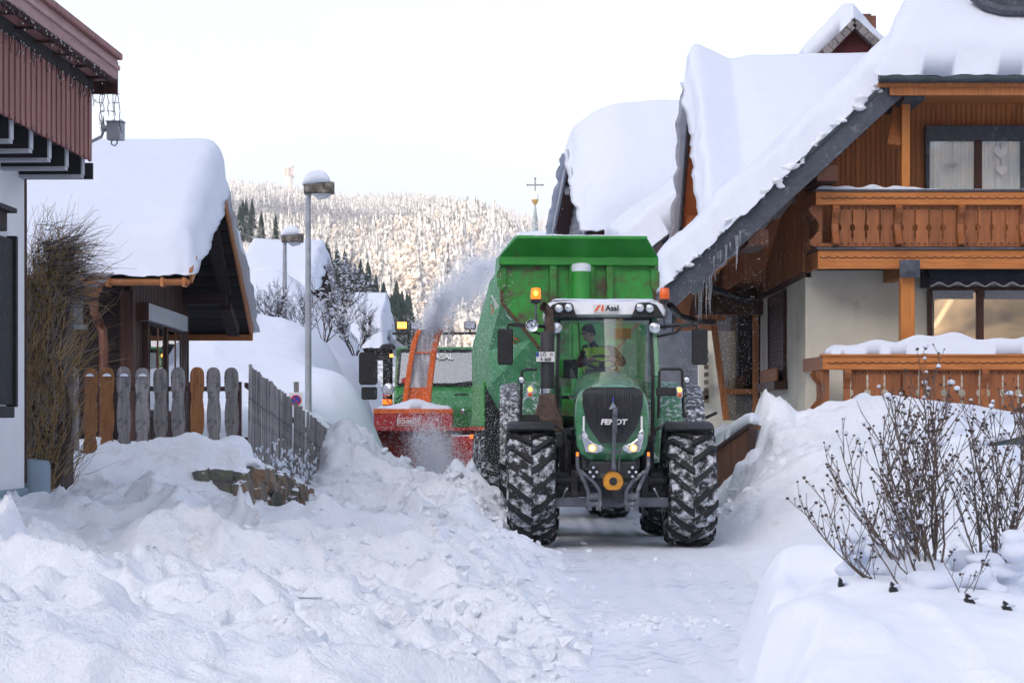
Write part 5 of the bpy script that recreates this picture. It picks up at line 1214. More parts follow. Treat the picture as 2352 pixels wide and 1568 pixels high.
# window pictures: a little tree and two hearts, white
wx = HYW-.03-.02-HYW
tp = MB(); c0 = hpx(2185, 395, HYW-.125); rs = random.Random(3)
def tw_(p, a, L, lev):
    q = (p[0]+math.sin(a)*L, p[1], p[2]+math.cos(a)*L); tp.bar(p, q, .012/(1+lev*.4), .004, up=(0, 1, 0))
    if lev < 4:
        for da in (-.55, .1, .55): tw_(q, a+da+rs.uniform(-.15, .15), L*.68, lev+1)
tw_((c0[0], c0[1], c0[2]-.12), 0, .11, 0); tp.build('window_tree', M['curtain_w'], uwin)
def heart(cx, cz, s): return [(cx+s*16*math.sin(t)**3/16, c0[1], cz+s*(13*math.cos(t)-5*math.cos(2*t)-2*math.cos(3*t)-math.cos(4*t))/16) for t in [2*math.pi*k/28 for k in range(28)]]
for (x, y, s) in ((2299, 349, .13), (2301, 391, .105)):
    c = hpx(x, y, HYW-.125); MB().prism(heart(c[0], c[2], s), (0, 0, 0), (0, .006, 0)).build('window_heart', M['curtain_w'], uwin)
c = hpx(2300, 322, HYW-.125); e = hpx(2300, 391, HYW-.125); MB().tube([c, e], .005, 4).build('window_string', M['curtain_w'], uwin)
lwin = window('lower_window', 2140, 2420, 668, 800, HYW-.05, (2250,), M['hw_dark'], M['win_gold'])
for a, b in ((2142, 2235), (2262, 2420)):
    for k in range(4): MB().bx(*[v for pr in zip(hpx(a, 686-k*5, HYW-.12), hpx(b, 682-k*5, HYW-.09)) for v in pr]).build('shutter_slat', M['box_grey'], lwin)
aw = MB(); n = 60; pts = []
for k in range(n+1): x = 2136+k*5; pts.append((hpx(x, 653+4.5*math.cos(k*.75), HYW-.5)))
top = [hpx(2136+300, 627, HYW-.5), hpx(2136, 627, HYW-.5)]
aw.prism(pts+top, (0, -.01, 0), (0, .01, 0)); awn = aw.build('awning', M['awning'], house)
MB().tube([Vector(p)+Vector((0, -.015, 0)) for p in pts], .012, 5).build('awning_hem', M['white_p'], awn)
MB().bx(*[v for pr in zip(hpx(2132, 632, HYW-.45), hpx(2500, 616, HYW-.1)) for v in pr]).build('awning_box', M['black_m'], awn)
MB().bx(*[v for pr in zip(hpx(2120, 660, HYW-.3), hpx(2134, 625, HYW-.05)) for v in pr]).build('awning_bracket', M['iron_dk'], awn)
# side window with window box
sw_ = empty('side_window', (0, 0, 0)); sw_.parent = house
y0, y1, z0, z1 = 2.75, 4.95, 2.45, 3.95
for (a, b, c, d_) in ((y0-.16, y0, z0, z1+.16), (y1, y1+.16, z0, z1+.16), (y0, y1, z1, z1+.16), (y0-.16, y1+.16, z0-.1, z0)): MB().bx(-.07, .0, a, b, c, d_).build('frame', M['hw_dark'], sw_, bevel=.008)
MB().bx(-.04, -.02, y0+.02, y1-.02, z0, z1).build('shutter', M['hw_dark'], sw_)
for k in range(18): MB().bx(-.048, -.041, y0+.02, y1-.02, z0+.03+k*.08, z0+.085+k*.08).build('shutter_slat', M['rail_brown'], sw_)
MB().prism([(0, y0-.2, 2.40), (0, y1+.2, 2.40), (0, y1+.2, 2.62)]+[(0, y1+.2-.1*k, 2.62+.04*(k % 2)) for k in range(1, 26)]+[(0, y0-.2, 2.62)], (-.20, 0, 0), (-.17, 0, 0)).build('window_box', M['hw_side'], sw_)
MB().bx(-.26, .0, y0-.3, y1+.3, 2.24, 2.40).build('sill', M['hw_dark'], sw_, bevel=.01)
# down pipe
MB().tube([hpx(1598, 640, 40.0), hpx(1622, 655, 41.0), hpx(1700, 685, 43.5), hpx(1728, 692, 44.6), hpx(1742, 704, 45.2), hpx(1746, 730, 45.2), hpx(1748, 920, 45.2)], .065, 12).build('down_pipe', M['pipe_dk'], house, 'auto')
MB().tube([hpx(1538, 700, 40.0), hpx(1560, 725, 41.0), hpx(1600, 738, 42.5), hpx(1640, 740, 43.5)], .06, 10).build('branch_pipe', M['pipe_dk'], house, 'auto')
# entrance: canopy and slanting timber wind screen with a dim pane
en = empty('entrance', (0, 0, 0)); en.parent = house
dE = 44.8
q = [hpx(1637, 722, dE), hpx(1668, 965, dE), hpx(1735, 965, dE), hpx(1735, 708, dE)]
for a, b, w in ((q[0], q[1], .13), (q[3], q[2], .12), (q[0], q[3], .16)): MB().bar(a, b, w, .12, up=(0, 1, 0)).build('screen_frame', M['hw_side'], en, bevel=.01)
a, b = hpx(1664, 899, dE), hpx(1735, 899, dE); MB().bar(a, b, .11, .10, up=(0, 1, 0)).build('screen_bar', M['hw'], en)
MB().prism([Vector(p)+Vector((0, .0, 0)) for p in q], (0, .02, 0), (0, .035, 0)).build('screen_pane', glassmat('porch_pane', (.42, .38, .34), .35, .05), en)
MB().bx(*[v for pr in zip(hpx(1600, 722, dE-.2), hpx(1738, 706, dE+2.6)) for v in pr]).build('canopy', M['hw_dark'], en)
MB().bx(*[v for pr in zip(hpx(1604, 735, dE-.15), hpx(1640, 722, dE+2.5)) for v in pr]).build('canopy_side', M['hw_side'], en)
snow_slab('canopy_snow', bil(hpx(1598, 716, dE-.1), hpx(1737, 706, dE-.1), hpx(1737, 700, dE+2.4), hpx(1598, 700, dE+2.4), 24, 14), .14, parent=en, edge=(.15, .1, .2, .2), jag=.03, amp=.03, seed=91)
MB().bx(*[v for pr in zip(hpx(1690, 980, dE+1.2), hpx(1770, 715, dE+1.3)) for v in pr]).build('door', M['hw_dark'], en)
MB().bar(hpx(1600, 968, 44), hpx(1645, 948, 45.5), .05, .05).build('hand_rail', M['black'], en)
# far part of the same side: pale wall with stone quoins
fw = MB().bx(PX(1607, 50)-HX, .0, 12.0, 12.3, 0, 4.1).build('far_wall', M['cream'], house)
for k in range(7): MB().bx(*[v for pr in zip(hpx(1618, 812+k*17.5, 50.0), hpx(1626, 803+k*17.5, 50.15)) for v in pr]).build('quoin', M['stone'], house)
MB().bx(*[v for pr in zip(hpx(1608, 925, 50.0), hpx(1627, 898, 50.15)) for v in pr]).build('quoin', M['stone'], house)
# dormer and chimney on the far roof
dm = MB(); dd = 47.0
tri = [hpx(1905, 122, dd), hpx(2015, 122, dd), hpx(1962, 66, dd)]
dm.prism(tri, (0, 0, 0), (0, 2, 0)); dmo = dm.build('dormer', paint('dormer_red', (.12, .02, .02), .8, var=.2), house)
apex = Vector(hpx(1962, 54, dd-.25)); lft = Vector(hpx(1893, 124, dd-.25)); rgt = Vector(hpx(2030, 118, dd-.25))
for a, b in ((lft, apex), (apex, rgt)):
    for k in range(5):
        p, q = a+(b-a)*(k/5), a+(b-a)*((k+1)/5-.015); MB().bar(p, q, .22, .17, up=(0, 0, 1)).build('shingle', M['old_grey'], dmo)
pa = [lft+Vector((-.5, 0, -.35)), apex+Vector((0, 0, .12)), rgt+Vector((.5, 0, -.35))]; pb = [p+Vector((0, 2.5, 0)) for p in pa]
base, t = path_slab(pa, pb, 40, 16); snow_slab('dormer_snow', base, np.interp(t, [0, .25, .42, .5, .7, 1], [.5, .55, .60, .42, .28, .3])[:, None]*np.ones((1, 16)), parent=dmo, edge=(.1, .1, .12, .1), jag=.05, amp=.05, seed=95)
ch_ = MB().bx(*[v for pr in zip(hpx(1976, 90, 48.5), hpx(2004, 46, 49.0)) for v in pr]); ch_.bx(*[v for pr in zip(hpx(1982, 47, 48.6), hpx(1996, 38, 48.9)) for v in pr]); ch_.build('chimney', paint('chimney_brick', (.16, .07, .045), .9, var=.3, scale=8), house)
# roof dormer edge at the top corner of the picture
MB().tube([hpx(2235, -8, 36.9), hpx(2262, 12, 36.75), hpx(2300, 24, 36.65), hpx(2420, 29, 36.6)], .09, 8).build('upper_gutter', M['slate'], house)
MB().bx(*[v for pr in zip(hpx(2262, 14, 36.8), hpx(2420, -60, 38)) for v in pr]).build('upper_dormer', M['slate'], house)
# ------------------------------------------------------------------ chalet behind, church spire, brown fence, buried car, foreground shrub
CH = Vector((PX(1420, 57), 57.0, .5))
chal = empty('shingled_chalet', CH, label='chalet with grey shingled gable and rounded snow roof behind the trailer', cat='house'); chal.rotation_euler[2] = R(7)
def k_(x, y, d): p = P(x, y, d); return p-CH
M['shingle_grey'] = paint('shingle_grey', (.20, .22, .26), .8, var=.25, scale=3, bmp=.3, bscale=20, dirt=(.55, .6, .68), dirt_amt=.12, dirt_scale=2)
M['pale_board'] = paint('pale_board', (.36, .39, .45), .8, var=.15, scale=3)
M['chalet_brown'] = wood('chalet_brown', (.085, .035, .028), .3, (9, 9, .6), 2, .7)
xg = PX(1322, 58); yN_, yR_, yF_ = 55.5, 58.5, 62.0; zN_, zR_, zF_ = PZ(528, 55.5), PZ(352, 58.5), PZ(560, 62)
def kl(x, y, z): return Vector((x, y, z))-CH
gw_ = MB(); gw_.prism([kl(0, yN_+.5, .5), kl(0, yF_-.5, .5), kl(0, yF_-.5, zF_+.5), kl(0, yR_, zR_-.15), kl(0, yN_+.5, zN_+.4)], (xg+.45+0, 0, 0), (xg+7, 0, 0)); g_ = gw_.build('gable_wall', M['shingle_grey'], chal)
for k in range(16):
    z0 = PZ(545, 58)+k*.20; y0 = np.interp(z0, [zN_, zR_], [yN_+.5, yR_]); y1 = np.interp(z0, [zF_, zR_], [yF_-.6, yR_])
    if y1-y0 > .3: p = kl(xg+.42, 0, 0); MB().bx(p.x-.012, p.x+.03, y0-CH.y, y1-CH.y, z0-CH.z, z0+.185-CH.z).build('shingle_row', M['shingle_grey'], g_)
rf2 = empty('roof', (0, 0, 0)); rf2.parent = chal
for ya, za, yb, zb_ in ((yN_, zN_, yR_, zR_), (yR_, zR_, yF_, zF_)):
    MB().add([kl(x, y, z+dz) for x in (xg, xg+7.4) for (y, z) in ((ya, za), (yb, zb_)) for dz in (-.14, 0)], [(0, 1, 3, 2), (4, 6, 7, 5), (0, 4, 5, 1), (2, 3, 7, 6), (0, 2, 6, 4), (1, 5, 7, 3)]).build('roof_plane', M['chalet_brown'], rf2)
MB().bar(kl(xg-.02, yR_, zR_-.05), kl(xg-.02, yF_, zF_-.05), .06, .40).build('verge_board', M['pale_board'], rf2); MB().bar(kl(xg-.02, yR_, zR_-.05), kl(xg-.02, yN_, zN_-.05), .06, .30).build('verge_board', M['pale_board'], rf2)
MB().bar(kl(xg+.1, 59.4, PZ(440, 59.4)), kl(xg+.1, 60.2, PZ(415, 60.2)), .1, .22).build('collar_beam', M['pale_board'], rf2)
pa = [kl(xg-.12, yN_-.2, zN_), kl(xg-.12, yR_, zR_+.05), kl(xg-.12, yF_+.1, zF_)]; pb = [kl(xg+8, yN_-.2, zN_), kl(xg+8, yR_, zR_+.05), kl(xg+8, yF_+.1, zF_)]
base, t = path_slab(pa, pb, 60, 60); vv = np.linspace(0, 1, 60)[None, :]
th = np.interp(t, [0, .1, .3, .45, .6, 1], [.5, .9, 1.1, 1.15, .9, .5])[:, None]*np.interp(vv, [0, .08, .16, .3, 1], [.75, .95, 1.18, 1.3, 1.3])
snow_slab('roof_snow', base, th, parent=rf2, edge=(.06, .06, .12, .04), jag=.12, amp=.06, nscale=.5, seed=101, bulge=.1, rnd=2.2)
# lower front gable with brown wall
a, b = k_(1385, 570, 51), k_(1560, 450, 51)
MB().prism([k_(1455, 600, 51.6), k_(1600, 600, 51.6), k_(1600, 440, 51.6), k_(1555, 470, 51.6)], (0, 0, 0), (0, 3, 0)).build('front_gable', M['chalet_brown'], chal)
MB().bx(*[v for pr in zip(k_(1505, 600, 51.5), k_(1520, 560, 51.55)) for v in pr]).build('window_shutter', M['pale_board'], chal)
MB().bar(k_(1455, 560, 51.2), k_(1560, 468, 51.2), .08, .16).build('front_verge', M['slate'], chal)
snow_slab('front_snow', bil(k_(1380, 600, 50.9), k_(1590, 437, 50.9), k_(1590, 430, 54), k_(1380, 590, 54), 60, 20), .75, up=(-.5, 0, .86), parent=chal, edge=(.05, .02, .12, .02), jag=.10, amp=.08, nscale=1.2, seed=103)
# snowy roof shoulder left of the chalet and the spire
nb_ = far_cottage('neighbour_roof', 'low snow-covered roof between the church spire and the chalet', 1190, 1318, 566, 620, 72, 10, 2, thick=.55, seed=105)
sp = empty('church_spire', (PX(1229, 150), 150, 2), label='thin church spire with golden ball and cross above the trailer', cat='spire')
def s_(x, y): p = P(x, y, 150); return (p.x-PX(1229, 150), 0, p.z-2)
zb_, zt_ = s_(1229, 525)[2], s_(1229, 468)[2]
M['verdigris'] = paint('spire_slate', (.22, .27, .30), .6, var=.3, scale=2); M['gold'] = paint('gilded', (.55, .36, .12), .35, metal=.7, var=.15)
M['spire_metal'] = paint('spire_metal', (.20, .21, .22), .5, metal=.4, var=.2)
MB().lathe([(2.2, 0), (.34, zb_-2), (.22, zb_), (.05, zt_)], n=8).build('spire_roof', M['verdigris'], sp)
MB().lathe([(.04, zt_-.1), (.16, zt_+.02), (.22, zt_+.16), (.24, zt_+.3)], n=14).build('ball', M['gold'], sp, 'auto')
MB().lathe([(.24, zt_+.3), (.25, zt_+.42), (.16, zt_+.72), (.02, zt_+.9)], n=14).build('ball_snow', M['snow'], sp, 'auto')
zc, ztop = s_(0, 425)[2], s_(0, 410)[2]
MB().tube([(0, 0, zt_+.8), (0, 0, ztop)], .055, 6).build('cross_stem', M['spire_metal'], sp); MB().tube([(-.5, 0, zc), (.5, 0, zc)], .055, 6).build('cross_arm', M['spire_metal'], sp)
for p in ((-.52, 0, zc), (.52, 0, zc), (0, 0, ztop)): MB().lathe([(.001, -.09), (.11, 0), (.001, .09)], p, 'Z', 8).build('cross_knob', M['spire_metal'], sp)

# brown slat fence by the heap on the right
bf = empty('board_fence', (PX(1640, 33.5), 33.5, .2), label='low brown board fence disappearing into the snow heap beside the tractor', cat='fence')
M['bf'] = wood('fence_brown', (.17, .075, .042), .35, (9, 9, .7), 4, .7, dark=(.07, .03, .02), dark_amt=.15, rnd=.12)
a, b = P(1640, 1040, 35.5), P(1724, 982, 32.6); o0 = bf.location
nbf = 20; bm_ = MB().box((0, 0, -.45), (.10, .02, .9)).mesh('board', M['bf'])
for k in range(nbf):
    p = a+(b-a)*((k+.5)/nbf)-Vector(o0); an = math.atan2((b-a).y, (b-a).x); o = link('board', bm_, bf, p, (0, 0, an)); o.scale = ((b-a).to_2d().length/nbf/.10*.93, 1, 1)
MB().bar(a-Vector(o0)+Vector((0, 0, .03)), b-Vector(o0)+Vector((0, 0, .03)), .07, .06).build('top_rail', M['rail_brown'], bf)
MB().bar(b-Vector(o0)+Vector((.02, 0, -1.1)), b-Vector(o0)+Vector((.02, 0, .03)), .09, .09).build('post', M['rail_brown'], bf)
MB().bar(b-Vector(o0), b-Vector(o0)+Vector((.35, .1, .0)), .06, .06).build('gate_rail', M['bf'], bf)
snow_slab('fence_snow', bil(*[tuple(v) for v in (a-Vector(o0)+Vector((-.05, .12, .05)), b-Vector(o0)+Vector((.0, .02, .05)), b-Vector(o0)+Vector((.25, .35, .05)), a-Vector(o0)+Vector((.1, .6, .05)))], 40, 14), .22, parent=bf, edge=(.15, .1, .3, .3), jag=.03, amp=.06, nscale=1.5, seed=111)
# far rounded drift past the fence
hump('snow_drift', '', (PX(1665, 40), 40, .0), (.9, 2.2, 1.5), 31)
hump('snow_drift', '', (PX(1990, 33.6), 33.8, .9), (.75, 1.0, 1.08), 32)

# parked car buried to the windows
car = empty('parked_car', (PX(2330, 29.5), 29.5, .0), label='pale parked car buried in snow up to its side window', cat='car')
M['car'] = paint('car_silver', (.50, .54, .58), .3, metal=.3, var=.06, scale=3, coat=.4); M['car_glass'] = paint('car_glass', (.035, .09, .11), .08, var=.3, scale=2, spec=.9)
def cs(y, k=1.0): return [(-2.1, y, .3), (-2.15, y, .75), (-2.0, y*1.0, .98), (-1.05, y*.99, 1.08), (-.55, y*.90, 1.33), (-.15, y*.86, 1.44), (.5, y*.84, 1.48), (1.1, y*.85, 1.44), (1.7, y*.92, 1.18), (2.1, y, 1.0), (2.15, y, .6), (2.1, y, .3)]
cbod = MB().loft([cs(-.85), cs(-.6), cs(.6), cs(.85)]).build('body', M['car'], car, 'auto', subsurf=1)
MB().prism([(-.86, 0, 1.10), (-.45, 0, 1.30), (-.02, 0, 1.395), (.42, 0, 1.415), (.40, 0, 1.10)], (0, -.86, 0), (0, -.80, 0)).build('side_window', M['car_glass'], car)
MB().prism([(.50, 0, 1.10), (.52, 0, 1.41), (1.0, 0, 1.38), (1.35, 0, 1.12)], (0, -.86, 0), (0, -.80, 0)).build('side_window', M['car_glass'], car)
MB().tube([(-.90, -.865, 1.09), (-.47, -.865, 1.31), (-.03, -.865, 1.41), (.5, -.865, 1.432), (1.02, -.865, 1.39)], .012, 5).build('window_trim', M['black'], car)
for s in (-1, 1):
    for x in (-1.35, 1.35): MB().lathe([(.2, -.1), (.31, -.09), (.31, .09), (.2, .1)], (x, s*.75, .31), 'Y', 20).build('wheel', M['black_m'], car)
MB().lathe([(.001, -.1), (.07, -.06), (.07, .06), (.001, .1)], (-.72, -.93, 1.12), 'X', 10).build('wing_mirror', M['car'], car)
snow_slab('roof_snow', bil((-1.3, -.72, 1.06), (1.6, -.74, 1.3), (1.6, .74, 1.3), (-1.3, .72, 1.06), 50, 20)+np.array([0, 0, 1])*(.36*np.sin(np.linspace(0, 1, 50)*math.pi)[:, None, None]**.7*.62), .20, parent=car, edge=(.12, .12, .2, .2), jag=.03, amp=.04, seed=121)

# foreground shrubs on the bank
M['twig_fg'] = paint('shrub_bark', (.105, .080, .066), .9, var=.5, scale=25)
def gz1(x, d): return float(ground_z(np.array([x]), np.array([d]))[0])
def fan_shrub(label, px, d, stems, seed):
    # stems: (lean in the picture plane, lean in depth, length, radius)
    rs = random.Random(seed); x0 = PX(px, d); o = empty('bare_shrub', (x0, d, gz1(x0, d)-.06), label=label, cat='shrub', group='bare shrubs on the foreground bank')
    st, sn, bd_ = MB(), [], []
    def snow_on(p, q, r):
        v, f = lumps[rs.randrange(6)]; c = (Vector(p)+Vector(q))/2; L = (Vector(q)-Vector(p)).length; t = (Vector(q)-Vector(p)).normalized()
        m = np.array(t.to_track_quat('X', 'Z').to_matrix()); sn.append(((v*np.array([L*.62, r*1.5, r*1.7])) @ m.T+np.array(c[:])+np.array([0, 0, r*1.2]), f))
    def grow(p, dr, L, r, lev):
        n = max(3, int(L/.07)); pts = [p]; dd = dr; up = .10 if lev == 0 else .07
        for k in range(n):
            dd = (dd+Vector((rs.gauss(0, .10), rs.gauss(0, .10), rs.gauss(up, .05)))).normalized(); pts.append(pts[-1]+dd*L/n)
        st.tube(pts, [max(.0016, r*(1-.62*k/n)) for k in range(n+1)], 6 if lev == 0 else 4, cap=False)
        for k in range(n):
            fl = abs((pts[k+1]-pts[k]).normalized().z)
            if rs.random() < (.30 if lev == 0 else .05)*(1-fl)**2: snow_on(pts[k], pts[k+1], max(.005, r*(.9 if lev == 0 else 1.4)))
            if rs.random() < .25: v, f = lumps1[rs.randrange(6)]; bd_.append((v*rs.uniform(.0025, .0045)+np.array(pts[k][:]), f))
        if lev < 2:
            for k in range(max(1, n//4), n):
                for _q in range(1 if rs.random() < (.95 if lev == 0 else .68) else 0):
                    a = rs.uniform(0, 6.28); sd = Vector((math.cos(a), math.sin(a)*.8, rs.uniform(.0, .6)))
                    grow(pts[k], (dd*.8+sd*.62).normalized(), L*rs.uniform(.22, .46)*(1.0-.35*k/n), r*.50, lev+1)
        if rs.random() < .8:
            v, f = lumps1[rs.randrange(6)]; s_ = rs.uniform(.006, .0125); bd_.append((v*np.array([s_, s_, s_*1.1])+np.array(pts[-1][:]), f))
            if rs.random() < .22: sn.append((v*s_*rs.uniform(1.0, 2.2)+np.array(pts[-1][:])+np.array([0, 0, s_*1.2]), f))
    for lx, ly, L, r in stems: grow(Vector((rs.uniform(-.07, .07), rs.uniform(-.06, .06), 0)), Vector((math.sin(lx), ly, math.cos(lx))).normalized(), L*.84*rs.uniform(.9, 1.1), r*.66, 0)
    st.build('branches', M['twig_fg'], o, fix=False)
    if sn: v, f = merge_arrays(sn); tag(link('branch_snow', np_mesh('branch_snow', v, f, M['snow']), o), kind='stuff')
    v, f = merge_arrays(bd_); tag(link('buds', np_mesh('buds', v, f, M['bud']), o), kind='stuff')
rr_ = lambda a: R(a)
fan_shrub('broad leafless shrub with brown seed heads in the right foreground', 2150, 12.5, [(R(a), y, L, r) for a, y, L, r in ((-62, .2, .95, .010), (-55, -.3, 1.05, .010), (-47, .3, 1.1, .011), (-40, -.1, 1.25, .012), (-33, .4, 1.2, .011), (-26, -.3, 1.35, .013), (-18, .2, 1.4, .013), (-10, -.2, 1.45, .014), (-3, .3, 1.45, .013), (6, -.1, 1.35, .012), (14, .3, 1.3, .011), (-66, 0, .8, .008), (-58, .4, 1.0, .009), (-50, 0, 1.15, .010), (-36, .1, 1.3, .010), (-30, -.4, 1.1, .010), (-22, .5, 1.2, .010), (-14, 0, 1.3, .011))], 5)
fan_shrub('tall leafless shrub at the right edge of the foreground bank', 2300, 12.9, [(R(a), y, L, r) for a, y, L, r in ((-24, .2, 1.3, .012), (-14, -.3, 1.4, .012), (-6, .2, 1.5, .013), (2, -.2, 1.5, .013), (10, .3, 1.4, .012), (20, .0, 1.3, .011), (-30, -.1, 1.1, .010), (-20, .4, 1.2, .010), (-10, 0, 1.25, .010), (6, .3, 1.2, .010))], 9)
fan_shrub('low sprawling leafless shrub spreading left over the foreground bank', 2090, 12.2, [(R(a), y, L, r) for a, y, L, r in ((-74, .1, .95, .009), (-68, -.2, 1.0, .009), (-58, .2, .9, .009), (-46, -.2, .75, .008))], 14)
fan_shrub('small leafless twig in front of the broad shrub', 2215, 12.0, [(R(a), y, L, r) for a, y, L, r in ((-20, -.1, .34, .006), (8, .1, .40, .005), (28, 0, .36, .005))], 17)
# cushions of snow among the stems
rs = random.Random(41); cush = []
for k in range(70):
    px, d = rs.uniform(1960, 2352), rs.uniform(12.3, 13.4); x = PX(px, d); v, f = lumps[rs.randrange(6)]; r = rs.uniform(.05, .12)
    cush.append((v*np.array([r*1.2, r*1.2, r*rs.uniform(.7, 1.2)])+np.array([x, d, gz1(x, d)+rs.uniform(-.02, .42)*(rs.random()**1.3)]), f))
v, f = merge_arrays(cush); o = tag(link('snow_cushions', np_mesh('snow_cushions', v, f, M['snow'])), 'soft clumps of snow caught among the foreground branches', 'snow', kind='stuff')
m = o.modifiers.new('remesh', 'REMESH'); m.mode = 'VOXEL'; m.voxel_size = .018; m.use_smooth_shade = True; m2 = o.modifiers.new('smooth', 'SMOOTH'); m2.iterations = 8
# dark fence tips poking out of the bank
for k, (x, y, w, d) in enumerate(((1763, 1374, .022, 13.2), (1932, 1436, .018, 12.0), (2052, 1438, .024, 11.9), (2226, 1443, .03, 11.8), (2312, 1440, .028, 11.8))):
    X_ = PX(x, d); z = gz1(X_, d)
    o = empty('buried_stake', (X_, d, z-.25), label=('dark stake tip in the bank nearest the road', 'dark stake tip below the low sprawling shrub', 'pointed dark stake tip in the middle of the bank', 'dark stake tip under the broad shrub', 'dark stake tip nearest the right picture edge')[k], cat='stake', group='stakes buried in the foreground bank')
    MB().loft([[(-w, -.02, 0), (w, -.02, 0), (w, .02, 0), (-w, .02, 0)], [(-w*1.1, -.03, .24), (w, -.02, .25), (w, .02, .25), (-w, .02, .25)], [(-w*.5, -.03, .30), (w*.1, -.02, .29), (w*.1, .02, .29), (-w*.5, .02, .30)]]).build('tip', M['black_m'], o)
    v, f = lumps[k]; link('snow_cap', np_mesh('snow_cap', v*np.array([w*1.4, .03, .016])+np.array([.012, 0, .275]), f, M['snow']), o)
# ------------------------------------------------------------------ the tractor
TR = Vector((1.25, 28.0, 0.0))
tractor = empty('tractor', TR, label='green tractor with white cab roof and lit headlamps driving up the snowy road', cat='tractor')
def T(x, y, ly): p = P(x, y, 28.0+ly); return p-TR
for sx in (-1.01, 1.02):
    w = tyre_parts(tractor, sx, 0.0, .765, .765, .60, 17, M['rubber_snow'], M['rubber'], M['iron_dk'], ph=(.1 if sx < 0 else .28))
    w.rotation_euler = (0, 0, R(1.2))
for sx in (-1.01, 1.01):
    tyre_parts(tractor, sx, 2.95, 1.0, 1.0, .80, 19, M['rubber_snow'], M['rubber'], M['iron_dk'], lug_h=.055, lug_w=.09)
# front mudguards with their stays
for sx in (-1, 1):
    secs = []
    for k in range(15):
        a = R(62+k*8.0); r0 = .80; 
        o = [(-.31, r0-.07), (-.31, r0), (-.27, r0+.025), (.27, r0+.025), (.31, r0), (.31, r0-.07), (.30, r0-.07), (.30, r0-.005), (-.30, r0-.005), (-.30, r0-.07)]
        secs.append([(x, -r*math.cos(a), r*math.sin(a)) for x, r in o])
    g = MB().loft(secs).build('mudguard', M['black'], tractor, 'auto', loc=(sx*1.01, 0, .775))
    MB().tube([(-sx*.26, -.1, .80), (-sx*.42, -.12, .72), (-sx*.47, -.12, .5), (-sx*.45, -.1, .1)], .022, 8).build('stay', M['iron_dk'], g)
# bonnet: lofted green shell
def hood_sec(w, zt, zb, ly, sq=.55):
    q = []
    for x, z in ((-.80, 0), (-.97, .22), (-1.0, .5), (-.99, .75), (-.90, .90), (-.70, .965), (-.35, .995), (0, 1.0), (.35, .995), (.70, .965), (.90, .90), (.99, .75), (1.0, .5), (.97, .22), (.80, 0)):
        q.append((x*w, ly, zb+(zt-zb)*z))
    return q
hs_ = [(.440, 1.995, 1.09, -.94), (.462, 2.04, 1.07, -.87), (.470, 2.075, 1.06, -.70), (.455, 2.13, 1.06, -.35), (.46, 2.18, 1.10, 0), (.46, 2.22, 1.30, .45), (.44, 2.26, 1.34, .9), (.38, 2.305, 1.36, 1.30)]
hood = MB().loft([hood_sec(*q) for q in hs_]).build('bonnet', M['tgreen'], tractor, 'auto', subsurf=1)
# dark pleated grille panel, bulging forward
gz = np.linspace(1.33, 2.02, 30); gw = np.interp(gz, [1.33, 1.40, 1.50, 1.62, 1.80, 1.95, 2.0, 2.02], [.16, .205, .28, .33, .375, .378, .335, .26])
un = np.linspace(-1, 1, 97); arr = np.zeros((30, 97, 3))
for i, (z, w) in enumerate(zip(gz, gw)):
    arr[i, :, 0] = un*w; arr[i, :, 2] = z
    fold = .007*np.cos(un*w*2*math.pi/.030)*np.clip((z-1.36)/.1, 0, 1)
    arr[i, :, 1] = -.955-.10*np.sqrt(np.clip(1-un**2*.85, 0, 1))*(1-.45*((z-1.66)/.36)**2)+fold+.05*max(0, (z-1.92)/.1)
grille = MB().grid(arr).build('grille', M['grille'], tractor, 'auto', fix=False)
# chrome emblem and letters on the grille
MB().prism([(-.055, 0, 1.745), (.055, 0, 1.745), (0, 0, 1.84)], (0, -1.075, 0), (0, -1.06, 0)).build('emblem', M['chrome'], grille)
MB().prism([(-.014, 0, 1.845), (.014, 0, 1.845), (0, 0, 1.91)], (0, -1.07, 0), (0, -1.055, 0)).build('emblem', M['plate_b'], grille)
lettering('FENDT', .092, M['white_p'], grille, (.005, -1.075, 1.585), bold=.004, shear=.18, sx=1.12)
# headlamp units
for sx in (-1, 1):
    out = [(.20, 1.20), (.34, 1.22), (.36, 1.30), (.395, 1.43), (.375, 1.50), (.33, 1.47), (.30, 1.38), (.24, 1.33), (.15, 1.30), (.12, 1.24)]
    hu = MB().prism([(sx*x, 0, z) for x, z in out], (0, -.985, 0), (0, -.87, 0)).build('headlamp', M['chrome'], tractor, bevel=.012)
    for (lx, lz, r, on) in ((.255, 1.265, .050, True), (.165+.0, 1.262, .042, False), (.345, 1.41, .036, False)):
        c = (sx*lx, -.99, lz)
        MB().lathe([(r*1.12, -.02), (r*1.12, .03)], c, 'Y', 20).build('lamp_ring', M['chrome'], hu, 'auto')
        MB().lathe([(r*.2, -.028), (r*.8, -.026), (r*.98, -.018), (r*.98, .0)], c, 'Y', 20).build('lens', M['head_on'] if on else M['lens'], hu, 'auto')
        if on: MB().lathe([(.001, -.032), (r*.55, -.030), (r*.5, -.02)], c, 'Y', 16).build('bulb', M['head_core'], hu)
    MB().bx(sx*.36-.012, sx*.36+.012, -.98, -.94, 1.47, 1.66).build('trim', M['white_p'], hu)
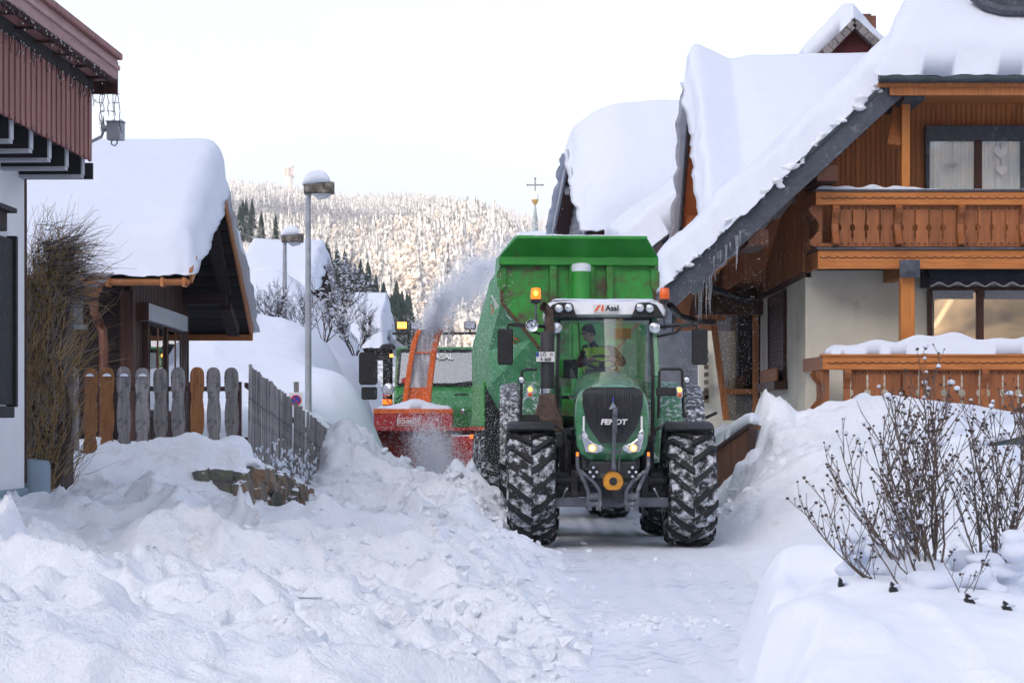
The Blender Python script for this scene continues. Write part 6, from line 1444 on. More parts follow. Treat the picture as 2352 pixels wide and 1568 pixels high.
# chassis, axle, front linkage
fr = MB(); fr.bx(-.26, .26, -.80, 3.2, .62, 1.10); fr.bx(-.36, .36, -.55, .5, .98, 1.32); fr.bx(-.30, .30, -.96, -.75, .78, 1.08)
fr.bx(-.40, .40, .6, 3.0, .95, 1.5)
fr.build('chassis', M['iron_dk'], tractor, bevel=.02)
ax = MB(); ax.bar((-.75, 0, .73), (.75, 0, .73), .22, .20); ax.tube([(-.72, -.16, .84), (.72, -.16, .84)], .045, 10); ax.tube([(-.72, -.18, .67), (.72, -.18, .67)], .035, 10)
for s in (-1, 1): ax.tube([(s*.70, -.17, .84), (s*.48, -.17, .84)], .062, 12); ax.box((s*.60, 0, .73), (.16, .36, .42)); ax.box((s*.45, -.12, .80), (.10, .2, .34))
ax.build('front_axle', M['iron_dk'], tractor, bevel=.01)
MB().bx(-.72, .72, -.62, -.50, .52, .64).build('cross_beam', M['iron'], tractor, bevel=.01)
MB().bx(-.30, .30, -1.02, -.95, .88, 1.10).build('coupling_plate', M['iron_dk'], tractor, bevel=.02)
rs = random.Random(5)
for s in (-1, 1):
    for i in range(3):
        for j in range(3):
            MB().lathe([(.018, -.045), (.018, 0)], (s*(.20+.042*i), -1.02, .915+.055*j), 'Y', 10).build('coupler', M['chrome'] if (i+j) % 2 else M['black'], tractor)
for s in (-1, 1):   # bent lower link arms
    a = MB()
    out = [(.42, 1.20), (.46, 1.21), (.475, 1.02), (.38, .83), (.32, .72), (.325, .52), (.14, .52), (.145, .73), (.25, .90), (.36, .99), (.40, 1.06)]
    inn = [(.285, .71), (.285, .57), (.185, .57), (.185, .74), (.28, .865)]
    pts = [(.44, 1.21), (.44, 1.03), (.345, .83), (.305, .72), (.305, .56)]
    for p, q in zip(pts[:-1], pts[1:]): a.bar((s*p[0], -1.02, p[1]), (s*q[0], -1.02, q[1]), .045, .05, up=(0, 1, 0))
    pts = [(.40, .98), (.25, .86), (.165, .74), (.16, .56)]
    for p, q in zip(pts[:-1], pts[1:]): a.bar((s*p[0], -1.035, p[1]), (s*q[0], -1.035, q[1]), .045, .05, up=(0, 1, 0))
    a.bar((s*.14, -1.03, .575), (s*.33, -1.03, .575), .05, .05, up=(0, 1, 0)); a.lathe([(.055, -.07), (.055, .07)], (s*.235, -1.0, .66), 'X', 14)
    for q in (.18, .29): a.bx(s*q-.03, s*q+.03, -1.05, -.98, .49, .55)
    a.build('lower_link', M['iron'], tractor, bevel=.006)
    MB().box((s*.44, -1.05, 1.19), (.03, .02, .05)).build('link_light', M['amber_on'], tractor)
tl = MB(); tl.bar((0, -1.14, 1.02), (.01, -1.16, 1.50), .045, .045, up=(0, 1, 0)); tl.lathe([(.035, -.03), (.05, -.02), (.05, .02), (.035, .03)], (.005, -1.12, 1.03), 'X', 14)
tl.bar((.012, -1.16, 1.46), (.02, -1.17, 1.70), .06, .05, up=(0, 1, 0)); tl.lathe([(.06, -.03), (.06, .03)], (.022, -1.17, 1.71), 'X', 14); tl.bar((.07, -1.10, .98), (.085, -1.12, 1.28), .018, .018, up=(0, 1, 0)); tl.bar((-.06, -1.12, 1.20), (.10, -1.12, 1.24), .03, .03, up=(0, 1, 0))
tl.build('top_link', M['iron'], tractor, bevel=.005)
yg = MB(); n = 28; outer = [(math.cos(a)*.125, math.sin(a)*.125) for a in [R(-50+280*k/n) for k in range(n+1)]]+[(-.07, -.105), (.07, -.105)]
yg.prism([(x, 0, .855+z) for x, z in outer], (0, -1.10, 0), (0, -1.085, 0)); yg.lathe([(.126, -.05), (.126, .03), (.118, .03), (.118, -.05)], (0, -1.06, .855), 'Y', 28, cap=False)
pg = yg.build('shaft_guard', M['yellow'], tractor)
MB().lathe([(.001, -.055), (.025, -.055), (.025, -.02), (.05, -.02), (.05, 0)], (0, -1.10, .855), 'Y', 16).build('stub_shaft', M['iron_dk'], pg)
MB().tube([(-.7, -.35, .52), (-.55, -.4, .76)], .018, 8).build('steering_ram', M['chrome'], tractor)
MB().tube([(.7, -.35, .52), (.55, -.4, .76)], .018, 8).build('steering_ram', M['chrome'], tractor)
# rear mudguards
for sx in (-1, 1):
    for (x0, x1, mt, nm, r0) in ((.56, 1.13, 'tgreen_snow', 'rear_mudguard', 1.13), (1.13, 1.42, 'fender_grey', 'mudguard_extension', 1.12)):
        secs = []
        for k in range(17):
            a = R(2+k*10)
            o = [(x0, r0-.12), (x0, r0), (x0+.05, r0+.05), (x1-.05, r0+.05 if nm[0] == 'r' else r0+.02), (x1, r0-.01), (x1, r0-.10), (x1-.012, r0-.10), (x1-.012, r0-.03), (x0+.012, r0-.03), (x0+.012, r0-.12)]
            secs.append([(sx*x, -r*math.cos(a), r*math.sin(a)) for x, r in o])
        MB().loft(secs).build(nm, M[mt], tractor, 'auto', loc=(0, 2.95, 1.0))
# body under and beside the cab
cb = MB(); cb.bx(-.66, .66, 1.25, 2.95, 1.05, 1.42); cb.bx(-.62, -.46, .75, 1.3, .9, 1.35); cb.bx(.46, .62, .75, 1.3, .9, 1.35)
cb.build('cab_base', M['black_m'], tractor, bevel=.03)
for sx in (-1, 1):
    st = MB(); st.bx(sx*.52-.12, sx*.52+.12, .9, 2.2, .55, .95); st.build('fuel_tank', M['black_m'], tractor, bevel=.04)
# cab frame
cab = empty('cab', (0, 0, 0)); cab.parent = tractor
def quadbar(pts, nm, mt, w=.07, h=.06, smooth=False):
    b = MB()
    for p, q in zip(pts[:-1], pts[1:]): b.bar(p, q, w, h, up=(0, 1, 0))
    return b.build(nm, mt, cab, bevel=.012)
for sx in (-1, 1):
    quadbar([(sx*.70, 1.30, 1.32), (sx*.70, 1.26, 2.2), (sx*.665, 1.36, 3.02)], 'front_pillar', M['tgreen'], .075, .07)
    quadbar([(sx*.64, 1.29, 1.35), (sx*.645, 1.25, 2.2), (sx*.62, 1.35, 3.0)], 'window_frame', M['black'], .05, .05)
    quadbar([(sx*.80, 2.95, 1.7), (sx*.76, 2.90, 3.02)], 'rear_pillar', M['black'], .07, .09)
    quadbar([(sx*.79, 2.05, 1.45), (sx*.74, 2.05, 3.02)], 'door_frame', M['black'], .04, .05)
quadbar([(-.64, 1.35, 2.99), (.64, 1.35, 2.99)], 'top_frame', M['black'], .05, .06)
quadbar([(-.72, 2.92, 1.95), (.72, 2.92, 1.95)], 'rear_frame', M['black'], .05, .06)
# panes
def pane(a, b, c, d, nm='pane', mt=None, par=None, bow=0.0):
    arr = bil(a, b, c, d, 12, 2)
    u = np.linspace(-1, 1, 12)[:, None]; arr[..., 1] -= bow*(1-u*u)
    return MB().grid(arr).build(nm, mt or M['cab_glass'], par or cab, 'auto' if bow else False, fix=False)
pane((-.63, 1.26, 1.36), (.63, 1.26, 1.36), (.61, 1.35, 2.98), (-.61, 1.35, 2.98), 'windscreen', bow=.12)
for sx in (-1, 1):
    pane((sx*.72, 1.30, 1.42), (sx*.80, 2.9, 1.7), (sx*.755, 2.88, 3.0), (sx*.67, 1.38, 3.0), 'side_window')
pane((-.74, 2.94, 1.95), (.74, 2.94, 1.95), (.72, 2.91, 3.0), (-.72, 2.91, 3.0), 'rear_window')
# white roof with light pods
secs = []
for (z, k, fy) in ((3.0, .93, 1.22), (3.03, 1.0, 1.12), (3.10, 1.01, 1.14), (3.18, .97, 1.24), (3.225, .90, 1.36), (3.24, .6, 1.6)):
    w = .81*k; y1 = 3.05-(1-k)*.5; q = []
    for (x, y) in ((-w+.14, fy), (-w*.5, fy-.05), (0, fy-.07), (w*.5, fy-.05), (w-.14, fy), (w-.03, fy+.06), (w, fy+.2), (w, y1-.15), (w-.1, y1), (-w+.1, y1), (-w, y1-.15), (-w, fy+.2), (-w+.03, fy+.06)): q.append((x, y, z))
    secs.append(q)
roof = MB().loft(secs).build('cab_roof', M['white_p'], cab, 'auto')
for sx in (-1, 1):
    out = [(.36, 2.985), (.80, 2.985), (.76, 3.06), (.70, 3.155), (.60, 3.19), (.46, 3.185), (.405, 3.10)]
    pod = MB().prism([(sx*x-.02, 0, z) for x, z in out], (0, 1.02, 0), (0, 1.25, 0)).build('light_pod', M['black'], roof, bevel=.015)
    for lx in (.475, .605):
        c = (sx*lx-.02, 1.0, 3.115-.01*(lx > .5))
        MB().lathe([(.066, -.02), (.070, 0), (.060, .05)], c, 'Y', 20).build('lamp_ring', M['iron_dk'], roof, 'auto')
        MB().lathe([(.001, -.03), (.03, -.028), (.055, -.018), (.056, 0)], c, 'Y', 20).build('lens', M['lens'], roof, 'auto')
MB().bx(-.17, .18, 1.035, 1.05, 3.055, 3.165).build('sticker', M['white_p'], roof)
for q in ((-.155, -.115, -.075, -.035), (-.09, -.05, -.05, -.01)):
    pass
MB().prism([(-.155, 0, 3.07), (-.12, 0, 3.07), (-.065, 0, 3.15), (-.10, 0, 3.15)], (0, 1.026, 0), (0, 1.034, 0)).build('logo_mark', M['deco_orange'], roof)
MB().prism([(-.063, 0, 3.07), (-.028, 0, 3.07), (-.028, 0, 3.15), (-.050, 0, 3.15)], (0, 1.026, 0), (0, 1.034, 0)).build('logo_mark', M['deco_orange'], roof)
lettering('Asal', .105, M['ink'], roof, (.085, 1.03, 3.107), bold=.003)
# frosty beads on the roof edge come from the snow sheet
snow_slab('roof_snow', bil((-.72, 1.35, 3.235), (.72, 1.35, 3.235), (.70, 2.9, 3.235), (-.70, 2.9, 3.235), 24, 16), .03, parent=roof, edge=(.08, .08, .1, .1), jag=.02, amp=.01, seed=4)
# round work lamps at the pillar tops
for sx in (-1, 1):
    c = (sx*.655+.0, 1.15, 2.855)
    l = MB().lathe([(.06, .10), (.078, .04), (.080, -.01), (.072, -.02)], c, 'Y', 22).build('work_lamp', M['chrome'], cab, 'auto')
    MB().lathe([(.001, -.034), (.03, -.032), (.066, -.02), (.068, 0)], c, 'Y', 22).build('lens', M['lens'], l, 'auto')
# beacons
for sx, on in ((-1, True), (1, False)):
    x = -.925 if sx < 0 else .835
    z0 = 3.22
    b = MB().tube([(x, 1.75, 2.85), (x, 1.75, z0)], .016, 8).build('beacon', M['iron'], tractor)
    MB().lathe([(.05, z0-.005), (.072, z0+.01), (.072, z0+.05), (.055, z0+.06)], (x, 1.75, 0), 'Z', 18).build('beacon_base', M['black'], b, 'auto')
    MB().lathe([(.066, z0+.05), (.070, z0+.10), (.064, z0+.19), (.05, z0+.205), (.001, z0+.21)], (x, 1.75, 0), 'Z', 18).build('beacon_lens', M['amber_on'] if on else M['orange_lens'], b, 'auto')
    if on: MB().lathe([(.001, z0+.09), (.03, z0+.11), (.03, z0+.15), (.001, z0+.17)], (x, 1.685, 0), 'Z', 12).build('bulb', M['amber_hot'], b)
    MB().tube([(x, 1.75, 2.88), (sx*.74, 1.8, 2.95)], .018, 8).build('bracket', M['iron'], b)
# mirrors on arms
for sx in (-1, 1):
    xm = -1.34 if sx < 0 else 1.265; xin = sx*.70; xe = xm+sx*-.04
    m = MB()
    m.tube([(xin, 1.30, 2.86), (xin+sx*.30, 1.22, 2.90), (xe, 1.15, 2.90), (xe, 1.15, 2.84)], .022, 8)
    m.tube([(xin, 1.30, 2.74), (xin+sx*.26, 1.24, 2.80), (xin+sx*.34, 1.2, 2.88)], .018, 8)
    m.bar((xin+sx*.30, 1.2, 2.875), (xe-sx*.04, 1.15, 2.895), .05, .05)
    arm = m.build('mirror_arm', M['black'], tractor)
    h = MB(); h.loft([[(xm+x*.105*k, 1.16+dy, 2.60+z*.24*k2) for x, z in ((-.8, -1), (.8, -1), (1, -.9), (1, .9), (.8, 1), (-.8, 1), (-1, .9), (-1, -.9))] for dy, k, k2 in ((-.05, .9, .95), (-.03, 1, 1), (.03, 1, 1), (.05, .95, .97))])
    hh = h.build('mirror', M['black_m'], arm, 'auto')
    for j in range(11): hh2 = MB().bx(xm-.10, xm+.10, 1.105, 1.112, 2.39+j*.04, 2.405+j*.04).build('rib', M['black'], hh) if False else None
# exhaust stack, plate, horn
ex = MB(); ex.lathe([(.095, 2.03), (.095, 2.77), (.085, 2.79)], (-.78, .95, 0), 'Z', 18)
exo = ex.build('exhaust', M['grille'], tractor, 'auto')
MB().tube([(-.75, .95, 2.75), (-.75, .95, 2.98), (-.76, .94, 3.05), (-.80, .90, 3.10), (-.84, .86, 3.125)], [.058, .058, .06, .062, .064], 14, cap=False).build('tail_pipe', M['exhaust'], exo, 'auto')
MB().lathe([(.10, 1.97), (.10, 2.035)], (-.78, .95, 0), 'Z', 18).build('clamp', M['chrome'], exo, 'auto')
MB().loft([[(-.78+x*w, .95+y*w, z) for x, y in ((-1, -1), (1, -1), (1, 1), (-1, 1))] for z, w in ((1.45, .21), (1.62, .21), (1.78, .14), (1.97, .10))]).build('exhaust_housing', M['exhaust'], exo, bevel=.03)
MB().bx(-.99, -.57, .72, 1.15, 1.25, 1.46).build('exhaust_grid', M['grille'], exo, bevel=.02)
hn = MB().lathe([(.02, .16), (.03, .08), (.05, .03), (.082, 0), (.084, -.01), (.07, -.005), (.04, .03), (.012, .06)], (-.985, 1.1, 2.885), 'Y', 20, cap=False).build('horn', M['chrome'], tractor, 'auto')
pl = MB().bx(-.93, -.685, .815, .825, 2.39, 2.52).build('number_plate', M['plate_w'], tractor, bevel=.004)
MB().bx(-.929, -.895, .806, .8145, 2.458, 2.518).build('blue_band', M['plate_b'], pl)
lettering('L\u00d6', .066, M['ink'], pl, (-.835, .812, 2.485), sx=.95, bold=.001); lettering('A 668', .064, M['ink'], pl, (-.805, .812, 2.421), sx=.95, bold=.001)
MB().lathe([(.001, -.004), (.024, -.004), (.024, 0)], (-.73, .814, 2.487), 'Y', 16).build('seal', M['lens'], pl)
MB().bx(-.738, -.722, .805, .809, 2.478, 2.497).build('crest', M['yellow'], pl)
# handrail frames with indicators and small round work lamps
for sx in (-1, 1):
    if sx < 0: pts = [T(1234, 848, .5), T(1210, 848, .5), T(1199, 852, .5), T(1198, 870, .5), T(1196, 960, .5)]
    else: pts = [T(1512, 960, .7), T(1515, 852, .7), T(1520, 847, .7), T(1562, 847, .7), T(1567, 853, .7), T(1567, 880, .7), T(1571, 960, .7)]
    hr = MB().tube(pts, .019, 8).build('handrail', M['black'], tractor)
    c = T(1198, 872.5, .35) if sx < 0 else T(1577.5, 872.5, .5)
    MB().lathe([(.03, .07), (.05, .03), (.052, -.015), (.046, -.02)], c, 'Y', 18).build('work_lamp', M['black'], hr, 'auto')
    MB().lathe([(.001, -.03), (.02, -.028), (.042, -.018), (.044, 0)], c, 'Y', 18).build('lens', M['lens'], hr, 'auto')
    ci = T(1217.5, 900, .35) if sx < 0 else T(1560.5, 901, .5)
    MB().loft([[ci+Vector((x*.042, dy, z*.078)) for x, z in ((-.6, -1), (.6, -1), (1, -.6), (1, .6), (.6, 1), (-.6, 1), (-1, .6), (-1, -.6))] for dy in (-.03, .05)]).build('indicator_housing', M['chrome'], hr, bevel=.006)
    MB().lathe([(.001, -.018), (.022, -.014), (.030, 0)], ci+Vector((0, -.03, .034)), 'Y', 16).build('indicator', M['amber_hot'] if sx > -2 else M['orange_lens'], hr)
    MB().lathe([(.001, -.018), (.022, -.014), (.030, 0)], ci+Vector((0, -.03, -.034)), 'Y', 16).build('side_light', M['orange_lens'], hr)
    if sx > 0: MB().box(T(1530, 899, .55), (.26, .08, .11)).build('bracket', M['black'], hr, bevel=.01)
    else: MB().box(T(1216, 960, .6), (.26, .2, .10)).build('bracket', M['black'], hr, bevel=.01)
# inside: seat, column, wheel, console
st = MB(); st.box((0, 2.42, 2.0), (.52, .5, .14)); st.box((.0, 2.68, 2.30), (.50, .14, .62)); st.build('driver_seat', M['seat'], cab, bevel=.05)
st = MB(); st.bar((-.02, 1.50, 1.4), (-.02, 1.80, 2.28), .26, .2, up=(0, 1, 0)); st.box((-.02, 1.72, 2.27), (.46, .22, .10)); st.build('dashboard', M['black_m'], cab, bevel=.03)
wh = MB(); nn = 36; ring = [Vector((-.02+.20*math.cos(2*math.pi*k/nn), 1.90+.20*math.sin(2*math.pi*k/nn)*.75, 2.42+.20*math.sin(2*math.pi*k/nn)*.45)) for k in range(nn+1)]
wh.tube(ring, .018, 8, cap=False); wh.bar((-.02, 1.90, 2.42), (-.02, 1.86, 2.30), .07, .07)
for k in (2, 16, 27): wh.tube([ring[k], (-.02, 1.90, 2.42)], .012, 6)
wh.build('steering_wheel', M['black'], cab, 'auto')
MB().box((-.45, 1.75, 2.32), (.20, .05, .26), Matrix.Rotation(R(-15), 3, 'Z')).build('screen', M['iron_dk'], cab, bevel=.015)
MB().box((.42, 2.3, 2.05), (.2, .6, .18)).build('armrest', M['black_m'], cab, bevel=.03)
MB().lathe([(.001, 0), (.12, .02), (.13, .3), (.06, .34)], (.50, 1.55, 1.55), 'Z', 16).build('bag', M['fender_grey'], cab, 'auto')
MB().tube([(-.36, 1.22, 2.93), (-.34, 1.14, 2.50)], .012, 6).build('wiper', M['black'], cab)
stk = MB(); stk.bx(.20, .44, 2.90, 2.905, 2.78, 2.93); stk.build('warning_sticker', M['yellow'], cab)

# ------------------------------------------------------------------ the driver
def skin_body(name, joints, edges, mat, parent=None, root=0, sub=2):
    me = bpy.data.meshes.new(name); me.from_pydata([j[0] for j in joints], edges, [])
    o = link(name, me, parent)
    m = o.modifiers.new('skin', 'SKIN'); m.use_smooth_shade = True; m.branch_smoothing = .6
    for i, j in enumerate(joints): me.skin_vertices[0].data[i].radius = (j[1], j[1]) if not hasattr(j[1], '__len__') else j[1]
    me.skin_vertices[0].data[root].use_root = True
    s = o.modifiers.new('sub', 'SUBSURF'); s.levels = sub; s.render_levels = sub
    bpy.context.view_layer.update()
    ev = bpy.data.meshes.new_from_object(o.evaluated_get(bpy.context.evaluated_depsgraph_get()))
    o.modifiers.clear(); o.data = ev; ev.materials.clear(); ev.materials.append(mat)
    ev.polygons.foreach_set('use_smooth', [True]*len(ev.polygons)); return o
dl = TR
def D_(p): return (p[0], p[1], p[2])
pel = (.0, 2.40, 2.10); che = (-.05, 2.30, 2.48); nk = (-.12, 2.24, 2.66); hd0 = (-.16, 2.20, 2.74)
shL = (-.21, 2.22, 2.60); shR = (.13, 2.26, 2.62); elL = (-.34, 2.12, 2.38); haL = (-.17, 1.95, 2.45); elR = (.30, 2.12, 2.40); haR = (.13, 1.95, 2.45)
hipL = (-.12, 2.35, 2.10); hipR = (.12, 2.35, 2.10); knL = (-.18, 1.98, 2.12); knR = (.17, 1.98, 2.12); ftL = (-.18, 1.78, 1.55); ftR = (.17, 1.78, 1.55)
J = [(pel, .16), (che, .165), (nk, .06), (hd0, .05), (shL, .085), (elL, .058), (haL, .040), (shR, .085), (elR, .058), (haR, .040), (hipL, .10), (knL, .075), (ftL, .05), (hipR, .10), (knR, .075), (ftR, .05)]
driver = skin_body('person', J, [(0, 1), (1, 2), (2, 3), (1, 4), (4, 5), (5, 6), (1, 7), (7, 8), (8, 9), (0, 10), (10, 11), (11, 12), (0, 13), (13, 14), (14, 15)], M['jacket'])
me_ = driver.data; me_.materials.append(M['vest'])
for p_ in me_.polygons:
    c_ = p_.center; cx_ = np.interp(c_.z, [2.1, 2.48, 2.66], [0, -.05, -.10])
    if 2.12 < c_.z < 2.64 and abs(c_.x-cx_) < .165 and c_.y < 2.5: p_.material_index = 1
driver.location = TR; tag(driver, 'person in yellow safety vest and dark cap steering the green tractor', 'person')
vs_ = skin_body('vest', [((0, 2.36, 2.14), .235), ((-.045, 2.27, 2.43), .255), ((-.08, 2.24, 2.59), .195)], [(0, 1), (1, 2)], M['vest'], driver)
MB().lathe([(.19, -.022), (.193, 0), (.19, .022)], (-.03, 2.325, 2.36), 'Z', 24, cap=False).build('reflective_band', M['reflect'], driver, 'auto')
# head: turned to the side of the lane
bm = bmesh.new(); bmesh.ops.create_uvsphere(bm, u_segments=24, v_segments=18, radius=1.0)
for q in bm.verts:
    x, y, z = q.co; fz = 1.0
    jaw = .78+.22*max(0, min(1, (z+.9)/1.0)); q.co = Vector((x*.078*jaw, y*.098*jaw, z*.122))
    if y < -.6 and abs(x) < .25 and -.35 < z < .1: q.co.y -= .022*(1-abs(x)/.25)
    if y < -.5 and .1 < z < .3: q.co.y += .006
mh = bpy.data.meshes.new('head'); bm.to_mesh(mh); bm.free(); mh.materials.append(M['skin']); mh.polygons.foreach_set('use_smooth', [True]*len(mh.polygons))
head = link('head', mh, driver, (-.19, 2.15, 2.81), (R(12), R(-6), R(-48)))
for s in (-1, 1):
    MB().lathe([(.001, -.004), (.010, 0), (.001, .006)], (s*.03, -.088, .012), 'Y', 10).build('eye', M['ink'], head)
    MB().lathe([(.001, -.01), (.022, 0), (.001, .01)], (s*.078, .005, -.005), 'X', 10).build('ear', M['skin'], head)
MB().bx(-.022, .022, -.092, -.084, -.062, -.054).build('mouth', M['exhaust'], head)
cp = MB(); cp.lathe([(.088, .02), (.092, .06), (.078, .115), (.04, .138), (.001, .143)], (0, .008, 0), 'Z', 22); cp.lathe([(.084, -.03), (.090, .03)], (0, .022, 0), 'Z', 22, cap=False)
cp.prism([(math.cos(a)*.085, -.06+math.sin(a)*.10, 0) for a in [R(180+18*k) for k in range(11)]], (0, 0, .03), (0, 0, .042))
cp.build('cap', M['cap'], head, 'auto')
for c, s in ((haL, 1), (haR, -1)):     # hands closed on the rim
    for k in range(4):
        a = Vector(c)+Vector((s*(-.035+.023*k), -.005, .02)); L = (.95, 1.05, 1.0, .8)[k]
        MB().tube([a, a+Vector((0, -.035*L, .012)), a+Vector((0, -.055*L, -.012)), a+Vector((0, -.035*L, -.036)), a+Vector((0, -.012, -.040))], [.0105, .010, .0095, .009, .008], 8).build('finger', M['skin'], driver, 'auto')
    a = Vector(c); MB().lathe([(.001, -.05), (.032, -.04), (.042, 0), (.034, .035), (.001, .045)], a+Vector((0, .0, .0)), 'X', 12).build('hand', M['skin'], driver, 'auto')
    MB().tube([a+Vector((s*.035, 0, 0)), a+Vector((s*.06, -.025, .01)), a+Vector((s*.055, -.055, .0))], [.014, .012, .009], 8).build('thumb', M['skin'], driver, 'auto')

# ------------------------------------------------------------------ the dump trailer
M['dgreen'] = paint('dumper_green', (.024, .28, .034), .42, var=.16, scale=3, dirt=(.10, .075, .045), dirt_amt=.02, dirt_scale=3)
M['dgreen_rust'] = paint('dumper_green_rusty', (.024, .28, .034), .5, var=.2, scale=3, dirt=(.085, .062, .034), dirt_amt=.46, dirt_scale=3.4)
M['dgreen_frost'] = paint('dumper_green_frosted', (.055, .27, .10), .5, var=.2, scale=3, dirt=(.45, .58, .52), dirt_amt=.14, dirt_scale=5)
M['rust'] = paint('rust_edge', (.10, .060, .034), .85, var=.4, scale=14)
TL = Vector((1.0, 33.0, 0)); TYAW = R(4.2)
trailer = empty('dump_trailer', TL, TYAW, label='green dump trailer with rusty front wall hitched behind the tractor', cat='trailer')
halfF = [(-1.17, 4.0), (-1.17, 3.41), (-.70, 2.85), (-.42, 2.5), (-.36, 1.7)]
halfM = [(-1.24, 3.85), (-1.26, 3.40), (-1.26, 2.75), (-1.22, 2.2), (-.90, 1.6)]
halfR = [(-1.24, 3.05), (-1.26, 2.80), (-1.26, 2.45), (-1.22, 2.0), (-.90, 1.5)]
def sec(h, y): return [(x, y, z) for x, z in h]+[(-x, y, z) for x, z in reversed(h)]
b = MB().loft([sec(halfF, 0), sec(halfM, 1.6), sec([(a[0]*.5+c[0]*.5, a[1]*.5+c[1]*.5) for a, c in zip(halfM, halfR)], 4.0), sec(halfR, 6.4)])
body = b.build('tub', [M['dgreen_frost']], trailer, bevel=.025)
front = MB().prism([(x*1.0, 0, z) for x, z in halfF[1:]]+[(-x, 0, z) for x, z in reversed(halfF[1:])]+[(1.17, 0, 3.97), (-1.17, 0, 3.97)], (0, -.05, 0), (0, .03, 0)).build('front_wall', M['dgreen_rust'], trailer)
for s in (-1, 1):
    MB().prism([(s*1.235, 0, 3.87), (s*1.235, 0, 3.66), (s*1.17, 0, 3.58), (s*1.10, 0, 3.66), (s*1.10, 0, 3.92), (s*1.15, 0, 3.96)], (0, -.09, 0), (0, .02, 0)).build('corner_plate', M['dgreen_rust'], front)
    pts = [(s*1.165, -.06, 3.62), (s*1.165, -.06, 3.41), (s*.70, -.06, 2.85), (s*.43, -.06, 2.5)]
    e = MB()
    for p, q in zip(pts[:-1], pts[1:]): e.bar(p, q, .05, .03, up=(0, 1, 0))
    e.build('rim', M['rust'], front)
for x0, x1 in ((-.44, -.335), (-.145, -.075), (.165, .235), (.42, .52)):
    MB().bx(x0, x1, -.14, -.05, 2.3, 3.965).build('stiffener', M['dgreen_rust'], front, bevel=.008)
MB().bx(-1.20, 1.20, -.17, .05, 3.965, 4.10).build('top_rail', M['dgreen'], front, bevel=.02)
g = MB(); secs = [[(-1.205, -.16, 4.09), (1.20, -.16, 4.09), (.985, -.50, 4.345), (-.965, -.50, 4.345)], [(-1.205, -.10, 4.10), (1.20, -.10, 4.10), (.985, -.44, 4.375), (-.965, -.44, 4.375)]]
g.loft(secs); g.build('spill_guard', M['dgreen'], trailer, bevel=.01)
g = MB(); g.bar((-.97, -.47, 4.36), (.99, -.47, 4.36), .07, .05); g.build('guard_lip', M['dgreen'], trailer, bevel=.01)
for s in (-1, 1):
    MB().add([(s*1.205, -.16, 4.09), (s*.97, -.50, 4.36), (s*.99, -.40, 4.39), (s*1.22, .4, 4.10), (s*1.205, -.16, 3.9), (s*1.23, .5, 3.88)], [(0, 1, 2, 3), (0, 3, 5, 4)]).build('guard_wing', M['dgreen_frost'], trailer, fix=False)
MB().lathe([(.145, 1.9), (.145, 3.86), (.135, 3.93)], (.03, -.19, 0), 'Z', 24).build('ram_cover', M['dgreen'], front, 'auto')
MB().lathe([(.146, 3.87), (.15, 3.95), (.13, 3.985), (.06, 4.0), (.001, 4.0)], (.03, -.19, 0), 'Z', 24).build('snow_cap', M['snow'], front, 'auto')
lab = MB(); lab.bx(.52, .64, -.062, -.054, 3.32, 3.40); lab.bx(.65, .77, -.062, -.054, 3.32, 3.40); lab.bx(.57, .71, -.064, -.056, 3.402, 3.44)
lab.build('warning_sticker', M['yellow'], front)
snow_slab('snow_load', bil((-1.15, .05, 3.98), (1.15, .05, 3.98), (1.2, 6.3, 3.05), (-1.2, 6.3, 3.05), 20, 40), .12, parent=trailer, edge=(.1, .1, .05, .05), jag=.03, amp=.06, seed=9)
snow_slab('rail_snow', bil((-.95, -.50, 4.375), (.97, -.50, 4.375), (.97, -.40, 4.375), (-.95, -.40, 4.375), 60, 5), .028, parent=trailer, edge=(.02, .02, .4, .4), jag=.01, amp=.012, nscale=5, seed=19)
# painted feather stripes and orange lines on the corner panel
def facet(u, v):   # u from the front edge to the back, v from top to bottom
    a, b_, c, d = [Vector(t) for t in ((-1.17, 0, 3.41), (-1.26, 1.6, 3.40), (-1.26, 1.6, 2.75), (-.70, 0, 2.85))]
    p = (a*(1-u)+b_*u)*(1-v)+(d*(1-u)+c*u)*v
    return p+Vector((-.022, -.028, .0))
def stripe(pts, w, mt):
    m = MB(); 
    for p, q in zip(pts[:-1], pts[1:]):
        m.bar(facet(*p), facet(*q), .012, w, up=(.2, .1, 1) if abs(p[0]-q[0]) > abs(p[1]-q[1]) else (0, 1, 0))
    m.build('stripe', mt, body)
for k, (u0, v0) in enumerate(((.10, .02), (.18, .12), (.26, .22), (.34, .30))):
    stripe([(u0+.12, v0-.25), (u0+.10, v0+.1), (u0-.02, v0+.42), (u0-.12, v0+.62)][:3], .045, M['white_p'])
stripe([(.62, -.05), (.62, .55), (.25, .95)], .05, M['deco_orange']); stripe([(.70, .1), (.70, .65), (.35, 1.0)], .03, M['deco_orange'])
